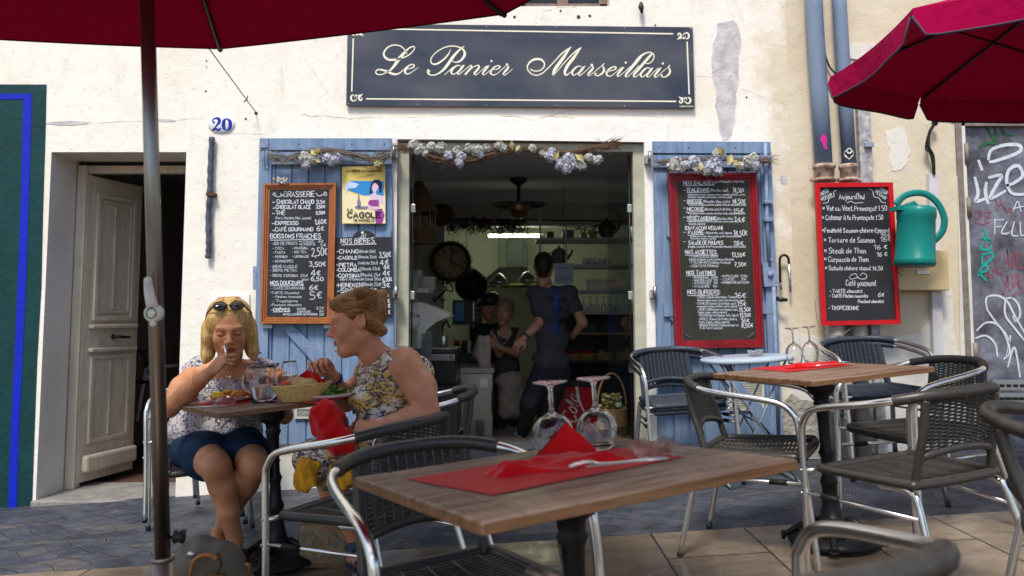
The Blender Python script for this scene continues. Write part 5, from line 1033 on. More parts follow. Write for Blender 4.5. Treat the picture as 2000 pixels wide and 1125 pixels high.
b = MB(); c = P(866, 668, 6.5) - o_; b.lathe([(0, -.04), (.035, -.04), (.038, .02), (.028, .05)], 14, Matrix.Translation(c)); b.build('milk_jug', M_STEEL, cm); b = MB(); b.tube([P(864, 640, 6.4) - o_, P(872, 625, 6.35) - o_, P(878, 640, 6.3) - o_], .010, 6); b.build('steam_arm', M_BLACK, cm)
def plates(px, py, d, n, r_, lab, group='stacked crockery', m=M_WHITEP, cup=False):
    c = P(px, py, d); b = MB(); h = .014 if not cup else .03
    for i in range(n): b.lathe([(0, i * h), (r_ * .6, i * h), (r_, i * h + h * .55), (r_, i * h + h * .8), (r_ * .55, i * h + h * .35), (0, i * h + h * .3)], 20, Matrix.Translation(c + Vector((rng.uniform(-.003, .003), 0, 0))))
    o = b.build('plate_stack', m); return tag(o, lab, 'plates', group)
b = MB(); b.bbox(tuple(P(798, 572, 6.5)), tuple(P(846, 566, 6.9)), .004); b.bbox(tuple(P(798, 650, 6.2)), tuple(P(820, 646, 6.5)), .004); tag(b.build('wall_shelf', M_INW), 'small wall shelf carrying white plates above the coffee machine', 'shelf')
plates(808, 566, 6.6, 12, .075, 'left white plate stack above the coffee machine'); plates(833, 566, 6.6, 8, .08, 'right white plate stack above the coffee machine')
plates(833, 712, 6.2, 18, .045, 'tall column of grey saucers beside the coffee machine', m=mat('grey_ceramic', (.30, .32, .33), .4))
b = MB(); c = P(806, 640, 6.25); b.lathe([(0, 0), (.045, .0), (.06, .04), (.062, .085), (.055, .085), (.05, .03), (0, .02)], 18, Matrix.Translation(c)); o = b.build('spoon_pot', M_WHITEP); tag(o, 'white bowl holding coffee spoons in front of the espresso machine', 'bowl'); b = MB()
for i in range(12): b.tube([c + Vector((.04 * math.cos(i), .03 * math.sin(i), .05)), c + Vector((.05 * math.cos(i), .035 * math.sin(i), .10 + .01 * (i % 3)))], .004, 5)
b.build('spoons', M_DARKMETAL, o)
dw = MB(); pb(dw, 891, 729, 962, 905, 6.9, .6); o = dw.build('undercounter_fridge', mat('brushed_steel', (.36, .34, .31), .35, .9, var=.15)); tag(o, 'brushed steel under-counter unit in the middle of the bar', 'kitchen unit')
b = MB(); pb(b, 938, 739, 953, 757, 6.893, .008, .001); b.build('paper_label', M_WHITEP, o); b = MB()
for i in range(12): pb(b, 928, 822 + i * 3, 946, 823.4 + i * 3, 6.89, .01, .001)
b.build('vent_slots', M_BLACK, o); b = MB(); pb(b, 960, 764, 965, 808, 6.86, .03); b.build('handle', M_BLACK, o); b = MB(); pb(b, 888, 719, 965, 729, 6.88, .65, .003); b.build('worktop', mat('cream_top', (.38, .34, .27), .4), o)
b = MB(); pb(b, 884, 586, 940, 631, 8.2, .4); o = b.build('microwave', M_BAR); tag(o, 'black microwave with a blue reflection painted on its door, on the rear shelf', 'microwave')
b = MB(); pb(b, 888, 591, 906, 627, 8.19, .01, .002); b.build('door_reflection', mat('reflection_blue', (.03, .22, .42), .2), o); b = MB(); pb(b, 924, 591, 926, 627, 8.185, .01, .002); [b.lathe([(0, .02), (.014, .02), (.014, 0)], 10, Matrix.Translation(P(933, y, 8.19)) @ Matrix.Rotation(PI/2, 4, 'X')) for y in (601, 611, 621)]; b.build('knobs', M_STEEL, o)  # blue reflection on the microwave door is put into the panel's colour
b = MB(); pb(b, 882, 631, 945, 635, 8.15, .5, .003); pb(b, 882, 690, 945, 905, 8.15, .5, .003); tag(b.build('rear_counter', mat('rear_cabinet', (.09, .09, .095), .5)), 'dark rear counter and shelf holding the microwave', 'counter')
for i, (px, m_, lb) in enumerate(((892, 'jar_red', 'left red-topped jar under the microwave'), (907, 'jar_red', 'right red-topped jar under the microwave'), (918, 'jar_white', 'small white bottle beside the red-topped jars'))):
    c = P(px, 690, 8.2); b = MB(); b.lathe([(0, 0), (.035, 0), (.037, .09), (.02, .11), (0, .11)], 14, Matrix.Translation(c)); o = b.build('jar', mat('dark_jar', (.05, .03, .03), .2) if i < 2 else M_WHITEP); tag(o, lb, 'jar', 'jars on the rear counter'); b = MB(); b.lathe([(.03, .10), (.03, .135), (0, .135)], 12, Matrix.Translation(c)); b.build('lid', mat('red_lid', (.35, .02, .02), .4) if i < 2 else M_WHITEP, o)
# --- shelving on the right
M_SHELF = mat('white_shelf', (.50, .50, .52), .5, var=.05); SD = 8.0
sh = empty('crockery_shelves', P(1140, 800, SD), label='tall white shelving with glasses, cups and baskets behind the waiter', cat='shelf'); o_ = sh.location.copy()
SH = [(1048, 467), (1100, 519), (1122, 569), (1058, 611)]
for x0, y in SH: b = MB(); pb(b, x0, y - 3, 1240, y + 3, SD, .42, .003); b.build('shelf_board', M_SHELF, sh, Matrix.Translation(-o_))
b = MB(); pb(b, 1060, 650, 1240, 654, SD - .02, .45, .003); b.build('wooden_shelf', mat('pine', (.42, .28, .13), .5, var=.1), sh, Matrix.Translation(-o_))
b = MB(); pb(b, 1060, 704, 1240, 709, SD - .05, .45, .003); pb(b, 1060, 737, 1240, 905, SD, .45, .003); pb(b, 1050, 611, 1240, 905, SD + .45, .02, .003); b.build('display_shelf', mat('dark_cabinet', (.055, .055, .06), .5), sh, Matrix.Translation(-o_))
for x in (1055, 1106): b = MB(); pb(b, x - 2, 392 if x < 1100 else 440, x + 2, 570, SD - .03, .03, .003); b.build('upright', M_SHELF, sh, Matrix.Translation(-o_))
for i, px in enumerate((1117, 1146, 1181, 1222)):
    c = P(px, 704, SD + .05); o = empty('bread_basket', c, label=['left display basket of bread, half behind the waiter', 'second display basket with red napkins', 'third display basket with crisps', 'right display basket behind the glass door'][i], cat='basket', group='baskets on the display shelf'); b = MB()
    for k in range(7): z = k * .011; r_ = .062 + z * .35; b.tube([(r_ * math.cos(t) * 1.2, r_ * math.sin(t), z) for t in np.linspace(0, 2 * PI, 18)], .007, 5)
    b.lathe([(0, .004), (.07, .004)], 14); b.build('wicker', mat('basket_straw', (.50, .32, .12), .6, var=.3, vscale=60), o); b = MB()
    for k in range(7): b.ball((rng.uniform(-.05, .05), rng.uniform(-.04, .03), .07 + rng.uniform(0, .02)), rng.uniform(.016, .026), 6)
    b.build('bread', M_NAP if i in (0, 1) else mat('bread', (.42, .26, .12), .7, var=.2), o)
def glasses(lab, xs, y, d, h, r_, inv, m=M_GLASS, g='glasses on the shelves'):
    for i, x in enumerate(xs):
        c = P(x, y, d + rng.uniform(-.02, .06)); b = MB(); pr = [(0, .0), (r_ * .7, .0), (r_ * .85, h * .5), (r_, h), (r_ * .93, h), (r_ * .78, h * .5), (r_ * .6, .006), (0, .006)]
        if inv: pr = [(r_ * .8, 0), (r_, h * .25), (r_ * .8, h * .5), (.006, h * .62), (.004, h * .95), (r_ * .8, h), (r_ * .8, h - .003), (.003, h * .93), (.003, h * .6), (r_ * .72, h * .48), (r_ * .9, h * .25), (r_ * .7, 0)]
        b.lathe(pr, 12, Matrix.Translation(c)); tag(b.build('drinking_glass' if not inv else 'stem_glass', m), lab, 'glass', g)
M_SIMPG = mat('shelf_glass', (.75, .8, .8), .08, spec=1., alpha=.35)
glasses('plain glass standing in the row on the white shelf, right of the waiter', range(1150, 1238, 11), 566, SD, .11, .03, False, M_SIMPG); glasses('stemmed glass hanging upside down below the white shelf', range(1140, 1240, 13), 611, SD, .17, .035, True, M_SIMPG, 'upside-down stem glasses in the rack')
for i, x in enumerate((1143, 1154, 1165, 1176, 1188)):
    c = P(x, 516, SD + .08); b = MB(); b.lathe([(0, 0), (.028, 0), (.036, .06), (.032, .06), (.024, .005), (0, .005)], 14, Matrix.Translation(c)); b.tube([c + Vector((.034, 0, .045)), c + Vector((.055, 0, .035)), c + Vector((.032, 0, .015))], .004, 5); tag(b.build('coffee_cup', M_WHITEP), 'white cup in the row on the middle shelf behind the waiter', 'cup', 'white cups on the shelf')
def pot(px, py, d, s, m, lab, cat):
    c = P(px, py, d); b = MB(); b.lathe([(0, 0), (.05 * s, 0), (.085 * s, .05 * s), (.08 * s, .11 * s), (.04 * s, .15 * s), (.012 * s, .155 * s), (.014 * s, .175 * s), (0, .18 * s)], 20, Matrix.Translation(c)); o = b.build('teapot', m); tag(o, lab, cat); b = MB(); b.tube([c + Vector((.07 * s, 0, .05 * s)), c + Vector((.11 * s, 0, .09 * s)), c + Vector((.13 * s, 0, .14 * s))], [.02 * s, .013 * s, .010 * s], 8); b.tube([c + Vector((-.075 * s, 0, .11 * s)), c + Vector((-.13 * s, 0, .10 * s)), c + Vector((-.12 * s, 0, .05 * s)), c + Vector((-.08 * s, 0, .04 * s))], .008 * s, 6); b.build('spout_and_handle', m, o)
pot(1092, 516, SD + .1, 1.1, mat('grey_enamel', (.16, .17, .17), .4), 'dark grey teapot right of the waiter\'s head', 'teapot'); pot(1185, 463, SD + .1, 1.15, mat('black_enamel', (.05, .05, .05), .3), 'black teapot on the top shelf', 'teapot')
for i, (x, w_, h_, col, lb) in enumerate(((1075, 14, 10, (.20, .14, .09), 'brown tin at the left end of the top shelf'), (1110, 22, 13, (.16, .20, .20), 'grey box on the top shelf'), (1140, 12, 8, (.35, .33, .28), 'pale jar on the top shelf'), (1158, 16, 9, (.34, .28, .08), 'yellow tin on the top shelf'))):
    b = MB(); pb(b, x - w_ / 2, 464 - h_, x + w_ / 2, 464, SD + .1, .1, .008); pb(b, x - w_ / 2 - .8, 464 - h_ - 2, x + w_ / 2 + .8, 464 - h_, SD + .095, .11, .003); tag(b.build('storage_tin', mat('tin%d' % i, col, .5, var=.2)), lb, 'tin', 'tins on the top shelf')
b = MB(); c = P(1155, 456, SD + .2); r = random.Random(2)
for i in range(80):
    p = c + Vector((r.gauss(0, .1), r.gauss(0, .04), r.uniform(0, .08))); d = Vector((r.gauss(0, 1), r.gauss(0, 1), r.gauss(0, 1))).normalized() * .03; e = d.orthogonal().normalized() * .012; b.add([p, p + d * .5 + e, p + d, p + d * .5 - e], [(0, 1, 2, 3)])
tag(b.build('dried_plant', mat('olive_leaf', (.12, .13, .04), .7, var=.3)), 'trailing green dried plant on the top shelf', 'plant')
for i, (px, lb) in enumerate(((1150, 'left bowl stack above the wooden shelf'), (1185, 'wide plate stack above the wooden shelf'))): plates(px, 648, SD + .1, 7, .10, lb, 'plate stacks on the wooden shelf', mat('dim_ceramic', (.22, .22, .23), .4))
# pinned note
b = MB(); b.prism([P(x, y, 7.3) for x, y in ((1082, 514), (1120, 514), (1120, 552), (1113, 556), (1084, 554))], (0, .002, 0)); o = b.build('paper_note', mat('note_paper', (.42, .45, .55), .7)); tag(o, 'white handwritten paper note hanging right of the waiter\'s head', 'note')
b = MB(); f = lambda x, y: P(x, y, 7.298); text(b, "Un Bon", 1090, 525, 6, f, w=20, wid=.6); text(b, "POSTRACE", 1086, 548, 6, f, w=28, wid=.6, rot=-.06); b.build('handwriting', M_BLACK, o); b = MB(); b.tube([P(1101, 514, 7.3), Vector((P(1101, 514, 7.3).x, 7.3, CZ1))], .002, 4); b.build('string', M_BLACK, o)
# cola fridge
b = MB(); pb(b, 1088, 754, 1162, 905, 7.0, .5, .01); o = b.build('drinks_fridge', mat('cola_red', (.42, .010, .018), .35, var=.1)); tag(o, 'red drinks fridge with white Coca-Cola script beside the waiter', 'fridge')
b = MB(); pb(b, 1086, 744, 1164, 754, 6.97, .55, .006); b.build('lid', M_BLACK, o)
b = MB(); text(b, "Coca-Cola", 1116, 902, 27, lambda x, y: P(x, y, 6.995), w=128, wid=2.6, rot=-PI / 2 + .12, slant=1.0, wob=.03); put_stroke(b, [tuple(p[:2]) for p in catmull([(1126, 756), (1132, 785), (1146, 812), (1160, 830)], 6)], [5, 5, 5, 5, 5, 4.5, 4, 4, 3.5, 3, 3, 2.5, 2.5, 2, 2, 1.6, 1.4, 1, .8], lambda x, y: P(x, y, 6.994)); b.build('lettering', M_WHITEP, o)
# handled basket
c = P(1195, 872, 6.2); c.z = 0; c = Vector((P(1195, 800, 6.2).x, 6.2, P(1195, 858, 6.2).z - .02)); o = empty('handled_basket', c, label='tall wicker basket with a hoop handle and cut flowers inside the right of the opening', cat='basket'); b = MB(); M_BW = mat('basket_brown', (.28, .16, .075), .6, var=.35, vscale=60)
for k in range(14): z = .13 + k * .010; b.tube([(.115 * math.cos(t) * (1 + .05 * (k % 2)), .09 * math.sin(t), z) for t in np.linspace(0, 2 * PI, 24)], .006, 5)
for k in range(12): a_ = k * PI / 6; b.tube([(.11 * math.cos(a_), .088 * math.sin(a_), 0), (.118 * math.cos(a_), .092 * math.sin(a_), .28)], .004, 4)
for z in (0, .01, .02, .03): b.tube([(.115 * math.cos(t), .09 * math.sin(t), z) for t in np.linspace(0, 2 * PI, 24)], .007, 5)
b.build('wicker', M_BW, o); b = MB(); b.tube([(.115 * math.cos(t), 0, .27 + .27 * math.sin(t)) for t in np.linspace(0, PI, 20)], .009, 6); b.build('handle', M_BW, o); b = MB(); r = random.Random(6)
for i in range(110):
    p = Vector((r.gauss(0, .04), r.gauss(0, .03), .28 + r.uniform(0, .10))); d = Vector((r.gauss(0, 1), r.gauss(0, 1), r.gauss(0, 1))).normalized() * .02; e = d.orthogonal().normalized() * .012; b.add([p - d, p - e, p + d, p + e], [(0, 1, 2, 3)])
b.build('flowers', mat('basket_flowers', (.40, .33, .12), .7, col2=(.10, .16, .07), vscale=40), o); b = MB(); b.ball((.05, -.03, .29), .028, 8); b.build('green_flower', mat('pale_green', (.30, .42, .22), .7, var=.3, vscale=80), o)
# posters on the right inner wall
b = MB(); b.bbox((1.40, 6.6, 1.6), (1.5, 7.0, 2.2), .004); b.build('wall_poster', mat('poster_dark', (.16, .03, .08), .5, col2=(.03, .05, .25), vscale=8), bld)
b = MB(); b.bbox((1.30, 7.3, 0), (1.51, 7.55, 2.45), .02); b.bbox((1.26, 7.25, 2.0), (1.51, 7.6, 2.12), .02); b.build('pilaster', mat('pilaster_white', (.42, .42, .42), .6), bld)
# ================================================================ CHAIRS
def arc_pts(pts, k=8): return catmull(pts, k)
def weave(b, quad, nu, nv, r_, sag=0., flatten=1., amp=.004, skip=1, samples=None):
    """quad(u,v)->point, woven strands: nu strands running along v crossed by nv strands along u"""
    def nrm(u, v):
        e = 1e-3; a = quad(min(u + e, 1), v) - quad(max(u - e, 0), v); c = quad(u, min(v + e, 1)) - quad(u, max(v - e, 0)); return a.cross(c).normalized()
    for i in range(nv):
        v = (i + .5) / nv; pts = []; S = nu * 1
        for j in range(S * 2 + 1):
            u = j / (S * 2); pts.append(quad(u, v) + nrm(u, v) * amp * math.sin(PI * (u * nu) + (PI if i % 2 else 0) + PI / 2))
        b.tube(pts, r_, 4, caps=False)
    for i in range(nu):
        u = (i + .5) / nu; b.tube([quad(u, v) for v in np.linspace(0, 1, 9)], r_ * 1.6, 4, caps=False)
def wrapped(b, pts, r_, pitch=.0078, n=10):
    """tube wound with strand: ribbed radius"""
    pts = [Vector(p) for p in pts]; L = [0]
    for a, c in zip(pts[:-1], pts[1:]): L.append(L[-1] + (c - a).length)
    m = max(6, int(L[-1] / pitch * 2)); out_ = []
    for i in range(m + 1):
        s = L[-1] * i / m; k = 0
        while k < len(L) - 2 and L[k + 1] < s: k += 1
        t = (s - L[k]) / max(1e-6, L[k + 1] - L[k]); out_.append(pts[k].lerp(pts[k + 1], t))
    b.tube(out_, [r_ * (1.01 if i % 2 else .90) for i in range(m + 1)], n)
def build_chair(mw, dense=True):
    root = empty('armchair')
    W_ = .265
    # one aluminium tube: front leg, armrest, round the back, armrest, front leg
    half = [(.255, W_ + .005, 0), (.235, W_, .30), (.222, W_, .56), (.205, W_, .615), (.165, W_ + .003, .652), (.09, W_ + .006, .672), (-.05, W_, .692), (-.15, W_ - .02, .708), (-.215, W_ - .075, .722), (-.250, W_ - .135, .730), (-.268, .06, .733)]
    path = half + [(-.270, 0, .733)] + [(x, -y, z) for x, y, z in reversed(half)]
    fp = catmull(path, 5); b = MB(); b.tube(fp, .0128, 12); fr_ = b.build('arm_and_leg_tube', M_CHROME, root)
    bk = [Vector(p[:3]) for p in fp if p[0] < -.175]; b = MB(); wrapped(b, bk, .0195); b.build('wrapped_top_rail', mw, root)
    # back posts and lower rail
    for s in (1, -1):
        b = MB(); wrapped(b, [Vector(p) for p in catmull([(-.246, s * .155, .715), (-.232, s * .16, .62), (-.205, s * .165, .52), (-.185, s * .17, .435)], 5)], .0145); b.build('wrapped_post', mw, root)
    lr = [Vector(p) for p in catmull([(-.198, .165, .515), (-.215, .12, .535), (-.232, 0, .548), (-.215, -.12, .535), (-.198, -.165, .515)], 5)]
    b = MB(); wrapped(b, lr, .0135); b.build('wrapped_lower_rail', mw, root)
    def back(u, v):
        y = (.155 * (1 - v) + .16 * v) * (1 - 2 * u); c = 1 - (2 * u - 1) ** 2
        top = Vector((-.246 - .020 * c, y, .718)); bot = Vector((-.200 - .030 * c, y, .522 + .024 * c)); return top.lerp(bot, v)
    b = MB(); weave(b, back, 12, 30 if dense else 22, .0029 if dense else .0036, amp=.0036); b.build('woven_back', mw, root)
    # seat
    def seat(u, v):
        x = .215 - .415 * u; hw = .222 - .045 * u; y = hw * (1 - 2 * v); r = (2 * v - 1) ** 2
        return Vector((x, y, .437 - .016 * (1 - r) * math.sin(PI * min(1, u * .9 + .05)) - .010 * max(0, 1 - u * 6)))
    ed = [(.205, .20), (.215, .12), (.218, 0), (.215, -.12), (.205, -.20), (.17, -.222), (0, -.208), (-.17, -.19), (-.195, -.165), (-.205, 0), (-.195, .165), (-.17, .19), (0, .208), (.17, .222)]
    ring = [Vector((p[0], p[1], .437 - (.008 if p[0] > .2 else 0))) for p in catmull([list(p) for p in ed] + [list(ed[0])], 4)]
    b = MB(); wrapped(b, ring, .0165); b.build('wrapped_seat_rim', mw, root)
    b = MB(); nst = 46 if dense else 34
    for i in range(nst):
        u = (i + .5) / nst; b.tube([seat(u, v) + Vector((0, 0, .002 * ((i % 2) * 2 - 1) * math.cos(v * PI * 5))) for v in np.linspace(0, 1, 11)], .0034, 4, caps=False)
    for i in range(5):
        v = (i + .5) / 5; b.tube([seat(u, v) for u in np.linspace(0, 1, 10)], .005, 4, caps=False)
    b.build('woven_seat', mw, root)
    for s in (1, -1):
        b = MB(); b.tube(catmull([(-.05, s * .190, .416), (-.15, s * .188, .418), (-.198, s * .192, .405), (-.222, s * .198, .36), (-.315, s * .225, 0)], 5), .0122, 10); b.build('rear_leg', M_CHROME, root)
        b = MB(); b.tube([(.238, s * .262, .345), (-.228, s * .200, .335)], .0075, 8); st_ = b.build('stretcher', M_CHROME, root)
        b = MB(); b.tube([(.16, s * .2515, .3433), (.09, s * .243, .3418)], .0115, 8); b.build('rubber_sleeve', M_RUBBER, st_)
    for s in (1, -1):
        b = MB(); b.tube([(.255, s * .270, -.004), (.2545, s * .2698, .018)], .0142, 10); b.build('foot_cap', M_BLACK, root); b = MB(); b.tube([(-.3155, s * .2252, -.004), (-.311, s * .2238, .018)], .0138, 10); b.build('foot_cap', M_BLACK, root)
        for z, x in ((.43, .229), (.345, .237)): b = MB(); b.ball((x, s * (.265 + .013), z), .0055, 6); b.build('rivet', M_STEEL, root)
    for s in (1, -1): b = MB(); b.tube([(.228, s * .264, .425), (.205, s * .205, .43)], .008, 6); b.build('seat_bracket', M_CHROME, root)
    return root
protoA = build_chair(M_WICK); protoB = build_chair(M_WICKB, False)
usedA = [0]; usedB = [0]
def chair(x, y, deg, label, kind='A', dz=0, group='woven café armchairs on the terrace'):
    src, u = (protoA, usedA) if kind == 'A' else (protoB, usedB)
    o = src if not u[0] else copy_tree(src); u[0] = 1
    put(o, ground_matrix(x + .03, y, deg, dz)); tag(o, label, 'chair', group); return o
TZ = .004
chair(-.51, 2.78, 146, 'empty charcoal woven armchair in front of the woman with the bun, back towards us')
chair(-.14, 1.90, -62, 'charcoal woven armchair behind the near left corner of the closest table, facing us')
chair(-.43, 3.62, 186, 'charcoal woven armchair the woman with the bun sits on')
chair(-1.50, 3.92, -62, 'charcoal woven armchair the blonde woman sits on')
chair(1.07, 3.40, -30, 'charcoal woven armchair left of the right-hand table, seat turned to it')
chair(1.415, 2.80, 110, 'charcoal woven armchair in front of the right-hand table with its back to us')
chair(1.86, 3.58, 192, 'charcoal woven armchair behind the right-hand table, facing left')
chair(1.53, 1.96, -30, 'charcoal woven armchair cut off by the right edge of the photo')
chair(.345, 1.20, 105, 'blurred nearest armchair whose top rail crosses the bottom edge of the photo')
GB = 'stacked blue-grey armchairs by the wall'
for i in range(2): chair(1.03 - .004 * i, 4.80 - .018 * i, -84, ['lower', 'upper'][i] + ' chair of the blue-grey stack between the café opening and the right shutter', 'B', .012 + .04 * i, GB)
for i in range(2): chair(2.20, 4.72 - .012 * i, -92, ['lower', 'upper'][i] + ' chair of the blue-grey stack below the bright red menu board', 'B', .012 + .035 * i, GB)
for i in range(2): chair(-1.78 - .012 * i, 4.62 - .018 * i, -90, ['lower', 'upper'][i] + ' chair of the stack behind the parasol pole by the old door', 'B', .012 + .045 * i, GB)

# ================================================================ TABLES
def build_table(LX, LY, lab, grp='wooden bistro tables with iron pedestals'):
    root = empty('bistro_table', label=lab, cat='table', group=grp); t = .024; H = .73; e = .085
    b = MB(); r = random.Random(int(LX * 1000))
    for s in (-1, 1):
        x0, x1 = (LX / 2 - e, LX / 2) if s > 0 else (-LX / 2, -LX / 2 + e)
        b.bbox((x0, -LY / 2, H - t), (x1, LY / 2, H), .006)
    b.build('end_board', M_TABLE, root)
    n = 6; b = MB()
    for i in range(n):
        y0 = -LY / 2 + LY * i / n; y1 = y0 + LY / n - .0032; b.bbox((-LX / 2 + e + .0018, y0, H - t + r.uniform(0, .001)), (LX / 2 - e - .0018, y1, H - r.uniform(0, .0012)), .0035)
    b.build('plank', M_TABLE, root)
    b = MB()
    for a, c in (((-LX/2 + .004, -LY/2 - .0012, H - t + .003), (LX/2 - .004, -LY/2 + .002, H - .004)), ((-LX/2 + .004, LY/2 - .002, H - t + .003), (LX/2 - .004, LY/2 + .0012, H - .004)), ((-LX/2 - .0012, -LY/2 + .004, H - t + .003), (-LX/2 + .002, LY/2 - .004, H - .004)), ((LX/2 - .002, -LY/2 + .004, H - t + .003), (LX/2 + .0012, LY/2 - .004, H - .004))): b.box(a, c)
    b.build('table_edge', M_TABLEE, root)
    b = MB(); b.bbox((-.13, -.13, H - t - .012), (.13, .13, H - t - .001), .004)
    b.lathe([(.0, H - t - .013), (.062, H - t - .013), (.064, H - t - .03), (.056, H - t - .04), (.060, H - t - .055), (.050, H - t - .075), (.034, H - t - .085), (.030, H - t - .11), (.036, H - t - .12), (.027, H - t - .14), (.024, .52), (.023, .40), (.028, .385), (.033, .375), (.028, .365), (.024, .35), (.026, .28), (.033, .265), (.037, .25), (.032, .235), (.030, .20), (.037, .15), (.047, .11), (.058, .10), (.060, .085), (.08, .07), (.12, .055), (.165, .035), (.185, .022), (.19, .012), (.185, .002)], 28)
    b.build('cast_iron_column', M_IRON, root); b = MB()
    for k in range(4):
        a = PI / 4 + k * PI / 2; c_, s_ = math.cos(a), math.sin(a); q = [(.06, .10), (.11, .072), (.16, .046), (.19, .026), (.205, .012)]; b.tube([(c_ * x, s_ * x, z) for x, z in q], [.018, .017, .015, .014, .012], 8, flat=.8)
        b.tube([(c_ * .205 + s_ * .018 * math.cos(t), s_ * .205 - c_ * .018 * math.cos(t), .018 + .012 * math.sin(t)) for t in np.linspace(0, 2 * PI, 9)], .009, 6)
        for j in range(5): a2 = a + (j - 2) * .13; b.ball((.135 * math.cos(a2) , .135 * math.sin(a2), .052), .013, 6)
    b.build('foot', M_IRON, root); return root
TAB = []
def tpl(x, y, a, lx, ly, dz, gy, lab):
    o = build_table(lx, ly, lab); put(o, Matrix.Translation(G(x + .045, y + .73 * gy, dz)) @ Matrix.Rotation(-TILT, 4, 'Y') @ Matrix.Rotation(math.atan(gy), 4, 'X') @ ang(a)); TAB.append((x, y, dz, gy)); return o
T1 = tpl(.123, 1.722, 31.1, .767, .609, .002, -.034, 'closest wooden bistro table, with two upturned glasses and a red napkin peak')
T2 = tpl(1.339, 3.381, 22.7, .661, .617, .020, 0, 'wooden bistro table on the right, with two small upturned glasses')
T3 = tpl(-1.103, 3.569, 37.6, .672, .616, .024, 0, 'wooden bistro table the two women are eating at')
def onT(px, py, h=0):      # pixel -> point on the (sloping) plane of the table tops, h above
    x, y, dz, gy = TAB[1 if px > 1350 else 2 if px < 760 else 0]; r_ = ray(px, py); t = (.7312 + dz + h - gy * y - CAMZ) / (r_.z - GS * r_.x - gy * r_.y); return Vector((r_.x * t, r_.y * t, CAMZ + r_.z * t))
def up(o, M=None): return Matrix.Translation(o) @ Matrix.Rotation(-TILT, 4, 'Y')
# ---- things on tables
def sheet_on(name, lab, cat, px, m, th=.0012, grp=None, h=.0):
    p = [onT(x, y, h) for x, y in px]; c = sum(p, Vector()) / len(p); b = MB(); n = 8
    g = lambda u, v: (p[0].lerp(p[1], u)).lerp(p[3].lerp(p[2], u), v) - c
    vs = []; fs = []
    for j in range(n + 1):
        for i in range(n + 1):
            q = g(i / n, j / n); q.z += th + .0012 * math.sin(i * 1.7 + j * .9) * math.sin(j * 1.3) * (1 if 0 < i < n else .4); vs.append(q)
    for j in range(n):
        for i in range(n): a = j * (n + 1) + i; fs.append((a, a + 1, a + n + 2, a + n + 1))
    b.add(vs, fs, True); o = b.build(name, m); o.location = c; return tag(o, lab, cat, grp)
sheet_on('placemat', 'red paper placemat on the closest table', 'placemat', [(793, 937), (962, 968), (1336, 893), (1180, 872)], M_MATT, grp='red paper placemats')
sheet_on('placemat', 'red paper placemat on the right-hand table', 'placemat', [(1462, 720), (1540, 727), (1668, 713), (1592, 708)], M_MATT, grp='red paper placemats')
sheet_on('placemat', 'red paper placemat under the plate of the blonde woman', 'placemat', [(372, 790), (436, 795), (535, 780), (470, 776)], M_MATT, grp='red paper placemats')
sheet_on('placemat', 'red paper placemat under the plate of the woman with the bun', 'placemat', [(566, 786), (632, 789), (705, 770), (640, 768)], M_MATT, grp='red paper placemats')
GLP = [(.0305, 0), (.0345, .012), (.0395, .035), (.041, .055), (.037, .078), (.026, .095), (.010, .105), (.0052, .112), (.0042, .125), (.0042, .165), (.008, .176), (.022, .181), (.034, .1835), (.0345, .186), (.01, .187), (0, .187)]
GLI = [(0, .1045), (.008, .103), (.024, .093), (.0352, .077), (.0392, .055), (.0377, .035), (.0327, .012), (.0290, 0)]
def wine(px, py, lab, s=1.0, grp='upturned wine glasses', rot=0, upright=False, liquid=0, wide=1.06):
    b = MB(); M = Matrix.Diagonal((s * wide, s * wide, s, 1))
    b.lathe(GLP + GLI, 32, M, closed=True); o = b.build('wine_glass', M_GLASS)
    b = MB(); b.lathe([(.0, .1872), (.012, .1874), (.0335, .1866), (.0345, .1860), (.0345, .1872), (.012, .1882), (0, .188)], 32, M); b.build('tinted_foot_film', M_PINKG, o)
    c = onT(px, py); Mo = up(c) @ Matrix.Rotation(rot, 4, 'Z')
    if upright: Mo = up(c) @ Matrix.Translation((0, 0, .188 * s)) @ Matrix.Rotation(PI, 4, 'X')
    put(o, Mo); tag(o, lab, 'glass', grp)
    if liquid:
        b = MB(); b.lathe([(0, .1040), (.008, .1025), (.0235, .0925), (.0349, .0768), (.0365, .068), (0, .068)], 28, M); b.build('water', M_WATER, o)
    return o
wine(1083, 888, 'left upturned wine glass on the closest table', .96, wide=1.32); wine(1168, 876, 'right upturned wine glass on the closest table, behind the napkin', .96, wide=1.32)
wine(1553, 710, 'left upturned wine glass on the right-hand table', .93); wine(1585, 706, 'right upturned wine glass on the right-hand table', .93)
wine(568, 777, 'upright wine glass of water on the two women\'s table', .90, 'glasses in use', upright=True, liquid=1)
wine(500, 783, 'upright wine glass behind the water jug', .90, 'glasses in use', upright=True)
def ashtray(px, py, s, lab, p=None):
    b = MB(); r0 = .052; n = 40; prof = []
    vs = []; hh = lambda k: .036 - (.010 if (k % 10) in (0, 1, 9) else 0)
    rings = [(lambda k: (0, .0)), (lambda k: (.046, .0)), (lambda k: (.050, .006)), (lambda k: (.053, hh(k) - .003)), (lambda k: (.052, hh(k))), (lambda k: (.047, hh(k))), (lambda k: (.045, .012)), (lambda k: (.040, .008)), (lambda k: (0, .008))]
    for rg in rings:
        for k in range(n): r_, z = rg(k); a = 2 * PI * k / n; vs.append((r_ * math.cos(a), r_ * math.sin(a), z))
    b.add(vs, [(i * n + k, i * n + (k + 1) % n, (i + 1) * n + (k + 1) % n, (i + 1) * n + k) for i in range(8) for k in range(n)], True)
    o = b.build('ashtray', M_THICK); o.scale = (s, s, s); o.location = p if p else onT(px, py); o.rotation_euler = (0, -TILT, 0); o.scale = (s, s, s); return tag(o, lab, 'ashtray', 'round glass ashtrays')
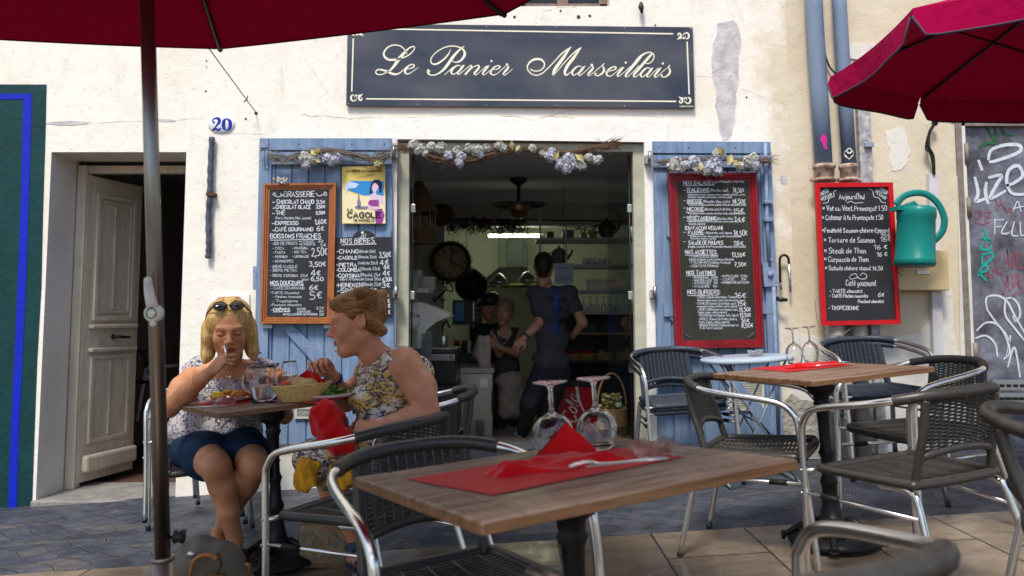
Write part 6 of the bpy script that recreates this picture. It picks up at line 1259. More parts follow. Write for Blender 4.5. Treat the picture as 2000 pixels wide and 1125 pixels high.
ashtray(1281, 890, .98, 'clear glass ashtray on the closest table'); ashtray(437, 792, .98, 'clear glass ashtray at the front corner of the women\'s table')
# folded napkins with cutlery
def napkin(name, lab, c, yaw, s, m, peak=True):
    o = empty(name, label=lab, cat='napkin', group='folded red napkins'); put(o, up(c) @ ang(yaw)); o.scale = (s, s, s)
    b = MB(); n = 26; vs = []; fs = []
    for j in range(n + 1):
        for i in range(n + 1):
            u, v = i / n, j / n; x = -.17 + .33 * u; y = (-.055 + .11 * v) * (1 - .3 * abs(2 * u - 1)) ; e = min(1, 6 * min(u, 1 - u, v, 1 - v))
            z = .004 + e * (.010 + .006 * math.sin(u * 9 + v * 4) + .003 * math.sin(u * 19 - v * 7) + .003 * math.sin(v * 15 + u * 5)); z = max(.002, z) + e * (.016 * abs(math.sin(u * 13 + 3 * v)) * max(0, 1 - u * 2.2) + .006 * abs(math.sin(v * 9 + u * 5))); vs.append((x + .006 * math.sin(v * 9), y + .008 * math.sin(u * 11), z))
    for j in range(n):
        for i in range(n): a = j * (n + 1) + i; fs.append((a, a + 1, a + n + 2, a + n + 1))
    b.add(vs, fs, True)
    if peak:
        # standing triangular fold
        A, Bq, Cq, D = (-.06, .035, .008), (.125, .03, .006), (.050, .055, .088), (.03, .075, .004)
        n2 = 10; vs = []; fs = []
        for j in range(n2 + 1):
            for i in range(n2 + 1):
                u, v = i / n2, j / n2; base = Vector(A).lerp(Vector(Bq), u); tip = Vector(Cq); p = base.lerp(tip, v); p.y += .006 * math.sin(u * 7) * (1 - v) - .012 * math.sin(PI * v) ; vs.append(p)
        for j in range(n2):
            for i in range(n2): a = j * (n2 + 1) + i; fs.append((a, a + 1, a + n2 + 2, a + n2 + 1))
        b.add(vs, fs, True); b.add([Cq, Bq, D, A], [(0, 1, 2), (0, 2, 3)], False)
    b.build('cloth', m, o); return o
nk = napkin('napkin', 'red napkin folded to a standing peak on the closest table', onT(1092, 912), 22, 1.0, M_NAP)
nk2 = napkin('napkin', 'crumpled red napkin on the right-hand table', onT(1592, 716), 8, .80, M_NAP, False)
def fork(c, yaw, s=1., pitch=0, M=None, lab='', grp='steel forks', tines_up=True):
    b = MB(); q = [(-.10, 0, .004), (-.05, 0, .003), (0, 0, .002), (.03, 0, .003), (.045, 0, .006)]
    b.tube(q, [.0055, .0045, .003, .0035, .008], 8, flat=.35)
    for k in range(4):
        y = (k - 1.5) * .0058; b.tube([(.044, y * .8, .006), (.058, y, .008), (.075, y, .006), (.092, y, .001)], [.0022, .0017, .0016, .0008], 5)
    b.tube([(.040, -.009, .006), (.047, -.0065, .0068), (.047, .0065, .0068), (.040, .009, .006)], .002, 5)
    o = b.build('fork', M_CHROME); o.matrix_world = M if M is not None else up(c) @ ang(yaw) @ Matrix.Rotation(pitch, 4, 'Y')
    o.location, o.rotation_euler = o.matrix_world.to_translation(), o.matrix_world.to_euler(); return tag(o, lab, 'fork', grp)
fork(onT(1200, 905, .030), 186, lab='steel fork lying on the red napkin of the closest table'); fork(onT(1628, 712, .022), 20, lab='steel fork on the crumpled napkin of the right-hand table')
b = MB(); b.tube([(-.09, 0, 0), (-.03, 0, 0)], .006, 8, flat=.5); b.prism([(-.03, -.005, -.001), (.06, -.010, -.001), (.085, -.003, -.001), (.085, .006, -.001), (-.03, .006, -.001)], (0, 0, .002)); o = b.build('knife', M_CHROME); put(o, up(onT(1222, 903, .026)) @ ang(190)); tag(o, 'steel knife tucked in the red napkin of the closest table', 'knife')
# water jug
c = onT(517, 786); jg = empty('water_jug', label='clear glass water jug half full in the middle of the women\'s table', cat='jug'); put(jg, up(c)); b = MB()
oj = [(0, 0), (.048, 0), (.053, .006), (.060, .04), (.063, .07), (.058, .095), (.046, .112), (.044, .125), (.050, .150), (.054, .162)]; ij = [(.0515, .162), (.0475, .150), (.0415, .125), (.0435, .113), (.055, .094), (.060, .07), (.057, .04), (.050, .008), (0, .007)]
b.lathe(oj + ij, 32); b.build('glass_body', M_GLASS, jg); b = MB(); b.tube(catmull([(-.046, 0, .14), (-.075, 0, .142), (-.096, 0, .115), (-.092, 0, .075), (-.062, 0, .05)], 6), .0065, 8); b.build('handle', M_GLASS, jg)
b = MB(); b.lathe([(0, .0075), (.0497, .0085), (.0567, .04), (.0597, .07), (.0590, .078), (0, .078)], 28); b.build('water', M_WATER, jg); b = MB(); b.tube([(.045, 0, .154), (.062, 0, .163), (.070, 0, .168)], [.014, .009, .004], 8); b.build('spout', M_GLASS, jg)
# plates with food
def plate(px, py, lab, food):
    c = onT(px, py); o = empty('dinner_plate', label=lab, cat='plate', group='plates of food'); put(o, up(c)); b = MB()
    b.lathe([(0, .003), (.07, .003), (.085, .010), (.118, .022), (.121, .021), (.09, .005), (.072, 0), (0, 0)], 36); b.build('china', mat('rose_china', (.72, .56, .56), .2), o)
    r = random.Random(px)
    for nm, m, n, rr, col, spread in food:
        b = MB()
        for i in range(n):
            p = Vector((r.gauss(0, spread) + rr[0], r.gauss(0, spread * .8) + rr[1], .012 + r.uniform(0, .028) * rr[2]))
            if nm == 'salad' or nm == 'greens':
                d = Vector((r.gauss(0, 1), r.gauss(0, 1), r.gauss(0, .7))).normalized() * .018; e = d.orthogonal().normalized() * .010; b.add([p - d, p - e, p + d, p + e], [(0, 1, 2, 3)])
            else: b.ball(p, r.uniform(.009, .016), 7, sq=(1.3, 1, .8))
        b.build(nm, m, o)
    return o
M_FRY = mat('fried_food', (.52, .22, .045), .6, var=.5, vscale=90, bump=.8, bscale=200); M_SAL = mat('salad_leaf', (.10, .20, .03), .5, var=.4, vscale=50); M_LEM = mat('lemon', (.80, .58, .05), .4)
plate(455, 783, 'dinner plate with fried food and a lemon wedge in front of the blonde woman', [('fritter', M_FRY, 26, (.0, 0, 1.2), 0, .032), ('tomato', M_NAP, 8, (.06, .02, .6), 0, .02)])
b = MB(); c = onT(423, 778, .022); b.bbox((-.02, -.012, 0), (.02, .012, .03), .009); o = b.build('lemon_wedge', M_LEM); put(o, up(c) @ ang(20)); tag(o, 'yellow lemon wedge at the left edge of the blonde woman\'s plate', 'lemon')
plate(648, 777, 'dinner plate with salad in front of the woman with the bun', [('salad', M_SAL, 120, (0, 0, 1.2), 0, .035), ('tomato', M_NAP, 6, (-.03, .0, 1), 0, .025)])
# bread basket on the table
c = onT(590, 782); bk_ = empty('table_bread_basket', label='straw bread basket with a red napkin on the women\'s table', cat='basket'); put(bk_, up(c)); b = MB(); M_STRAW = mat('pale_straw', (.66, .47, .17), .6, var=.25, vscale=80)
for k in range(11):
    z = .004 + k * .0068; r_ = .066 + z * .52; b.tube([(r_ * 1.25 * math.cos(t) * (1 + .02 * math.sin(t * 20 + (k % 2) * PI)), r_ * math.sin(t) * (1 + .02 * math.sin(t * 20 + (k % 2) * PI)), z) for t in np.linspace(0, 2 * PI, 61)], .0042, 5)
b.lathe([(0, .003), (.078, .003)], 20); 
for k in range(20): a = k * PI / 10; b.tube([(.068 * 1.25 * math.cos(a), .068 * math.sin(a), 0), (.106 * 1.25 * math.cos(a), .106 * math.sin(a), .078)], .003, 4)
b.build('wicker', M_STRAW, bk_); b = MB()
for x, y, z, s in ((-.02, 0, .075, .045), (.03, -.02, .07, .04), (-.06, .02, .06, .035), (.02, .04, .07, .04)): b.ball((x, y, z), s, 10, sq=(1.3, .8, .65))
b.build('bread_slice', mat('crusty_bread', (.50, .33, .14), .7, var=.35, vscale=40, bump=.4, bscale=80), bk_); b = MB(); n = 8; vs = []; fs = []
for j in range(n + 1):
    for i in range(n + 1): u, v = i / n, j / n; vs.append((-.02 + .12 * u, .03 + .02 * math.sin(u * 6), .06 + v * (.075 * (1 - abs(u - .35) * 1.1)) ))
for j in range(n):
    for i in range(n): a = j * (n + 1) + i; fs.append((a, a + 1, a + n + 2, a + n + 1))
b.add(vs, fs, True); b.add([(-.1, -.03, .075), (-.05, -.05, .078), (-.03, .0, .1), (-.09, .03, .09)], [(0, 1, 2, 3)]); b.build('napkin', M_NAP, bk_)
b = MB(); b.tube([(-.09, 0, 0), (.09, 0, 0)], [.006, .004], 8, flat=.4); o = b.build('knife', M_CHROME); put(o, up(onT(405, 794, .003)) @ ang(-6)); tag(o, 'knife lying at the left end of the women\'s table', 'knife')
# ---- round folding table by the wall
c = P(1472, 700, 4.62); o = empty('folding_table', label='pale blue round folding table with crossed metal legs against the right shutter', cat='table'); base = G(c.x, c.y); H = c.z - base.z + .012; put(o, ground_matrix(c.x, c.y, 0, 0)); M_FT = mat('pale_blue_enamel', (.42, .50, .60), .3, var=.08)
b = MB(); b.lathe([(0, H), (.262, H), (.268, H - .005), (.268, H - .022), (.262, H - .024), (.255, H - .012), (0, H - .012)], 48); b.build('round_top', M_FT, o)
M_LEGF = mat('grey_steel_leg', (.30, .33, .38), .4, .6)
for s in (-1, 1):
    for yy in (-.16, .16): b = MB(); b.tube([(-.20 * s, yy, 0), (.20 * s, yy * .8 + .01 * s, H - .015)], .011, 6, flat=.5); b.build('leg', M_LEGF, o)
b = MB(); b.tube([(-.20, -.16, .02), (-.20, .16, .02)], .008, 6); b.tube([(.20, -.16, .02), (.20, .16, .02)], .008, 6); b.tube([(0, -.15, H / 2), (0, .15, H / 2)], .007, 6); b.build('crossbar', M_LEGF, o)
ashtray(0, 0, .9, 'clear glass ashtray on the pale blue round table', p=P(1476, 694, 4.6))

# ================================================================ PARASOLS
def canopy_panel(b, apex, A, Bq, n=10, sag=.02, puff=0):
    vs = []; fs = []
    for j in range(n + 1):
        v = j / n
        for i in range(n + 1):
            u = i / n; p = apex.lerp(A, v).lerp(apex.lerp(Bq, v), u); s = 4 * u * (1 - u); p.z -= sag * s * v; p -= (((A + Bq) / 2 - apex).normalized()) * sag * .9 * s * v ** 3; vs.append(p)
    for j in range(n):
        for i in range(n): a = j * (n + 1) + i; fs.append((a, a + 1, a + n + 2, a + n + 1))
    b.add(vs, fs, True)
def red_canvas():
    m = M_RED; t, bs = nodes_of(m); o = [n for n in t.nodes if n.type == 'OUTPUT_MATERIAL'][0]
    tr = N(t, 'ShaderNodeBsdfTranslucent'); tr.inputs[0].default_value = (.30, .002, .012, 1); mx = N(t, 'ShaderNodeMixShader'); mx.inputs[0].default_value = .05
    t.links.new(bs.outputs[0], mx.inputs[1]); t.links.new(tr.outputs[0], mx.inputs[2]); t.links.new(mx.outputs[0], o.inputs[0]); return m
M_RED.name = 'red_canvas'; red_canvas()
M_PIPING = mat('grey_piping', (.05, .05, .08), .7)
# big parasol, left: leaning pole
pa = empty('parasol', label='large dark red parasol with a leaning grey-brown metal pole at the left', cat='parasol')
low, mid, top = P(322, 1300, 1.88), P(318, 1092, 1.88), P(284, -120, 1.90)
M_POLE = mat('bronze_pole', (.25, .235, .22), .28, 1., var=.15, vscale=5, stretch=(1, 1, .15))
pd = (top - mid).normalized(); foot = mid - pd * ((mid.z - gz(mid.x)) / pd.z); ap = top + pd * .55
b = MB(); b.tube([mid - pd * .06, ap], .0182, 20); b.build('upper_pole', M_POLE, pa)
b = MB(); b.tube([foot, mid], .0250, 20); b.tube([mid - pd * .004, mid + pd * .006], .0262, 20); b.build('lower_pole', mat('brown_tube', (.28, .25, .21), .40, 1., var=.1), pa)
b = MB(); b.lathe([(0, .0), (.26, 0), (.26, .04), (.05, .07), (.04, .18), (0, .18)], 28, Matrix.Translation(foot)); b.build('base', M_IRON, pa)
b = MB(); k0 = P(350, 1048, 1.87); b.tube([P(330, 1050, 1.88), k0], .005, 6); b.lathe([(0, -.012), (.017, -.010), (.013, 0), (.018, .010), (0, .014)], 8, Matrix.Translation(k0) @ Matrix.Rotation(PI/2, 4, 'Y')); b.build('clamp_knob', M_BLACK, pa)
b = MB(); cr = P(300, 612, 1.845); b.tube([P(289, 549, 1.85), P(292, 575, 1.835), P(298, 600, 1.83)], [.010, .012, .014], 10, flat=.6); b.lathe([(0, .012), (.016, .012), (.021, .006), (.021, -.012), (0, -.02)], 20, Matrix.Translation(cr) @ Matrix.Rotation(PI/2, 4, 'X')); b.ball(P(299, 632, 1.84), .008, 8); b.ball(P(289, 548, 1.845), .010, 8); crk = b.build('crank_handle', mat('white_plastic', (.72, .70, .66), .3), pa)
b = MB(); b.lathe([(.010, .0125), (.0135, .0128)], 20, Matrix.Translation(cr) @ Matrix.Rotation(PI/2, 4, 'X')); b.build('emblem_ring', mat('emblem_green', (.02, .25, .06), .4), crk)
b = MB(); b.tube([P(301, 617, 1.829), P(304, 615, 1.829), P(306, 611, 1.829)], .0012, 4); b.build('emblem_red', M_NAP, crk)
V1, V2 = P(430, 95, 3.10), P(985, 27, 2.72)
cc = Vector((-.96, 1.66, 0)); ap_ = Vector((cc.x, cc.y, 2.62)); ap = ap_
verts = []
r0 = 1.5; base_a = math.degrees(math.atan2(V1.y - cc.y, V1.x - cc.x))
for k in range(8):
    a = R(base_a - 45 * k + (0 if k < 2 else 0)); verts.append(Vector((cc.x + r0 * math.cos(a), cc.y + r0 * math.sin(a), 2.15 + .05 * math.cos(a) * 0)))
verts[0] = V1; verts[1] = V2; verts[7] = Vector((-2.10, 2.62, 2.055)); verts[6].z = 2.07
b = MB()
for k in range(8): canopy_panel(b, ap_, verts[k], verts[(k + 1) % 8], sag=.014)
b.build('canopy', M_RED, pa); b = MB()
for k in range(8):
    a_, c_ = verts[k], verts[(k + 1) % 8]; q = []
    for i in range(13): u = i / 12; s = 4 * u * (1 - u); t_ = a_.lerp(c_, u); t_.z -= .014 * s; t_ -= (((a_ + c_) / 2 - ap_).normalized()) * .0126 * s; q.append(t_)
    b.tube(q, .004, 5)
b.build('hem', mat('dark_red_hem', (.10, .001, .012), .9, spec=.1), pa)
for k in range(8):
    v = verts[k]; d = (ap_ - v).normalized(); q = [v + d * .015 - Vector((0, 0, .012)), ap_ - Vector((0, 0, .03))]; b = MB(); b.tube(q, .009, 6); b.ball(v - Vector((0, 0, .004)), .011, 6); b.build('rib', M_BLACK, pa)
b = MB()
for k in range(8): b.tube([verts[k].lerp(ap_, .45) - Vector((0, 0, .02)), Vector((cc.x - .02, cc.y + .02, 2.02))], .006, 6)
b.lathe([(.022, 0), (.045, 0), (.045, .05), (.022, .05)], 16, Matrix.Translation((cc.x - .02, cc.y + .02, 2.0))); b.build('strut', M_BLACK, pa)
# right parasol with valance
pr = empty('parasol', label='red parasol with a scalloped grey-edged valance at the upper right', cat='parasol')
A_, B_, C_ = P(1783, 16, 2.81), P(1622, 150, 3.62), P(1798, 190, 3.99); cc = Vector((2.42, 3.17)); verts = []
hr = (A_.z + B_.z + C_.z) / 3; ap = Vector((cc.x, cc.y, hr + .33)); ba = math.degrees(math.atan2(A_.y - cc.y, A_.x - cc.x)); rr = ((A_.xy - cc).length + (C_.xy - cc).length + (B_.xy - cc).length) / 3
for k in range(8):
    a = R(200.8 - 45 * k); verts.append(Vector((cc.x + rr * math.cos(a), cc.y + rr * math.sin(a), hr)))
verts[0], verts[1], verts[2] = A_, B_, C_
b = MB(); b2 = MB(); b3 = MB()
for k in range(8):
    a_, c_ = verts[k], verts[(k + 1) % 8]; canopy_panel(b, ap, a_, c_, sag=.018)
    n = 16; vs = []; edge = []; out_n = ((a_ + c_) / 2 - ap); out_n.z = 0; out_n.normalize()
    for i in range(n + 1):
        u = i / n; s = 4 * u * (1 - u); t_ = a_.lerp(c_, u); t_.z -= .018 * s; t_ -= (((a_ + c_) / 2 - ap).normalized()) * .018 * .9 * s
        corner = min(1, min(u, 1 - u) / .10); dr = .035 + .085 * math.sqrt(max(0, 1 - (1 - corner) ** 2)); q = t_ - Vector((0, 0, dr)) + out_n * (.012 + .008 * math.sin(u * 9)); vs += [t_, q]; edge.append(q)
    b2.add(vs, [(2*i, 2*i+1, 2*i+3, 2*i+2) for i in range(n)], True); b3.tube(edge, .0045, 5)
b.build('canopy', M_RED, pr); b2.build('valance', M_RED, pr); b3.build('piping', M_PIPING, pr)
for v in verts: b = MB(); b.tube([v + (ap - v).normalized() * .02 - Vector((0, 0, .014)), ap - Vector((0, 0, .03))], .008, 6); b.build('rib', M_BLACK, pr)
b = MB(); b.tube([(cc.x, cc.y, gz(cc.x) + .03), (cc.x, cc.y, ap.z + .05)], .02, 14); b.build('pole', M_POLE, pr)
b = MB(); b.lathe([(0, 0), (.24, 0), (.24, .05), (.05, .08), (0, .08)], 24, Matrix.Translation((cc.x, cc.y, gz(cc.x) + .01))); b.build('base', M_IRON, pr)
b = MB()
for v in verts: b.tube([v.lerp(ap, .5) - Vector((0, 0, .015)), Vector((cc.x, cc.y, ap.z - .45))], .005, 5)
b.build('strut', M_BLACK, pr)

# ================================================================ BAGS
M_CANV = mat('grey_green_canvas', (.17, .15, .115), .85, var=.25, vscale=12, bump=.4, bscale=200); M_LEATH = mat('tan_leather', (.36, .14, .04), .5, var=.25, vscale=20)
# ================================================================ BODY MODELLING (implicit surfaces -> one smooth mesh)
def cap(a, b, ra, rb=None, k=.02, op='+'): return ['c', np.array(a, float), np.array(b, float), ra, ra if rb is None else rb, k, op]
def ell(c, r, rot=None, k=.02, op='+'): return ['e', np.array(c, float), np.array(r, float), (np.array(rot.to_3x3()) if rot is not None else None), None, k, op]
def chain(pts, rs, k=.02): return [cap(pts[i], pts[i+1], rs[i], rs[i+1], k) for i in range(len(pts) - 1)]
def inflate(prims, d): 
    o = []
    for p in prims:
        q = list(p)
        if q[0] == 'c': q[3] += d; q[4] += d
        else: q[2] = q[2] + d
        o.append(q)
    return o
def sdf_mesh(prims, vox, disp=None):
    lo = np.full(3, 1e9); hi = np.full(3, -1e9)
    for p in prims:
        if p[6] != '+': continue
        if p[0] == 'c': m = max(p[3], p[4]); a = np.minimum(p[1], p[2]) - m; b = np.maximum(p[1], p[2]) + m
        else: m = p[2].max(); a = p[1] - m; b = p[1] + m
        lo = np.minimum(lo, a); hi = np.maximum(hi, b)
    lo -= .03; hi += .03; n = np.ceil((hi - lo) / vox).astype(int) + 1
    F = np.full(n, .06, np.float32)
    ax = [lo[i] + np.arange(n[i]) * vox for i in range(3)]
    for p in prims:
        k = p[5]; mg = k + 4 * vox + .008
        if p[0] == 'c': m = max(p[3], p[4]) + mg; a = np.minimum(p[1], p[2]) - m; b = np.maximum(p[1], p[2]) + m
        else: m = p[2].max() + mg; a = p[1] - m; b = p[1] + m
        i0 = np.clip(((a - lo) / vox).astype(int), 0, n); i1 = np.clip(((b - lo) / vox).astype(int) + 2, 0, n)
        if (i1 <= i0).any(): continue
        X, Y, Z = np.meshgrid(*[ax[q][i0[q]:i1[q]] for q in range(3)], indexing='ij')
        if p[0] == 'c':
            d = p[2] - p[1]; l2 = max(1e-9, d @ d); t = np.clip(((X - p[1][0]) * d[0] + (Y - p[1][1]) * d[1] + (Z - p[1][2]) * d[2]) / l2, 0, 1)
            D = np.sqrt((X - p[1][0] - t * d[0]) ** 2 + (Y - p[1][1] - t * d[1]) ** 2 + (Z - p[1][2] - t * d[2]) ** 2) - (p[3] + (p[4] - p[3]) * t)
        else:
            x, y, z = X - p[1][0], Y - p[1][1], Z - p[1][2]
            if p[3] is not None: m_ = p[3]; x, y, z = m_[0, 0]*x + m_[1, 0]*y + m_[2, 0]*z, m_[0, 1]*x + m_[1, 1]*y + m_[2, 1]*z, m_[0, 2]*x + m_[1, 2]*y + m_[2, 2]*z
            r = p[2]; k0 = np.sqrt((x/r[0])**2 + (y/r[1])**2 + (z/r[2])**2); k1 = np.sqrt((x/r[0]**2)**2 + (y/r[1]**2)**2 + (z/r[2]**2)**2); D = k0 * (k0 - 1) / np.maximum(k1, 1e-9)
            D = np.where(k0 < 1e-6, -r.min(), D)
        S = F[i0[0]:i1[0], i0[1]:i1[1], i0[2]:i1[2]]
        if p[6] == '+': h = np.clip(.5 + .5 * (S - D) / k, 0, 1); S[...] = S * (1 - h) + D * h - k * h * (1 - h)
        else: h = np.clip(.5 - .5 * (S + D) / k, 0, 1); S[...] = S * (1 - h) - D * h + k * h * (1 - h)
    if disp is not None:
        X, Y, Z = np.meshgrid(*ax, indexing='ij'); F = F + disp(X, Y, Z).astype(np.float32)
    ins = F < 0
    c8 = [ins[i:n[0]-1+i, j:n[1]-1+j, k:n[2]-1+k] for i in (0, 1) for j in (0, 1) for k in (0, 1)]; s = sum(c.astype(np.int8) for c in c8); act = (s > 0) & (s < 8)
    idx = -np.ones(act.shape, int); A = np.argwhere(act); idx[act] = np.arange(len(A))
    acc = np.zeros((len(A), 3)); cnt = np.zeros(len(A))
    cor = [(i, j, k) for i in (0, 1) for j in (0, 1) for k in (0, 1)]
    vals = {c: F[A[:, 0] + c[0], A[:, 1] + c[1], A[:, 2] + c[2]] for c in cor}
    for c in cor:
        for a in range(3):
            if c[a]: continue
            d = list(c); d[a] = 1; d = tuple(d); f0, f1 = vals[c], vals[d]; m = (f0 < 0) != (f1 < 0); t = np.where(m, f0 / np.where(m, f0 - f1, 1), 0)
            q = np.array(c, float)[None, :] + np.zeros((len(A), 3)); q[:, a] += t; acc[m] += q[m]; cnt[m] += 1
    V = lo + (A + acc / np.maximum(cnt, 1)[:, None]) * vox; Q = []
    for a in range(3):
        o1, o2 = (a + 1) % 3, (a + 2) % 3
        sl0 = [slice(None)] * 3; sl1 = [slice(None)] * 3; sl0[a] = slice(0, -1); sl1[a] = slice(1, None)
        e0, e1 = ins[tuple(sl0)], ins[tuple(sl1)]; E = np.argwhere(e0 != e1)
        E = E[(E[:, o1] > 0) & (E[:, o2] > 0) & (E[:, o1] < n[o1] - 1) & (E[:, o2] < n[o2] - 1)]
        def g(d1, d2): B = E.copy(); B[:, o1] -= d1; B[:, o2] -= d2; return idx[B[:, 0], B[:, 1], B[:, 2]]
        q = np.stack([g(1, 1), g(0, 1), g(0, 0), g(1, 0)], 1); fl = e0[E[:, 0], E[:, 1], E[:, 2]]; q[~fl] = q[~fl][:, ::-1]; Q.append(q)
    Q = np.concatenate(Q); Q = Q[(Q >= 0).all(1)]
    return V, Q
def relax(V, Q, it=2):
    for _ in range(it):
        S = np.zeros_like(V); c = np.zeros(len(V))
        for i in range(4):
            for j in (1, 3): np.add.at(S, Q[:, i], V[Q[:, (i + j) % 4]]); np.add.at(c, Q[:, i], 1)
        V = V * .5 + .5 * S / np.maximum(c, 1)[:, None]
    return V
def np_obj(name, parts, m, parent=None, col=None, loc=None):
    """parts: list of (V,Q[,colours]) joined as one mesh"""
    Vs, Qs, Cs, o = [], [], [], 0
    for p in parts:
        Vs.append(p[0]); Qs.append(p[1] + o); Cs.append(p[2] if len(p) > 2 else np.tile(np.array([[1., 1, 1]]), (len(p[0]), 1))); o += len(p[0])
    V = np.concatenate(Vs); Q = np.concatenate(Qs); Cc = np.concatenate(Cs); base = Vector(parent.location) if parent is not None else Vector((0, 0, 0))
    V = V - np.array(base)
    me = bpy.data.meshes.new(name); me.vertices.add(len(V)); me.vertices.foreach_set('co', V.astype(np.float32).ravel()); me.loops.add(len(Q) * 4); me.loops.foreach_set('vertex_index', Q.astype(np.int32).ravel())
    me.polygons.add(len(Q)); me.polygons.foreach_set('loop_start', np.arange(len(Q), dtype=np.int32) * 4); me.polygons.foreach_set('loop_total', np.full(len(Q), 4, np.int32)); me.polygons.foreach_set('use_smooth', np.ones(len(Q), bool))
    ca = me.color_attributes.new('Col', 'FLOAT_COLOR', 'POINT'); ca.data.foreach_set('color', np.concatenate([Cc, np.ones((len(Cc), 1))], 1).astype(np.float32).ravel())
    me.materials.append(m); me.update(calc_edges=True); me.validate(); o_ = link(bpy.data.objects.new(name, me))
    if parent is not None: o_.parent = parent
    return o_
def skin(name, c1, c2, rough=.45):
    m = mat(name, c1, rough, spec=.3, sss=.25); t, b = nodes_of(m); at = N(t, 'ShaderNodeAttribute', attribute_name='Col')
    a = mixc(t, ramp(t, nz(t, ocoord(t), 16, 5), [(.35, 0), (.65, 1)]), c1, c2); a = mixc(t, ramp(t, nz(t, ocoord(t), 160, 2), [(.60, 0), (.72, .35)]), a, tuple(q * .6 for q in c2)); a = mixc(t, 1., a, at.outputs['Color'], 'MULTIPLY'); t.links.new(a, b.inputs['Base Color'])
    bumpn(t, b, nz(t, ocoord(t), 220, 3), .12, .002); return m
M_SKIN1 = skin('skin_tanned', (.56, .275, .15), (.44, .19, .095)); M_SKIN2 = skin('skin_rosy', (.62, .30, .175), (.50, .205, .115)); M_SKIN3 = skin('skin_olive', (.45, .24, .15), (.38, .19, .11))
def hair(name, c1, c2, c3, stretch=(70, 70, 3.5), rough=.4):
    m = mat(name, c1, rough, spec=.22); t, b = nodes_of(m); v = ocoord(t, stretch)
    a = mixc(t, ramp(t, nz(t, v, 1.4, 4, .6), [(.38, 0), (.62, 1)]), c1, c2); a = mixc(t, ramp(t, nz(t, v, 3, 3, .5), [(.5, 0), (.66, .9)]), a, c3); t.links.new(a, b.inputs['Base Color']); bumpn(t, b, nz(t, v, 2.4, 2), .25, .004); return m
M_BLOND = hair('blonde_hair', (.66, .46, .19), (.46, .28, .09), (.24, .12, .035)); M_AUB = hair('auburn_hair', (.19, .080, .028), (.33, .16, .055), (.085, .032, .012), (5, 60, 60)); M_DKHAIR = hair('dark_hair', (.02, .013, .01), (.03, .02, .014), (.012, .008, .006)); M_GHAIR = hair('ash_blonde_hair', (.25, .18, .10), (.16, .11, .06), (.07, .045, .025))
def head_prims(w=1., jowl=1.):
    P_ = [ell((0, .012, .03), (.074 * w, .095, .084)), ell((0, -.028, -.032), (.059 * w, .062, .078), k=.03), ell((0, -.066, -.100), (.022, .018, .016), k=.025)]
    for s in (1, -1):
        P_ += [cap((s * .052 * w, .005, -.058), (s * .012, -.066, -.098), .020 * jowl, .018, .03), ell((s * .036, -.060, -.028), (.026, .022, .026), k=.025), cap((s * .010, -.084, .024), (s * .042, -.072, .022), .0085, .008, .018)]
        P_ += [ell((s * .032, -.093, .003), (.019, .014, .011), k=.010, op='-')]
    P_ += [cap((0, -.083, .018), (0, -.108, -.022), .0065, .0095, .014), ell((0, -.108, -.027), (.0105, .010, .0095), k=.010)]
    for s in (1, -1): P_ += [ell((s * .0105, -.098, -.031), (.0085, .010, .0075), k=.006), ell((s * .0065, -.106, -.0375), (.003, .004, .0035), k=.003, op='-'), ell((s * .032, -.0745, .002), (.0155, .0135, .0125), k=.004)]
    P_ += [ell((0, -.083, -.062), (.030, .014, .020), k=.02), cap((-.020, -.088, -.0585), (.020, -.088, -.0585), .0052, .0052, .008), ell((0, -.0945, -.058), (.012, .006, .0045), k=.006), ell((0, -.0935, -.0695), (.016, .007, .0060), k=.006)]
    P_ += [cap((-.023, -.0935, -.0637), (.023, -.0935, -.0637), .0012, .0012, .004, '-'), ell((0, -.094, -.079), (.016, .005, .004), k=.008, op='-')]
    for s in (1, -1):
        er = Matrix.Rotation(s * R(-22), 3, 'Z') @ Matrix.Rotation(R(-12), 3, 'X'); P_ += [ell((s * .077 * w, .014, -.004), (.0075, .019, .032), er, k=.008), ell((s * .085 * w, .010, .0), (.006, .010, .018), er, k=.004, op='-')]
    return P_
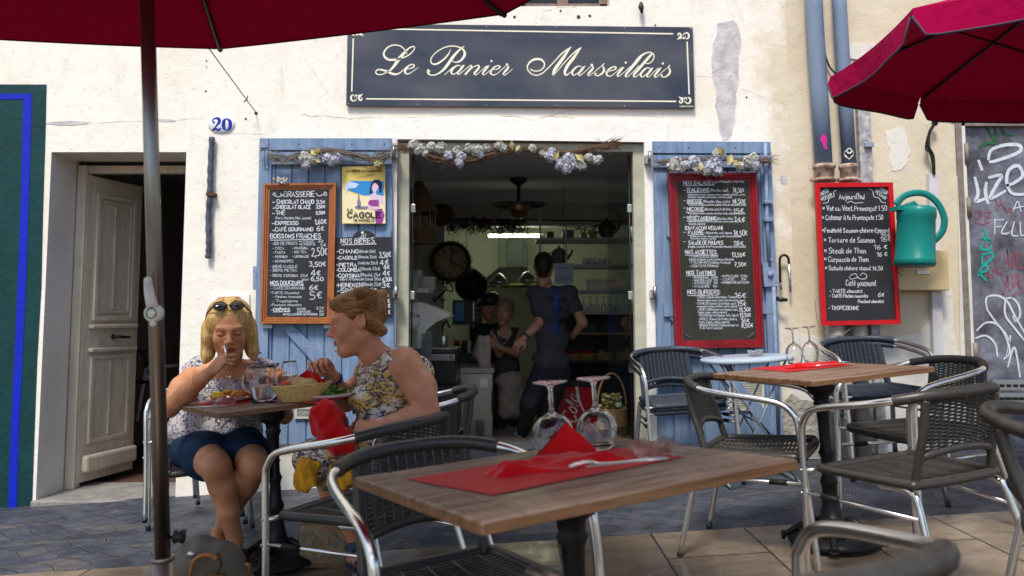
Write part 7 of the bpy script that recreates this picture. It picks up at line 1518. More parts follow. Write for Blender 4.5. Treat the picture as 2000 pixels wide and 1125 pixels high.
def face_cols(V, lip=(.75, .35, .35), brow=(.45, .35, .3), eyes='down', iris=(.25, .18, .12), skinc=1.):
    C_ = np.ones((len(V), 3)); x, y, z = V[:, 0], V[:, 1], V[:, 2]; ax_ = np.abs(x); fr = y < -.05
    def blend(mask, c): m = np.clip(mask, 0, 1)[:, None]; C_[:] = C_ * (1 - m) + np.array(c) * m
    blend(fr * (1 - ((ax_ - .036) / .022) ** 2 - ((z + .03) / .022) ** 2) * .5, (1.12, .80, .76)); blend(fr * (1 - (x / .014) ** 2 - ((z + .027) / .012) ** 2) * .6, (1.12, .80, .76))
    lm = fr * ((x / .025) ** 2 + ((z + .0635) / .0125) ** 2 < 1); blend(lm * 1., lip)
    blend(fr * (ax_ < .022) * (np.abs(z + .0637) < .0016) * .9, (.25, .10, .10))
    bz = .027 - ((ax_ - .034) / .03) ** 2 * .006 - (ax_ - .034) * .12; blend(fr * (ax_ > .014) * (ax_ < .054) * np.clip(1.4 - np.abs(z - bz) / .0035, 0, 1) * .75, brow)
    ex = (ax_ - .032) / .0165; ez = (z - .002)
    if eyes == 'down':
        blend(fr * (np.abs(ex) < 1) * (np.abs(z + .0045 - ex ** 2 * .003) < .0018) * .92, (.06, .04, .035)); blend(fr * (np.abs(ex) < 1.05) * (np.abs(z - .0115 + ex ** 2 * .004) < .0012) * .5, (.5, .32, .28)); blend(fr * (ex ** 2 + (ez / .011) ** 2 < 1) * .25, (.82, .66, .62))
    else:
        opn = fr * (ex ** 2 + (ez / .0062) ** 2 < 1); blend(opn * 1., (1.35, 1.9, 2.4)); blend(opn * (((ax_ - .033) / .0062) ** 2 + (ez / .0066) ** 2 < 1) * 1., iris); blend(opn * (((ax_ - .033) / .003) ** 2 + (ez / .003) ** 2 < 1) * 1., (.03, .03, .03))
        blend(fr * (np.abs(ex) < 1.08) * (np.abs(z - .002 - .0064 * np.sqrt(np.maximum(0, 1 - np.minimum(1, ex ** 2)))) < .0016) * .9, (.08, .05, .045))
    return C_
def xf(V, M): m = np.array(M); return V @ m[:3, :3].T + m[:3, 3]
def head_mesh(M, vox=.0026, w=1., jowl=1., extra=(), **kw):
    V, Q = sdf_mesh(head_prims(w, jowl) + [cap((0, .018, -.05), (0, .032, -.13), .050, .052, .03)] + list(extra), vox); V = relax(V, Q, 1); C_ = face_cols(V, **kw); return xf(V, M), Q, C_
def hand_prims(M, curls, mirror=1, thumb=((.02, .038, -.006), (.048, .056, -.016), (.070, .052, -.030)), spread=.004, s=1.):
    """local: wrist at origin, fingers +X, back of hand +Z, thumb at +Y*mirror"""
    P_ = [('e', (.045, 0, 0), (.048, .036, .0145)), ('c', (.0, 0, 0), (.03, 0, 0), .022, .020)]
    L_ = [(.040, .024, .019), (.044, .028, .020), (.041, .026, .020), (.032, .020, .018)]; y0 = [.028, .0095, -.009, -.0265]
    fin = []
    for i in range(4):
        p = Vector((.082 - .004 * abs(i - 1), y0[i], 0)); a = 0; st = Vector((.03, y0[i] * .7, 0)); fin.append((st, p, .0100, .0092)); rad = (.0088, .0080, .0070, .0058) if i < 3 else (.0078, .0070, .0062, .0052)
        for j in range(3):
            a += R(curls[i][j]); yaw = (1.5 - i) * .07 * spread / .004; q = p + Vector((math.cos(a) * L_[i][j], math.sin(yaw) * L_[i][j] * math.cos(a), -math.sin(a) * L_[i][j])); fin.append((p, q, rad[j], rad[j + 1])); p = q
    th = [Vector(t) for t in thumb]; fin += [(Vector((.012, .018, -.002)), th[0], .0145, .0125), (th[0], th[1], .0120, .0098), (th[1], th[2], .0095, .0078)]
    f = lambda v: np.array(M @ Vector((v[0] * s, v[1] * mirror * s, v[2] * s))); o = []
    m3 = M.to_3x3(); o.append(ell(f((.045, 0, 0)), np.array((.050, .038, .0150)) * s, m3, k=.012)); o.append(cap(f((-.03, 0, 0)), f((.025, 0, 0)), .0235 * s, .022 * s, k=.015))
    for a, b, r1, r2 in fin: o.append(cap(f(a), f(b), r1 * s, r2 * s, k=.0045))
    tips = [f(fin[i][1]) for i in (3, 7, 11, 15)] + [f(th[2])]
    return o, tips
def frame(o, x, n):      # origin, finger direction, back-of-hand direction
    x = Vector(x).normalized(); n = Vector(n); n = (n - x * n.dot(x)).normalized(); y = n.cross(x)
    return Matrix(((x.x, y.x, n.x, o[0]), (x.y, y.y, n.y, o[1]), (x.z, y.z, n.z, o[2]), (0, 0, 0, 1)))
def headM(c, yaw, pitch, roll=0, s=1.1): return Matrix.Translation(c) @ Matrix.Rotation(R(yaw), 4, 'Z') @ Matrix.Rotation(R(pitch), 4, 'X') @ Matrix.Rotation(R(roll), 4, 'Y') @ Matrix.Scale(s, 4)
def strands(M, n, fn, rad, m, name, parent, seed=1):
    r = random.Random(seed); b = MB()
    for i in range(n): pts = fn(r); b.tube([M @ Vector(p) for p in catmull(pts, 4)], [rad] * 1 and [rad * (1 - .6 * j / (4 * (len(pts) - 1))) for j in range(4 * (len(pts) - 1) + 1)], 4)
    b.v = [tuple(Vector(v) - parent.location) for v in b.v]; return b.build(name, m, parent)
V3 = lambda *a: Vector(a)
def base_of(x, y): return Vector((x, y, gz(x)))

# patterned fabrics
def paisley():
    m = mat('paisley_blouse', (.7, .68, .66), .75, sheen=.1); t, b = nodes_of(m); v = ocoord(t)
    nn = N(t, 'ShaderNodeTexNoise'); nn.inputs['Scale'].default_value = 14; t.links.new(v, nn.inputs['Vector']); sc_ = N(t, 'ShaderNodeVectorMath', operation='SCALE'); sc_.inputs['Scale'].default_value = .12; t.links.new(nn.outputs['Color'], sc_.inputs[0]); ad = N(t, 'ShaderNodeVectorMath', operation='ADD'); t.links.new(v, ad.inputs[0]); t.links.new(sc_.outputs[0], ad.inputs[1])
    vo = N(t, 'ShaderNodeTexVoronoi'); vo.inputs['Scale'].default_value = 26; t.links.new(ad.outputs[0], vo.inputs['Vector'])
    a = mixc(t, ramp(t, vo.outputs['Distance'], [(.0, 1), (.10, 1), (.13, 0), (.20, .05), (.23, 1), (.30, 1), (.33, .1), (.40, .1), (.43, 1), (.55, .9), (.6, .3), (1, .6)]), (.64, .60, .57), (.045, .045, .095))
    v2 = N(t, 'ShaderNodeTexVoronoi'); v2.inputs['Scale'].default_value = 48; t.links.new(ad.outputs[0], v2.inputs['Vector']); a = mixc(t, ramp(t, v2.outputs['Distance'], [(.14, .9), (.22, 0)]), a, (.26, .03, .07)); a = mixc(t, ramp(t, v2.outputs['Distance'], [(.40, 0), (.45, .55), (.5, 0)]), a, (.12, .13, .22))
    t.links.new(a, b.inputs['Base Color']); bumpn(t, b, nz(t, v, 22, 4), .35, .01); return m
def animal():
    m = mat('patterned_dress', (.7, .65, .55), .7, sheen=.1); t, b = nodes_of(m); v = ocoord(t, (1, 1, 1.8), (0, .5, 0))
    n1 = nz(t, v, 16, 5, .65, 1.8); n2 = nz(t, v, 5.5, 4, .6, .8); n3 = nz(t, v, 38, 3, .6, 1.2)
    a = mixc(t, ramp(t, n2, [(.46, 0), (.56, 1)]), (.68, .64, .56), (.62, .40, .10)); a = mixc(t, ramp(t, n1, [(.50, 0), (.53, 1), (.60, 1), (.63, .1)]), a, (.035, .03, .065)); a = mixc(t, ramp(t, n3, [(.58, 0), (.64, .8)]), a, (.10, .07, .07)); a = mixc(t, ramp(t, nz(t, v, 9, 3, .6, 1), [(.60, 0), (.66, .7)]), a, (.30, .36, .50))
    t.links.new(a, b.inputs['Base Color']); bumpn(t, b, nz(t, v, 20, 4), .35, .01); return m
M_PAIS, M_ANIM = paisley(), animal()
M_DENIM = mat('dark_denim', (.007, .020, .048), .85, spec=.1, col2=(.018, .042, .085), vscale=70, bump=.4, bscale=300)

# ================================================================ BLONDE WOMAN
lw = empty('person', base_of(-1.5, 3.9), label='blonde woman in paisley top and denim skirt eating, sunglasses on her head', cat='person', group=None)
hM = headM(P(448, 641, 3.68), 20, 17, -3, 1.12)
nb_ = P(446, 712, 3.84); sR, sL = P(386, 728, 3.88), P(516, 730, 3.92)
eR, wR = P(331, 797, 3.60), P(411, 727, 3.46); eL, wL = P(556, 812, 4.02), P(549, 757, 3.84)
pel = P(424, 862, 4.02); hR, hL = pel + V3(-.11, -.03, -.02), pel + V3(.12, -.03, -.02)
kR, kL = P(421, 908, 3.46), P(497, 906, 3.50); aR, aL = P(459, 1052, 3.52), P(428, 1040, 3.74)
hw = hM @ V3(0, .025, -.10)
arms = chain([sR, (sR + eR) / 2 + V3(-.012, 0, .01), eR], [.058, .053, .042]) + chain([eR, eR.lerp(wR, .4), wR], [.041, .040, .027]) + chain([sL, (sL + eL) / 2, eL], [.056, .050, .040]) + chain([eL, eL.lerp(wL, .4), wL], [.040, .038, .026])
chest = P(444, 765, 3.93); belly = P(420, 830, 3.96)
tor = [ell(chest, (.165, .115, .15), k=.05), ell(belly, (.205, .15, .15), k=.06), ell(pel, (.21, .16, .12), k=.05), cap(sR, sL, .062, .060, .05)] + [ell(chest + V3(s * .075, -.095, -.02), (.072, .06, .068), k=.04) for s in (-1, 1)]
legs = chain([hR, hR.lerp(kR, .5), kR], [.105, .092, .066], .03) + chain([kR + V3(0, .01, -.02), kR.lerp(aR, .3) + V3(0, .02, 0), kR.lerp(aR, .65), aR], [.062, .060, .045, .034], .02) + chain([hL, hL.lerp(kL, .5), kL], [.105, .092, .066], .03) + chain([kL + V3(0, .01, -.02), kL.lerp(aL, .3) + V3(0, .02, 0), kL.lerp(aL, .65), aL], [.060, .058, .044, .034], .02)
def foot(a, toe, k=.015): a = Vector(a); toe = Vector(toe); heel = a + (a - toe).normalized() * .03; heel.z = toe.z + .012; m = a.lerp(toe, .5); m.z = toe.z + .022; return chain([a, Vector((a.x, a.y, heel.z + .02))], [.034, .034], k) + chain([heel, m, toe], [.030, .032, .022], k)
fR, fL = P(474, 1090, 3.43), P(404, 1058, 3.70); fL.z = gz(fL.x) + .04; fR.z = gz(fR.x) + .045
hd, tips = hand_prims(frame(wR, P(447, 690, 3.46) - wR, V3(-.55, -.75, .35)), [(70, 55, 35), (50, 70, 40), (62, 75, 40), (70, 75, 40)], 1, ((.03, .030, -.022), (.058, .030, -.034), (.080, .018, -.030)), s=1.04)
hl, _t = hand_prims(frame(wL, P(543, 728, 3.78) - wL, V3(.5, -.6, .4)), [(50, 60, 40)] * 4, 1, s=.98)
body = sdf_mesh(tor + arms + legs + [cap(nb_, hw, .056, .052, .035), cap(nb_ + V3(-.1, .02, -.03), nb_ + V3(.1, .02, -.03), .045, .045, .04)] + foot(aR, fR) + foot(aL, fL), .0062)
np_obj('body', [(relax(body[0], body[1], 2), body[1]), head_mesh(hM, w=1.02, jowl=1.15, eyes='down', brow=(.55, .42, .34)), sdf_mesh(hd, .0026), sdf_mesh(hl, .0028)], M_SKIN1, lw)
fold = lambda sx, am: (lambda X, Y, Z: am * (np.sin(X * sx + Z * 17) * np.sin(Z * 26 + Y * 12) + .5 * np.sin(X * 61 - Z * 38 + Y * 20)))
blouse = inflate(tor, .010) + [ell(P(418, 842, 3.95), (.232, .175, .10), k=.05), cap(sR + V3(.02, 0, .02), sR + V3(-.02, 0, -.015), .062, .060, .03), cap(sL + V3(-.02, 0, .02), sL + V3(.02, 0, -.015), .062, .060, .03)]
cut = [cap(nb_ + V3(.01, -.13, .02), P(452, 765, 3.70), .058, .020, .012, '-'), cap(nb_ + V3(0, 0, .005), nb_ + V3(0, -.02, .15), .064, .08, .012, '-'), cap(sR + V3(-.070, 0, -.02), eR, .052, .05, .012, '-'), cap(sL + V3(.070, 0, -.02), eL, .052, .05, .012, '-')]
bl = sdf_mesh(blouse + cut, .0058, fold(34, .0045)); np_obj('blouse', [(relax(*bl, 1), bl[1])], M_PAIS, lw)
sk = inflate(chain([hR, hR.lerp(kR, .70)], [.105, .092], .03) + chain([hL, hL.lerp(kL, .70)], [.105, .092], .03), .012) + [ell(pel + V3(0, 0, -.01), (.225, .17, .10), k=.05), cap(hR.lerp(kR, .2), hL.lerp(kL, .2), .10, .10, .06), cap(hR.lerp(kR, .55) + V3(.02, 0, .0), hL.lerp(kL, .55), .085, .085, .06)]
s_ = sdf_mesh(sk, .006, fold(25, .0025)); np_obj('denim_skirt', [(relax(*s_, 1), s_[1])], M_DENIM, lw)
def hshell(prims, vox, amp=.0012, fr_=70, M=None, m=None, par=None, nm='hair'):
    V, Q = sdf_mesh(prims, vox, lambda X, Y, Z: amp * np.sin(np.arctan2(X, Y - .0) * fr_ + Z * 25) * (1 + .5 * np.sin(Z * 80 + X * 30))); return np_obj(nm, [(xf(V, M), Q)], m, par)
hp = [ell((0, .022, .034), (.088, .104, .092))]
for s in (1, -1): hp += [cap((s * .066, -.025, .055), (s * .082, -.012, -.03), .018, .021, .03), cap((s * .082, -.012, -.03), (s * .088, -.020, -.112), .021, .020, .03), cap((s * .078, .03, 0), (s * .090, .02, -.12), .034, .030, .03), cap((s * .090, -.022, -.112), (s * .100, -.030, -.132), .022, .010, .02)]
hp += [cap((0, .08, .0), (0, .085, -.11), .055, .05, .04), ell((0, -.112, -.045), (.066, .075, .100), k=.012, op='-'), ell((0, -.085, -.05), (.056, .060, .085), k=.01, op='-'), ell((0, -.115, .030), (.055, .062, .064), k=.012, op='-'), ell((0, -.03, -.16), (.075, .09, .06), k=.02, op='-')]
ho = hshell(hp, .0032, .0006, 90, M=hM, m=M_BLOND, par=lw)
def bob(r):
    s = r.choice((-1, 1)); a = r.uniform(-.45, 1.4); x0 = r.uniform(.0, .05); R_ = r.uniform(.98, 1.07); y = .02 + .095 * math.sin(a) * .9; x = .088 * math.cos(a) * R_
    e = r.uniform(-.095, -.14); return [(s * x0 * .5, abs(y) * .5 - .0, .124), (s * max(x0, x * .75), y * .8 + .012, .102), (s * x * 1.02, y, .04), (s * (x + .006), y * .98, -.04), (s * (x + r.uniform(.002, .016)), y * .95 - .005, e)]
strands(hM, 620, bob, .0009, M_BLOND, 'loose_strands', lw, 3)
# sunglasses pushed up in the hair
sg_ = empty('sunglasses', hM @ V3(0, -.085, .075), label='dark sunglasses pushed up on the blonde woman\'s hair', cat='sunglasses'); b = MB(); Ms = hM.copy(); iv = Matrix.Translation(-sg_.location)
for s in (1, -1):
    b.lathe([(0, .008), (.020, .006), (.026, 0), (.026, -.003), (0, -.002)], 20, iv @ Ms @ Matrix.Translation((s * .033, -.052, .114)) @ Matrix.Rotation(s * R(-16), 4, 'Z') @ Matrix.Rotation(R(38), 4, 'X') @ Matrix.Scale(.82, 4, (0, 1, 0)))
b.build('lens', mat('dark_lens', (.02, .012, .01), .06, spec=.8), sg_); b = MB(); f = lambda *a: iv @ Ms @ Vector(a)
for s in (1, -1):
    b.tube([f(s * (.033 + .027 * math.cos(t)), -.052 + .018 * math.sin(t), .115 + .013 * math.sin(t)) for t in np.linspace(0, 2 * PI, 22)], .0028, 6); b.tube([f(s * .061, -.048, .112), f(s * .086, -.02, .075), f(s * .094, .03, .035)], [.004, .003, .002], 6)
b.tube([f(-.010, -.058, .118), f(0, -.060, .121), f(.010, -.058, .118)], .0026, 6); b.build('frame', M_RUBBER, sg_)
def worn(name, mtl, par, fn): b = MB(); fn(b); b.v = [tuple(Vector(v) - par.location) for v in b.v]; return b.build(name, mtl, par)
def ringb(b, c, n_, r_, w): q = Vector(n_).normalized(); x = q.orthogonal().normalized(); y = q.cross(x); b.tube([c + (x * math.cos(t) + y * math.sin(t)) * r_ for t in np.linspace(0, 2 * PI, 20)], w, 5)
worn('bracelet', mat('gold', (.8, .5, .15), .25, 1.), lw, lambda b: ringb(b, eR.lerp(wR, .72), wR - eR, .035, .0018))
worn('earring', mat('gold', (.8, .5, .15), .25, 1.), lw, lambda b: b.ball(hM @ V3(-.082, .004, -.036), .004, 8))
def sandal(b, a, toe, col=None):
    toe = Vector(toe); a = Vector(a); d = (toe - a); d.z = 0; d.normalize(); sd = V3(-d.y, d.x, 0); z0 = toe.z - .030
    b.prism([Vector((p.x, p.y, z0)) for p in [a - d * .05 - sd * .028, a + d * .06 - sd * .034, toe + d * .03 - sd * .026, toe + d * .045, toe + d * .03 + sd * .026, a + d * .06 + sd * .034, a - d * .05 + sd * .028]], (0, 0, .014))
    for t, w_ in ((.75, .008), (.35, .007)): c = a.lerp(toe, t); c.z = z0 + .02; b.tube([c + sd * .040, c + sd * .030 + V3(0, 0, .035), c + V3(0, 0, .047), c - sd * .030 + V3(0, 0, .035), c - sd * .040], w_, 6, flat=.4)
    b.tube([Vector((a.x, a.y, z0 + .085)) + (d * math.cos(t) + sd * math.sin(t)) * .040 for t in np.linspace(0, 2 * PI, 14)], .007, 6)
for a, tq in ((aR, fR), (aL, fL)): worn('sandal', M_BLACK, lw, lambda b: sandal(b, a, tq))
# her fork, held vertically
ft = P(447, 748, 3.50); fh = P(440, 690, 3.46); zx = (ft - fh).normalized(); yy = zx.cross(V3(0, -1, 0)).normalized(); zz = zx.cross(yy)
Mf = Matrix(((zx.x, yy.x, zz.x, 0), (zx.y, yy.y, zz.y, 0), (zx.z, yy.z, zz.z, 0), (0, 0, 0, 1))); fork(None, 0, M=Matrix.Translation(fh.lerp(ft, .45)) @ Mf, lab='steel fork held downwards by the blonde woman')

# ================================================================ WOMAN WITH THE BUN
rw = empty('person', base_of(-.48, 3.55), label='auburn woman with a bun in patterned sleeveless dress, leaning in with a fork', cat='person')
hM2 = headM(P(697, 629, 3.45), -76, 12, -4, 1.16)
nb2 = P(748, 705, 3.52); sN, sF = P(793, 712, 3.40), P(722, 728, 3.72)
eN, wN = P(836, 806, 3.34), P(728, 838, 3.18); eF, wF_ = P(676, 786, 3.80), P(645, 727, 3.56)
pel2 = P(800, 890, 3.58); kN, kF = P(628, 898, 3.30), P(640, 892, 3.62); aN, aF = P(694, 1050, 3.42), P(668, 1040, 3.62)
ch2 = P(768, 765, 3.56); be2 = P(768, 840, 3.56)
hN, hF = pel2 + V3(-.03, -.11, 0), pel2 + V3(-.03, .11, 0)
ar2 = chain([sN, sN.lerp(eN, .5) + V3(.015, 0, 0), eN], [.072, .068, .050], .03) + chain([eN, eN.lerp(wN, .35), wN], [.049, .047, .029], .02) + chain([sF, sF.lerp(eF, .5), eF], [.060, .055, .044]) + chain([eF, eF.lerp(wF_, .4), wF_], [.043, .041, .028])
t2 = [ell(ch2, (.135, .165, .155), Matrix.Rotation(R(18), 3, 'Y'), k=.05), ell(be2, (.165, .19, .15), k=.06), ell(pel2, (.17, .20, .13), k=.05), cap(sN + V3(-.01, .02, 0), sF, .062, .060, .05)] + [ell(ch2 + V3(-.105, s * .075, -.02), (.072, .075, .075), k=.04) for s in (-1, 1)]
l2 = chain([hN, hN.lerp(kN, .5), kN], [.11, .098, .070], .03) + chain([kN, kN.lerp(aN, .35), kN.lerp(aN, .7), aN], [.064, .060, .045, .035]) + chain([hF, hF.lerp(kF, .5), kF], [.11, .098, .070], .03) + chain([kF, kF.lerp(aF, .35), kF.lerp(aF, .7), aF], [.064, .060, .045, .035])
f1, f2 = P(712, 1084, 3.34), P(652, 1062, 3.55); f1.z = gz(f1.x) + .045; f2.z = gz(f2.x) + .045
hA, tA = hand_prims(frame(wF_, P(612, 690, 3.46) - wF_, V3(-.1, .75, .55)), [(35, 55, 40), (62, 75, 45), (72, 78, 50), (78, 80, 50)], -1, ((.030, .032, -.020), (.060, .034, -.026), (.088, .026, -.020)), s=1.08)
hB, tB = hand_prims(frame(wN, P(688, 832, 3.22) - wN, V3(.1, -.6, .75)), [(25, 35, 20), (30, 38, 25), (32, 40, 25), (35, 42, 25)], -1, s=1.05)
bd2 = sdf_mesh(t2 + ar2 + l2 + [cap(nb2, hM2 @ V3(0, .03, -.09), .056, .048, .03), cap(nb2.lerp(sN, .6), nb2.lerp(sF, .6), .055, .055, .05)] + foot(aN, f1) + foot(aF, f2), .0062)
h2 = head_mesh(hM2, w=1.02, jowl=1.2, extra=[ell((0, -.03, -.098), (.040, .035, .018), k=.02)], eyes='open', lip=(.72, .32, .34), brow=(.6, .42, .34))
np_obj('body', [(relax(bd2[0], bd2[1], 2), bd2[1]), h2, sdf_mesh(hA, .0026), sdf_mesh(hB, .0028)], M_SKIN2, rw)
cut2 = [cap(nb2 + V3(-.03, 0, .01), nb2 + V3(-.08, 0, .14), .056, .08, .012, '-'), cap(nb2 + V3(-.09, -.03, .0), ch2 + V3(-.165, -.035, -.035), .066, .034, .014, '-'), cap(sN.lerp(eN, .2) + V3(.01, -.012, -.005), eN, .062, .060, .010, '-'), cap(sF + V3(0, .09, -.02), eF + V3(0, .03, 0), .06, .05, .012, '-')]
dr = sdf_mesh(inflate(t2, .011) + [cap(sN + V3(-.02, .035, .018), sN + V3(-.02, .0, .0), .060, .056, .03), cap(nb2.lerp(sF, .6), sF, .060, .060, .03)] + inflate(chain([hN, hN.lerp(kN, .9)], [.11, .085], .03) + chain([hF, hF.lerp(kF, .9)], [.11, .085], .03), .016) + [cap(hN.lerp(kN, .5), hF.lerp(kF, .5), .10, .10, .06), cap(kN + V3(.02, .02, 0), kF + V3(.02, 0, 0), .085, .085, .05), cap(kN + V3(.03, .03, -.06), kF + V3(.03, 0, -.06), .07, .07, .05), cap(P(598, 890, 3.27), P(690, 888, 3.24), .055, .06, .05), cap(P(604, 918, 3.26), P(684, 918, 3.24), .045, .045, .05)] + cut2 + [cap(nb2.lerp(sN, .60) + V3(-.06, 0, -.045), nb2.lerp(sN, .62) + V3(.0, 0, -.006), .069, .071, .012), cap(nb2.lerp(sN, .62) + V3(.0, 0, -.006), nb2.lerp(sN, .55) + V3(.085, .02, -.05), .071, .085, .012)], .0058, fold(30, .0045)); np_obj('dress', [(relax(*dr, 1), dr[1])], M_ANIM, rw)
hp2 = [ell((0, .026, .034), (.083, .102, .092)), ell((0, -.040, .080), (.058, .050, .034), k=.03), ell((0, .098, .070), (.040, .034, .036), k=.012), ell((0, .12, .085), (.022, .018, .018), k=.01)]
hp2 += [cap((s * .072, .03, -.01), (s * .05, .085, -.055), .022, .020, .03) for s in (1, -1)] + [ell((0, -.125, -.03), (.085, .085, .110), k=.01, op='-'), ell((0, -.07, -.075), (.10, .085, .075), k=.012, op='-')] + [ell((s * .085, .006, -.012), (.020, .028, .036), k=.008, op='-') for s in (1, -1)]
V, Q = sdf_mesh(hp2, .0032, lambda X, Y, Z: .0006 * np.sin(np.arctan2(Z, X) * 60 + Y * 20) * (1 + .5 * np.sin(Y * 60))); np_obj('hair', [(xf(V, hM2), Q)], M_AUB, rw)
def swept(r):
    a = r.uniform(-.75, PI + .75); e = PI / 2 + (a - PI / 2) * .35; o = []; ys = [-.048 if math.sin(a) > .35 else .012, .02, .055, .085, .10]
    for i, y in enumerate(ys):
        q = math.sqrt(max(.04, 1 - ((y - .026) / .104) ** 2)); t = (i / 4) ** 1.5; aa = a + (e - a) * t; k = r.uniform(1.0, 1.035); o.append((.083 * q * math.cos(aa) * k, y, .034 + .092 * q * math.sin(aa) * k))
    return o + [(r.gauss(0, .012), .118, .075 + r.gauss(0, .012))]
strands(hM2, 620, swept, .0010, M_AUB, 'loose_strands', rw, 5)
def wisps(r): return [(r.uniform(-.05, .05), -.075, .09), (r.uniform(-.06, .06), -.095, .10 + r.uniform(-.02, .02)), (r.uniform(-.06, .06), -.11 - r.uniform(0, .03), .075 + r.uniform(-.03, .02))]
strands(hM2, 16, wisps, .0006, M_AUB, 'fringe_wisps', rw, 6)
worn('hair_clip', M_BLACK, rw, lambda b: b.tube([hM2 @ V3(-.02, .075, .10), hM2 @ V3(-.03, .11, .075), hM2 @ V3(-.02, .125, .045)], .008, 8, flat=.5))
worn('bead_bracelet', mat('blue_beads', (.01, .02, .16), .3), rw, lambda b: [b.ball(eF.lerp(wF_, .80) + Vector((.036 * math.cos(t), .02 * math.sin(t), .022 * math.sin(t))), .009, 7) for t in np.linspace(0, 2 * PI, 13)[:-1]])
M_NAIL = mat('red_nail', (.55, .01, .02), .2); worn('nail_polish', M_NAIL, rw, lambda b: [b.ball(Vector(t) + V3(-.002, -.004, .003), .0062, 8, sq=(1.1, .7, 1)) for t in tA])
for a, tq in ((aN, f1), (aF, f2)): worn('sandal', mat('blue_grey_sandal', (.05, .06, .09), .7), rw, lambda b: (sandal(b, a, tq), b.tube([Vector(a) + V3(0, 0, -.03), Vector(a).lerp(Vector(tq), .45) + V3(0, 0, -.005)], [.042, .036], 12)))
ft, fh = P(655, 689, 3.43), P(600, 678, 3.44); zx = (ft - fh).normalized(); yy = zx.cross(V3(0, 0, 1)).normalized(); yy = -yy; zz = zx.cross(yy)
Mf = Matrix(((zx.x, yy.x, zz.x, 0), (zx.y, yy.y, zz.y, 0), (zx.z, yy.z, zz.z, 0), (0, 0, 0, 1))); fork(None, 0, M=Matrix.Translation(fh.lerp(ft, .48)) @ Mf, lab='steel fork the woman with the bun lifts to her mouth')
# red napkin on her lap, ochre scarf, sunglasses hanging on the dress
def cloth_blob(name, prims, vox, disp, m, lab, cat, base):
    V, Q = sdf_mesh(prims, vox, disp); V = relax(V, Q, 1); o = np_obj(name, [(V - np.array(base), Q)], m); o.location = base; return tag(o, lab, cat)
cb = P(648, 850, 3.22)
cloth_blob('lap_napkin', [ell(P(640, 826, 3.20), (.085, .035, .080), k=.03), ell(P(655, 858, 3.16), (.085, .04, .055), k=.03), cap(P(638, 806, 3.2), P(672, 872, 3.15), .05, .04, .04)], .005, lambda X, Y, Z: .014 * np.abs(np.sin(X * 38 + Z * 22 + Y * 10)) - .006 + .003 * np.sin(X * 90 - Z * 60), M_NAP, 'large red cloth napkin gathered on the lap of the woman with the bun', 'napkin', cb)
M_OCH = mat('ochre_scarf', (.62, .30, .015), .75, var=.35, vscale=20, bump=.6, bscale=60); cb = P(600, 930, 3.2)
def hang(px0, px1, y0, y1, d, r_): return [cap(P(px0 + (px1 - px0) * t, y0, d), P(px0 + (px1 - px0) * t - 8, y1 - 26 * abs(t - .5), d - .02), r_, r_ * .8, .02) for t in np.linspace(0, 1, 5)]
cloth_blob('scarf', hang(586, 618, 908, 958, 3.17, .017) + hang(650, 690, 915, 958, 3.16, .016) + [cap(P(592, 895, 3.16), P(600, 920, 3.16), .012, .02, .02)], .0045, lambda X, Y, Z: .008 * np.abs(np.sin(X * 80 + Z * 25)) - .004, M_OCH, 'ochre yellow scarf hanging over the knees of the woman with the bun', 'scarf', cb)
o = empty('sunglasses', P(684, 812, 3.18), label='dark sunglasses hooked on the dress of the woman with the bun', cat='sunglasses'); b = MB()
for s in (-1, 1): b.lathe([(0, .004), (.02, .002), (.024, 0), (0, -.002)], 18, Matrix.Translation((.012 * s, 0, .026 * s)) @ Matrix.Rotation(R(80), 4, 'Y'))
b.build('lens', _m['dark_lens'], o); b = MB(); b.tube([(.0, -.02, .05), (.03, .0, .0), (.01, .0, -.055)], .003, 6); b.build('temple', M_BLACK, o)

# ================================================================ STAFF INSIDE
wt = empty('person', P(1065, 855, 6.7), label='young waiter seen from behind in a dark T-shirt and black trousers, walking into the café', cat='person'); wt.location.z = 0
D = 6.7; hM3 = headM(P(1062, 521, D), 174, 4, 0, 1.04); n3 = P(1068, 560, D); s3l, s3r = P(1045, 573, D), P(1112, 574, D)
e3l, w3l = P(1056, 628, D - .02), P(1022, 662, D - .12); e3r, w3r = P(1138, 630, D), P(1118, 658, D + .15); p3 = P(1078, 712, D + .02)
k3l, a3l = P(1035, 785, D - .05), P(1020, 842, D + .12); k3r, a3r = P(1068, 800, D + .1), P(1064, 880, D + .12)
tt = [ell(P(1078, 600, D), (.155, .10, .15), k=.06), ell(P(1079, 660, D), (.135, .10, .16), k=.06), cap(s3l, s3r, .058, .058, .05), ell(p3, (.14, .11, .11), k=.05)]
aa = chain([s3l, e3l], [.052, .042]) + chain([e3l, e3l.lerp(w3l, .4), w3l], [.041, .040, .027]) + chain([s3r, e3r], [.052, .042]) + chain([e3r, w3r], [.041, .027])
bd3 = sdf_mesh(tt + aa + [cap(n3, hM3 @ V3(0, .02, -.08), .055, .052, .03)], .009); hh_, _ = hand_prims(frame(w3l, P(1010, 674, D - .14) - w3l, V3(-.4, -.8, .3)), [(45, 50, 30)] * 4, 1)
np_obj('body', [(relax(*bd3, 2), bd3[1]), head_mesh(hM3, .004, eyes='open'), sdf_mesh(hh_, .0038)], M_SKIN3, wt)
M_TEE = mat('charcoal_tee', (.045, .046, .058), .85, var=.2, vscale=30, bump=.3, bscale=60)
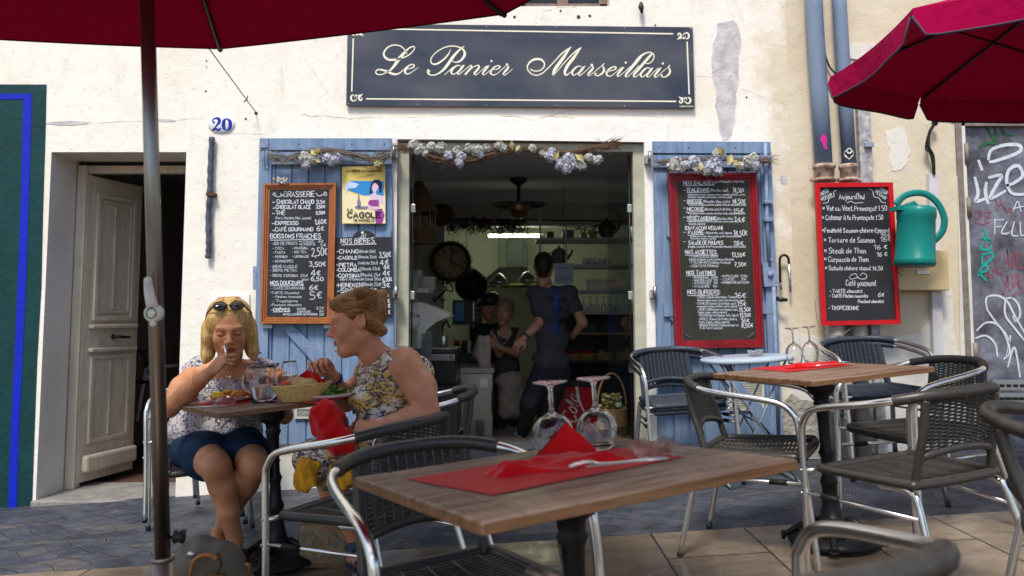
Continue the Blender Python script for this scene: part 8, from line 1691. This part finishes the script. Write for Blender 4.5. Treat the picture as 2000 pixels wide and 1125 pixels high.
ts = sdf_mesh(inflate(tt, .014) + [ell(P(1076, 700, D), (.165, .125, .085), k=.04)] + chain([s3l, s3l.lerp(e3l, .55)], [.066, .062], .03) + chain([s3r, s3r.lerp(e3r, .50)], [.066, .062], .03) + [cap(n3 + V3(0, 0, .02), n3 + V3(0, 0, .12), .055, .07, .01, '-')], .008, fold(26, .005)); tee = np_obj('t_shirt', [(relax(*ts, 1), ts[1])], M_TEE, wt)
M_TRS = mat('black_trousers', (.016, .018, .026), .85, bump=.4, bscale=40)
tr_ = sdf_mesh([ell(p3 + V3(0, 0, -.05), (.165, .13, .12), k=.05)] + chain([p3 + V3(-.08, 0, -.08), k3l, a3l], [.108, .082, .055], .03) + chain([p3 + V3(.06, 0, -.08), k3r, a3r], [.108, .082, .055], .03), .009, fold(22, .006)); np_obj('trousers', [(relax(*tr_, 1), tr_[1])], M_TRS, wt)
V, Q = sdf_mesh([ell((0, .022, .036), (.080, .100, .090)), cap((0, .065, -.01), (0, .06, -.065), .052, .045, .04), ell((0, -.11, -.02), (.09, .085, .10), k=.02, op='-'), ell((0, -.075, -.08), (.1, .09, .075), k=.02, op='-')], .0045, lambda X, Y, Z: .0012 * np.sin(X * 300) * np.sin(Z * 280 + Y * 200)); np_obj('hair', [(xf(V, hM3), Q)], M_DKHAIR, wt)
from mathutils.bvhtree import BVHTree
def decal(obj, par, name, m, strokes, D0, off=.010):
    dg = [Vector(v.co) + par.location for v in obj.data.vertices]; bt = BVHTree.FromPolygons(dg, [tuple(p.vertices) for p in obj.data.polygons]); b = MB()
    def f(x, y):
        r_ = ray(x, y); h = bt.ray_cast(Vector((0, 0, CAMZ)), r_.normalized()); p = h[0] if h[0] is not None else P(x, y, D0); return p - r_.normalized() * off - par.location
    for st, w_ in strokes:
        q = []
        for a, c in zip(st[:-1], st[1:]):
            n = max(1, int(math.dist(a, c) / 2)); q += [(a[0] + (c[0] - a[0]) * i / n, a[1] + (c[1] - a[1]) * i / n) for i in range(n)]
        q.append(st[-1]); put_stroke(b, q, w_, f)
    return b.build(name, m, par), f
o, f = decal(tee, wt, 'blue_brush_mark', mat('print_blue', (.008, .035, .20), .6), [([(1083, 564), (1086, 580)], 7), ([(1087, 578), (1085, 612)], 9), ([(1086, 610), (1089, 640)], 6), ([(1084, 636), (1087, 650)], 8)], D)
b = MB(); text(b, "DRINK", 1073, 588, 9, f, w=36, wid=1.7, wob=0); text(b, "INK", 1080, 609, 9, f, w=22, wid=1.7, wob=0); text(b, "LOADED", 1069, 632, 9, f, w=38, wid=1.7, wob=0); b.build('shirt_print', M_BLACK, tee); 
worn('watch', mat('watch_blue', (.02, .06, .12), .4), wt, lambda b: ringb(b, e3l.lerp(w3l, .86), w3l - e3l, .034, .010))
b = MB(); 
def shoe(b, a, d_): a = Vector(a); b.ball(a + V3(d_[0] * .03, d_[1] * .03, -.02), .05, 12, sq=(.8, 1.3, .9)); b.ball(a + V3(d_[0] * .11, d_[1] * .11, -.035), .042, 12, sq=(.9, 1.3, .7))
worn('shoe', mat('pale_shoe', (.45, .55, .72), .6), wt, lambda b: shoe(b, a3l, (-.3, .9))); worn('shoe', _m['pale_shoe'], wt, lambda b: shoe(b, a3r, (-.1, 1)))

# woman behind the bar
sw = empty('person', Vector((P(990, 800, 7.3).x, 7.3, 0)), label='woman with tied ash-blonde hair wiping with a cloth behind the waiter', cat='person'); D = 7.3
hM4 = headM(P(985, 608, D), -12, 6, 6, 1.0); sA, sB = P(966, 652, D), P(1010, 650, D + .05); eA, wA = P(975, 690, D - .1), P(956, 664, D - .25); eB, wB = P(1008, 690, D - .1), P(958, 672, D - .28); p4 = P(990, 745, D)
tt4 = [ell(P(988, 672, D), (.12, .085, .13), k=.05), ell(P(990, 715, D), (.115, .085, .13), k=.05), ell(p4, (.13, .10, .1), k=.05), cap(sA, sB, .045, .045, .05)]
b4 = sdf_mesh(tt4 + chain([sA, eA, wA], [.042, .036, .024]) + chain([sB, eB, wB], [.042, .036, .024]) + [cap(P(988, 645, D), hM4 @ V3(0, .02, -.08), .045, .045, .03)] + chain([p4 + V3(-.06, 0, 0), V3(p4.x - .06, D, .45), V3(p4.x - .06, D, .05)], [.09, .055, .04], .03) + chain([p4 + V3(.06, 0, 0), V3(p4.x + .06, D, .45), V3(p4.x + .06, D, .05)], [.09, .055, .04], .03), .009)
ha4, _ = hand_prims(frame(wA, V3(-.9, -.2, .1), V3(0, 0, 1)), [(30, 40, 30)] * 4, 1, s=.95); hb4, _ = hand_prims(frame(wB, V3(-.9, -.2, .0), V3(0, -.3, 1)), [(30, 40, 30)] * 4, -1, s=.95)
np_obj('body', [(relax(*b4, 2), b4[1]), head_mesh(hM4, .004, eyes='open'), sdf_mesh(ha4, .0038), sdf_mesh(hb4, .0038)], M_SKIN3, sw)
c4 = sdf_mesh(inflate(tt4, .009) + [cap(sA + V3(-.05, 0, 0), eA, .05, .05, .01, '-'), cap(sB + V3(.06, 0, 0), eB, .05, .05, .01, '-'), ell(P(987, 648, D - .08), (.08, .08, .06), k=.01, op='-')], .008, fold(26, .003)); np_obj('vest_top', [(relax(*c4, 1), c4[1])], mat('dark_vest', (.035, .03, .035), .8), sw)
ap4 = sdf_mesh([ell(P(996, 742, D - .03), (.14, .11, .08), k=.05), cap(P(992, 750, D - .05), P(990, 800, D - .05), .10, .09, .06), cap(P(1004, 750, D - .05), P(1006, 800, D - .05), .10, .09, .06)], .008, fold(30, .008)); np_obj('apron', [(relax(*ap4, 1), ap4[1])], mat('beige_apron', (.30, .25, .20), .85, var=.15), sw)
V, Q = sdf_mesh([ell((0, .026, .036), (.088, .105, .095)), ell((0, .10, .085), (.04, .035, .035), k=.02), cap((.075, 0, .02), (.085, -.01, -.09), .018, .010, .02), cap((-.075, 0, .02), (-.085, -.01, -.06), .018, .010, .02), ell((0, -.115, -.03), (.07, .075, .085), k=.012, op='-'), ell((0, -.02, -.12), (.075, .10, .07), k=.02, op='-')], .0042, lambda X, Y, Z: .0015 * np.sin(np.arctan2(X, Y) * 40 + Z * 30)); np_obj('hair', [(xf(V, hM4), Q)], M_GHAIR, sw)
tr4 = sdf_mesh(chain([p4 + V3(-.06, 0, 0), V3(p4.x - .06, D, .45), V3(p4.x - .06, D, .08)], [.105, .075, .06], .03) + chain([p4 + V3(.06, 0, 0), V3(p4.x + .06, D, .45), V3(p4.x + .06, D, .08)], [.105, .075, .06], .03), .010); np_obj('trousers', [tr4], M_TRS, sw)
worn('necklace', M_WHITEP, sw, lambda b: b.tube([P(x, y, D - .12) for x, y in catmull([(972, 645), (976, 662), (984, 672), (992, 660), (996, 645)], 5)], .0018, 5))
cb = P(945, 690, 6.98); TW = mat('tea_towel', (.40, .33, .27), .85, var=.12)
tw_ = cloth_blob('tea_towel', [cap(P(940, 662, 6.98), P(938, 690, 6.98), .035, .055, .03), cap(P(950, 662, 7.0), P(950, 720, 6.98), .035, .045, .03), cap(P(938, 690, 6.98), P(946, 722, 6.98), .055, .05, .03)], .006, lambda X, Y, Z: .006 * np.sin(X * 60 + Z * 12), TW, 'beige tea towel with red stripes held by the woman behind the bar', 'cloth', cb)
b = MB()
for (x0, y0, x1, y1) in ((930, 672, 948, 668), (931, 676, 950, 673), (940, 717, 958, 712), (942, 721, 957, 718)): b.tube([P(x0, y0, 6.915) - cb, P((x0 + x1) / 2, (y0 + y1) / 2, 6.90) - cb, P(x1, y1, 6.915) - cb], .004, 5, flat=.4)
b.build('red_stripe', mat('towel_red', (.35, .04, .05), .8), tw_)
# man in the cap
mw_ = empty('person', Vector((P(962, 800, 7.75).x, 7.75, 0)), label='man in a black cap and black shirt standing in the shadow behind the bar', cat='person'); D = 7.75
hM5 = headM(P(958, 598, D), -40, 14, 0, 1.08); tt5 = [ell(P(962, 668, D), (.17, .11, .17), k=.06), ell(P(962, 725, D), (.15, .11, .16), k=.06), cap(P(938, 645, D), P(985, 645, D), .06, .06, .05)]
np_obj('body', [sdf_mesh(tt5 + [cap(P(962, 645, D), hM5 @ V3(0, .02, -.08), .055, .052, .03)] + chain([P(936, 648, D), P(930, 700, D - .1), P(945, 690, D - .35)], [.05, .045, .03]) + chain([P(960, 760, D), V3(P(950, 760, D).x, D, .06)], [.10, .05]) + chain([P(975, 760, D), V3(P(980, 760, D).x, D, .06)], [.10, .05]), .010), head_mesh(hM5, .004, eyes='down', brow=(.3, .25, .2))], M_SKIN3, mw_)
c5 = sdf_mesh(inflate(tt5, .012) + chain([P(936, 648, D), P(931, 685, D - .05)], [.062, .060], .03) + chain([P(985, 650, D), P(992, 700, D)], [.062, .055], .03), .010, fold(24, .004)); np_obj('shirt', [(relax(*c5, 1), c5[1])], mat('black_shirt', (.016, .016, .018), .8), mw_)
c6 = sdf_mesh([cap(P(960, 750, D), P(960, 860, D), .16, .14, .04)], .012, fold(20, .006)); o = np_obj('apron', [(relax(*c6, 1), c6[1])], mat('black_apron', (.02, .02, .022), .8), mw_)
b = MB(); 
for y in (782, 797): b.tube([P(946 + 3 * i, y, D - .15 - .012 * math.sin(i / 8 * PI)) - mw_.location for i in range(9)], .006, 4, flat=.4)
text(b, "BAR", 950, 794, 9, lambda x, y: P(x, y, D - .165) - mw_.location, w=22, wid=1.2, wob=0); b.build('apron_print', M_WHITEP, o)
V, Q = sdf_mesh([ell((0, .012, .045), (.086, .106, .088)), ell((0, -.105, .045), (.062, .055, .010), Matrix.Rotation(R(12), 3, 'X'), k=.01), ell((0, -.0, -.07), (.12, .14, .10), k=.01, op='-')], .0045); np_obj('cap', [(xf(V, hM5), Q)], M_BLACK, mw_)

# ================================================================ BAGS ON THE GROUND
cb = P(405, 1105, 3.05); cb.z = gz(cb.x) + .12
bag = empty('canvas_backpack', Vector((cb.x, cb.y, gz(cb.x))), label='grey-green canvas backpack with tan leather handle on the ground beside the parasol pole', cat='bag')
V, Q = sdf_mesh([ell(P(400, 1110, 3.05), (.125, .10, .12), k=.04), ell(P(378, 1098, 3.0), (.07, .08, .07), k=.04), ell(P(435, 1088, 3.05), (.075, .08, .05), k=.03), cap(P(352, 1120, 3.0), P(360, 1150, 3.0), .05, .06, .04), ell(P(425, 1140, 3.05), (.14, .11, .10), k=.05)], .005, lambda X, Y, Z: .006 * np.sin(X * 40 + Z * 30) * np.sin(Y * 35 + Z * 22) + .003 * np.sin(X * 90 + Z * 55)); np_obj('canvas_body', [(relax(V, Q, 1), Q)], M_CANV, bag)
b = MB(); b.tube([P(x, y, 2.90) - bag.location for x, y in catmull([(372, 1122), (378, 1098), (392, 1086), (410, 1084), (424, 1092)], 6)], .011, 8, flat=.7); b.build('leather_handle', M_LEATH, bag); b = MB(); b.tube([P(x, y, 2.9) - bag.location for x, y in ((480, 1100), (488, 1104), (486, 1125))], .013, 6, flat=.3); b.build('leather_tab', M_LEATH, bag)
b = MB(); b.tube([P(x, y, 2.93) - bag.location for x, y in catmull([(424, 1080), (432, 1100), (420, 1125)], 5)], .014, 6, flat=.3); b.tube([P(x, y, 2.93) - bag.location for x, y in ((400, 1120), (440, 1124))], .016, 6, flat=.3); b.build('webbing_strap', mat('brown_webbing', (.14, .085, .035), .8), bag)
b = MB(); b.ball(P(373, 1083, 2.93) - bag.location, .012, 10, sq=(1.4, .5, 1)); b.build('snap', M_STEEL, bag)
c = P(640, 1045, 3.55); c.z = gz(c.x); pbag = empty('paper_bag', c, label='brown printed bag standing under the armchair in front of the woman with the bun', cat='bag'); b = MB(); b.bbox((-.12, -.06, 0), (.12, .06, .20), .03); b.build('bag_body', mat('kraft_print', (.28, .19, .10), .8, var=.35, vscale=18), pbag); b = MB()
for cx_, cz_, r_ in ((-.07, .14, .028), (-.03, .07, .022), (.04, .13, .026), (.07, .06, .02)): b.tube([(cx_ + r_ * (1 + .25 * math.cos(5 * t)) * math.cos(t), -.0615, cz_ + r_ * (1 + .25 * math.cos(5 * t)) * math.sin(t)) for t in np.linspace(0, 2 * PI, 31)], .0022, 4)
b.build('flower_print', mat('print_teal', (.10, .30, .34), .7), pbag)
# bicycle glimpsed in the dark hall
c = P(268, 800, 6.5); bz_ = DOOR[2] if False else ZB['d']; by = empty('bicycle', Vector((c.x, 6.5, bz_)), label='dark bicycle parked in the dim hall behind the old door', cat='bicycle', rot=(0, 0, 0)); M_BK = mat('bike_black', (.03, .03, .035), .4)
for x, nm in ((0, 'front_wheel'), (1.02, 'rear_wheel')):
    b = MB(); b.tube([(x * .35 + .0 + .33 * math.cos(t) * .35, x * .94 + .33 * math.cos(t) * .94, .34 + .33 * math.sin(t)) for t in np.linspace(0, 2 * PI, 33)], .02, 8)
    for k in range(12): t = k * PI / 6; b.tube([(x * .35, x * .94, .34), (x * .35 + .32 * math.cos(t) * .35, x * .94 + .32 * math.cos(t) * .94, .34 + .32 * math.sin(t))], .0015, 3)
    b.build(nm, M_RUBBER, by)
b = MB(); g = lambda s, z: (s * .35, s * .94, z)
for a, c_ in ((g(0, .34), g(.08, .78)), (g(.08, .72), g(.45, .34)), (g(.08, .78), g(.62, .78)), (g(.62, .82), g(.45, .34)), (g(.45, .34), g(1.02, .34)), (g(.62, .78), g(1.02, .34))): b.tube([a, c_], .016, 8)
b.build('frame', mat('bike_grey', (.35, .36, .38), .4), by); b = MB(); b.tube([g(.08, .78), g(.05, .90)], .014, 8); b.tube([(-.20, .10, .95), (0, .04, .92), (.22, -.06, .95)], .012, 8); b.build('handlebar', M_BK, by); b = MB(); b.ball(g(.66, .86), .09, 10, sq=(.8, 1.3, .35)); b.build('saddle', M_BK, by)
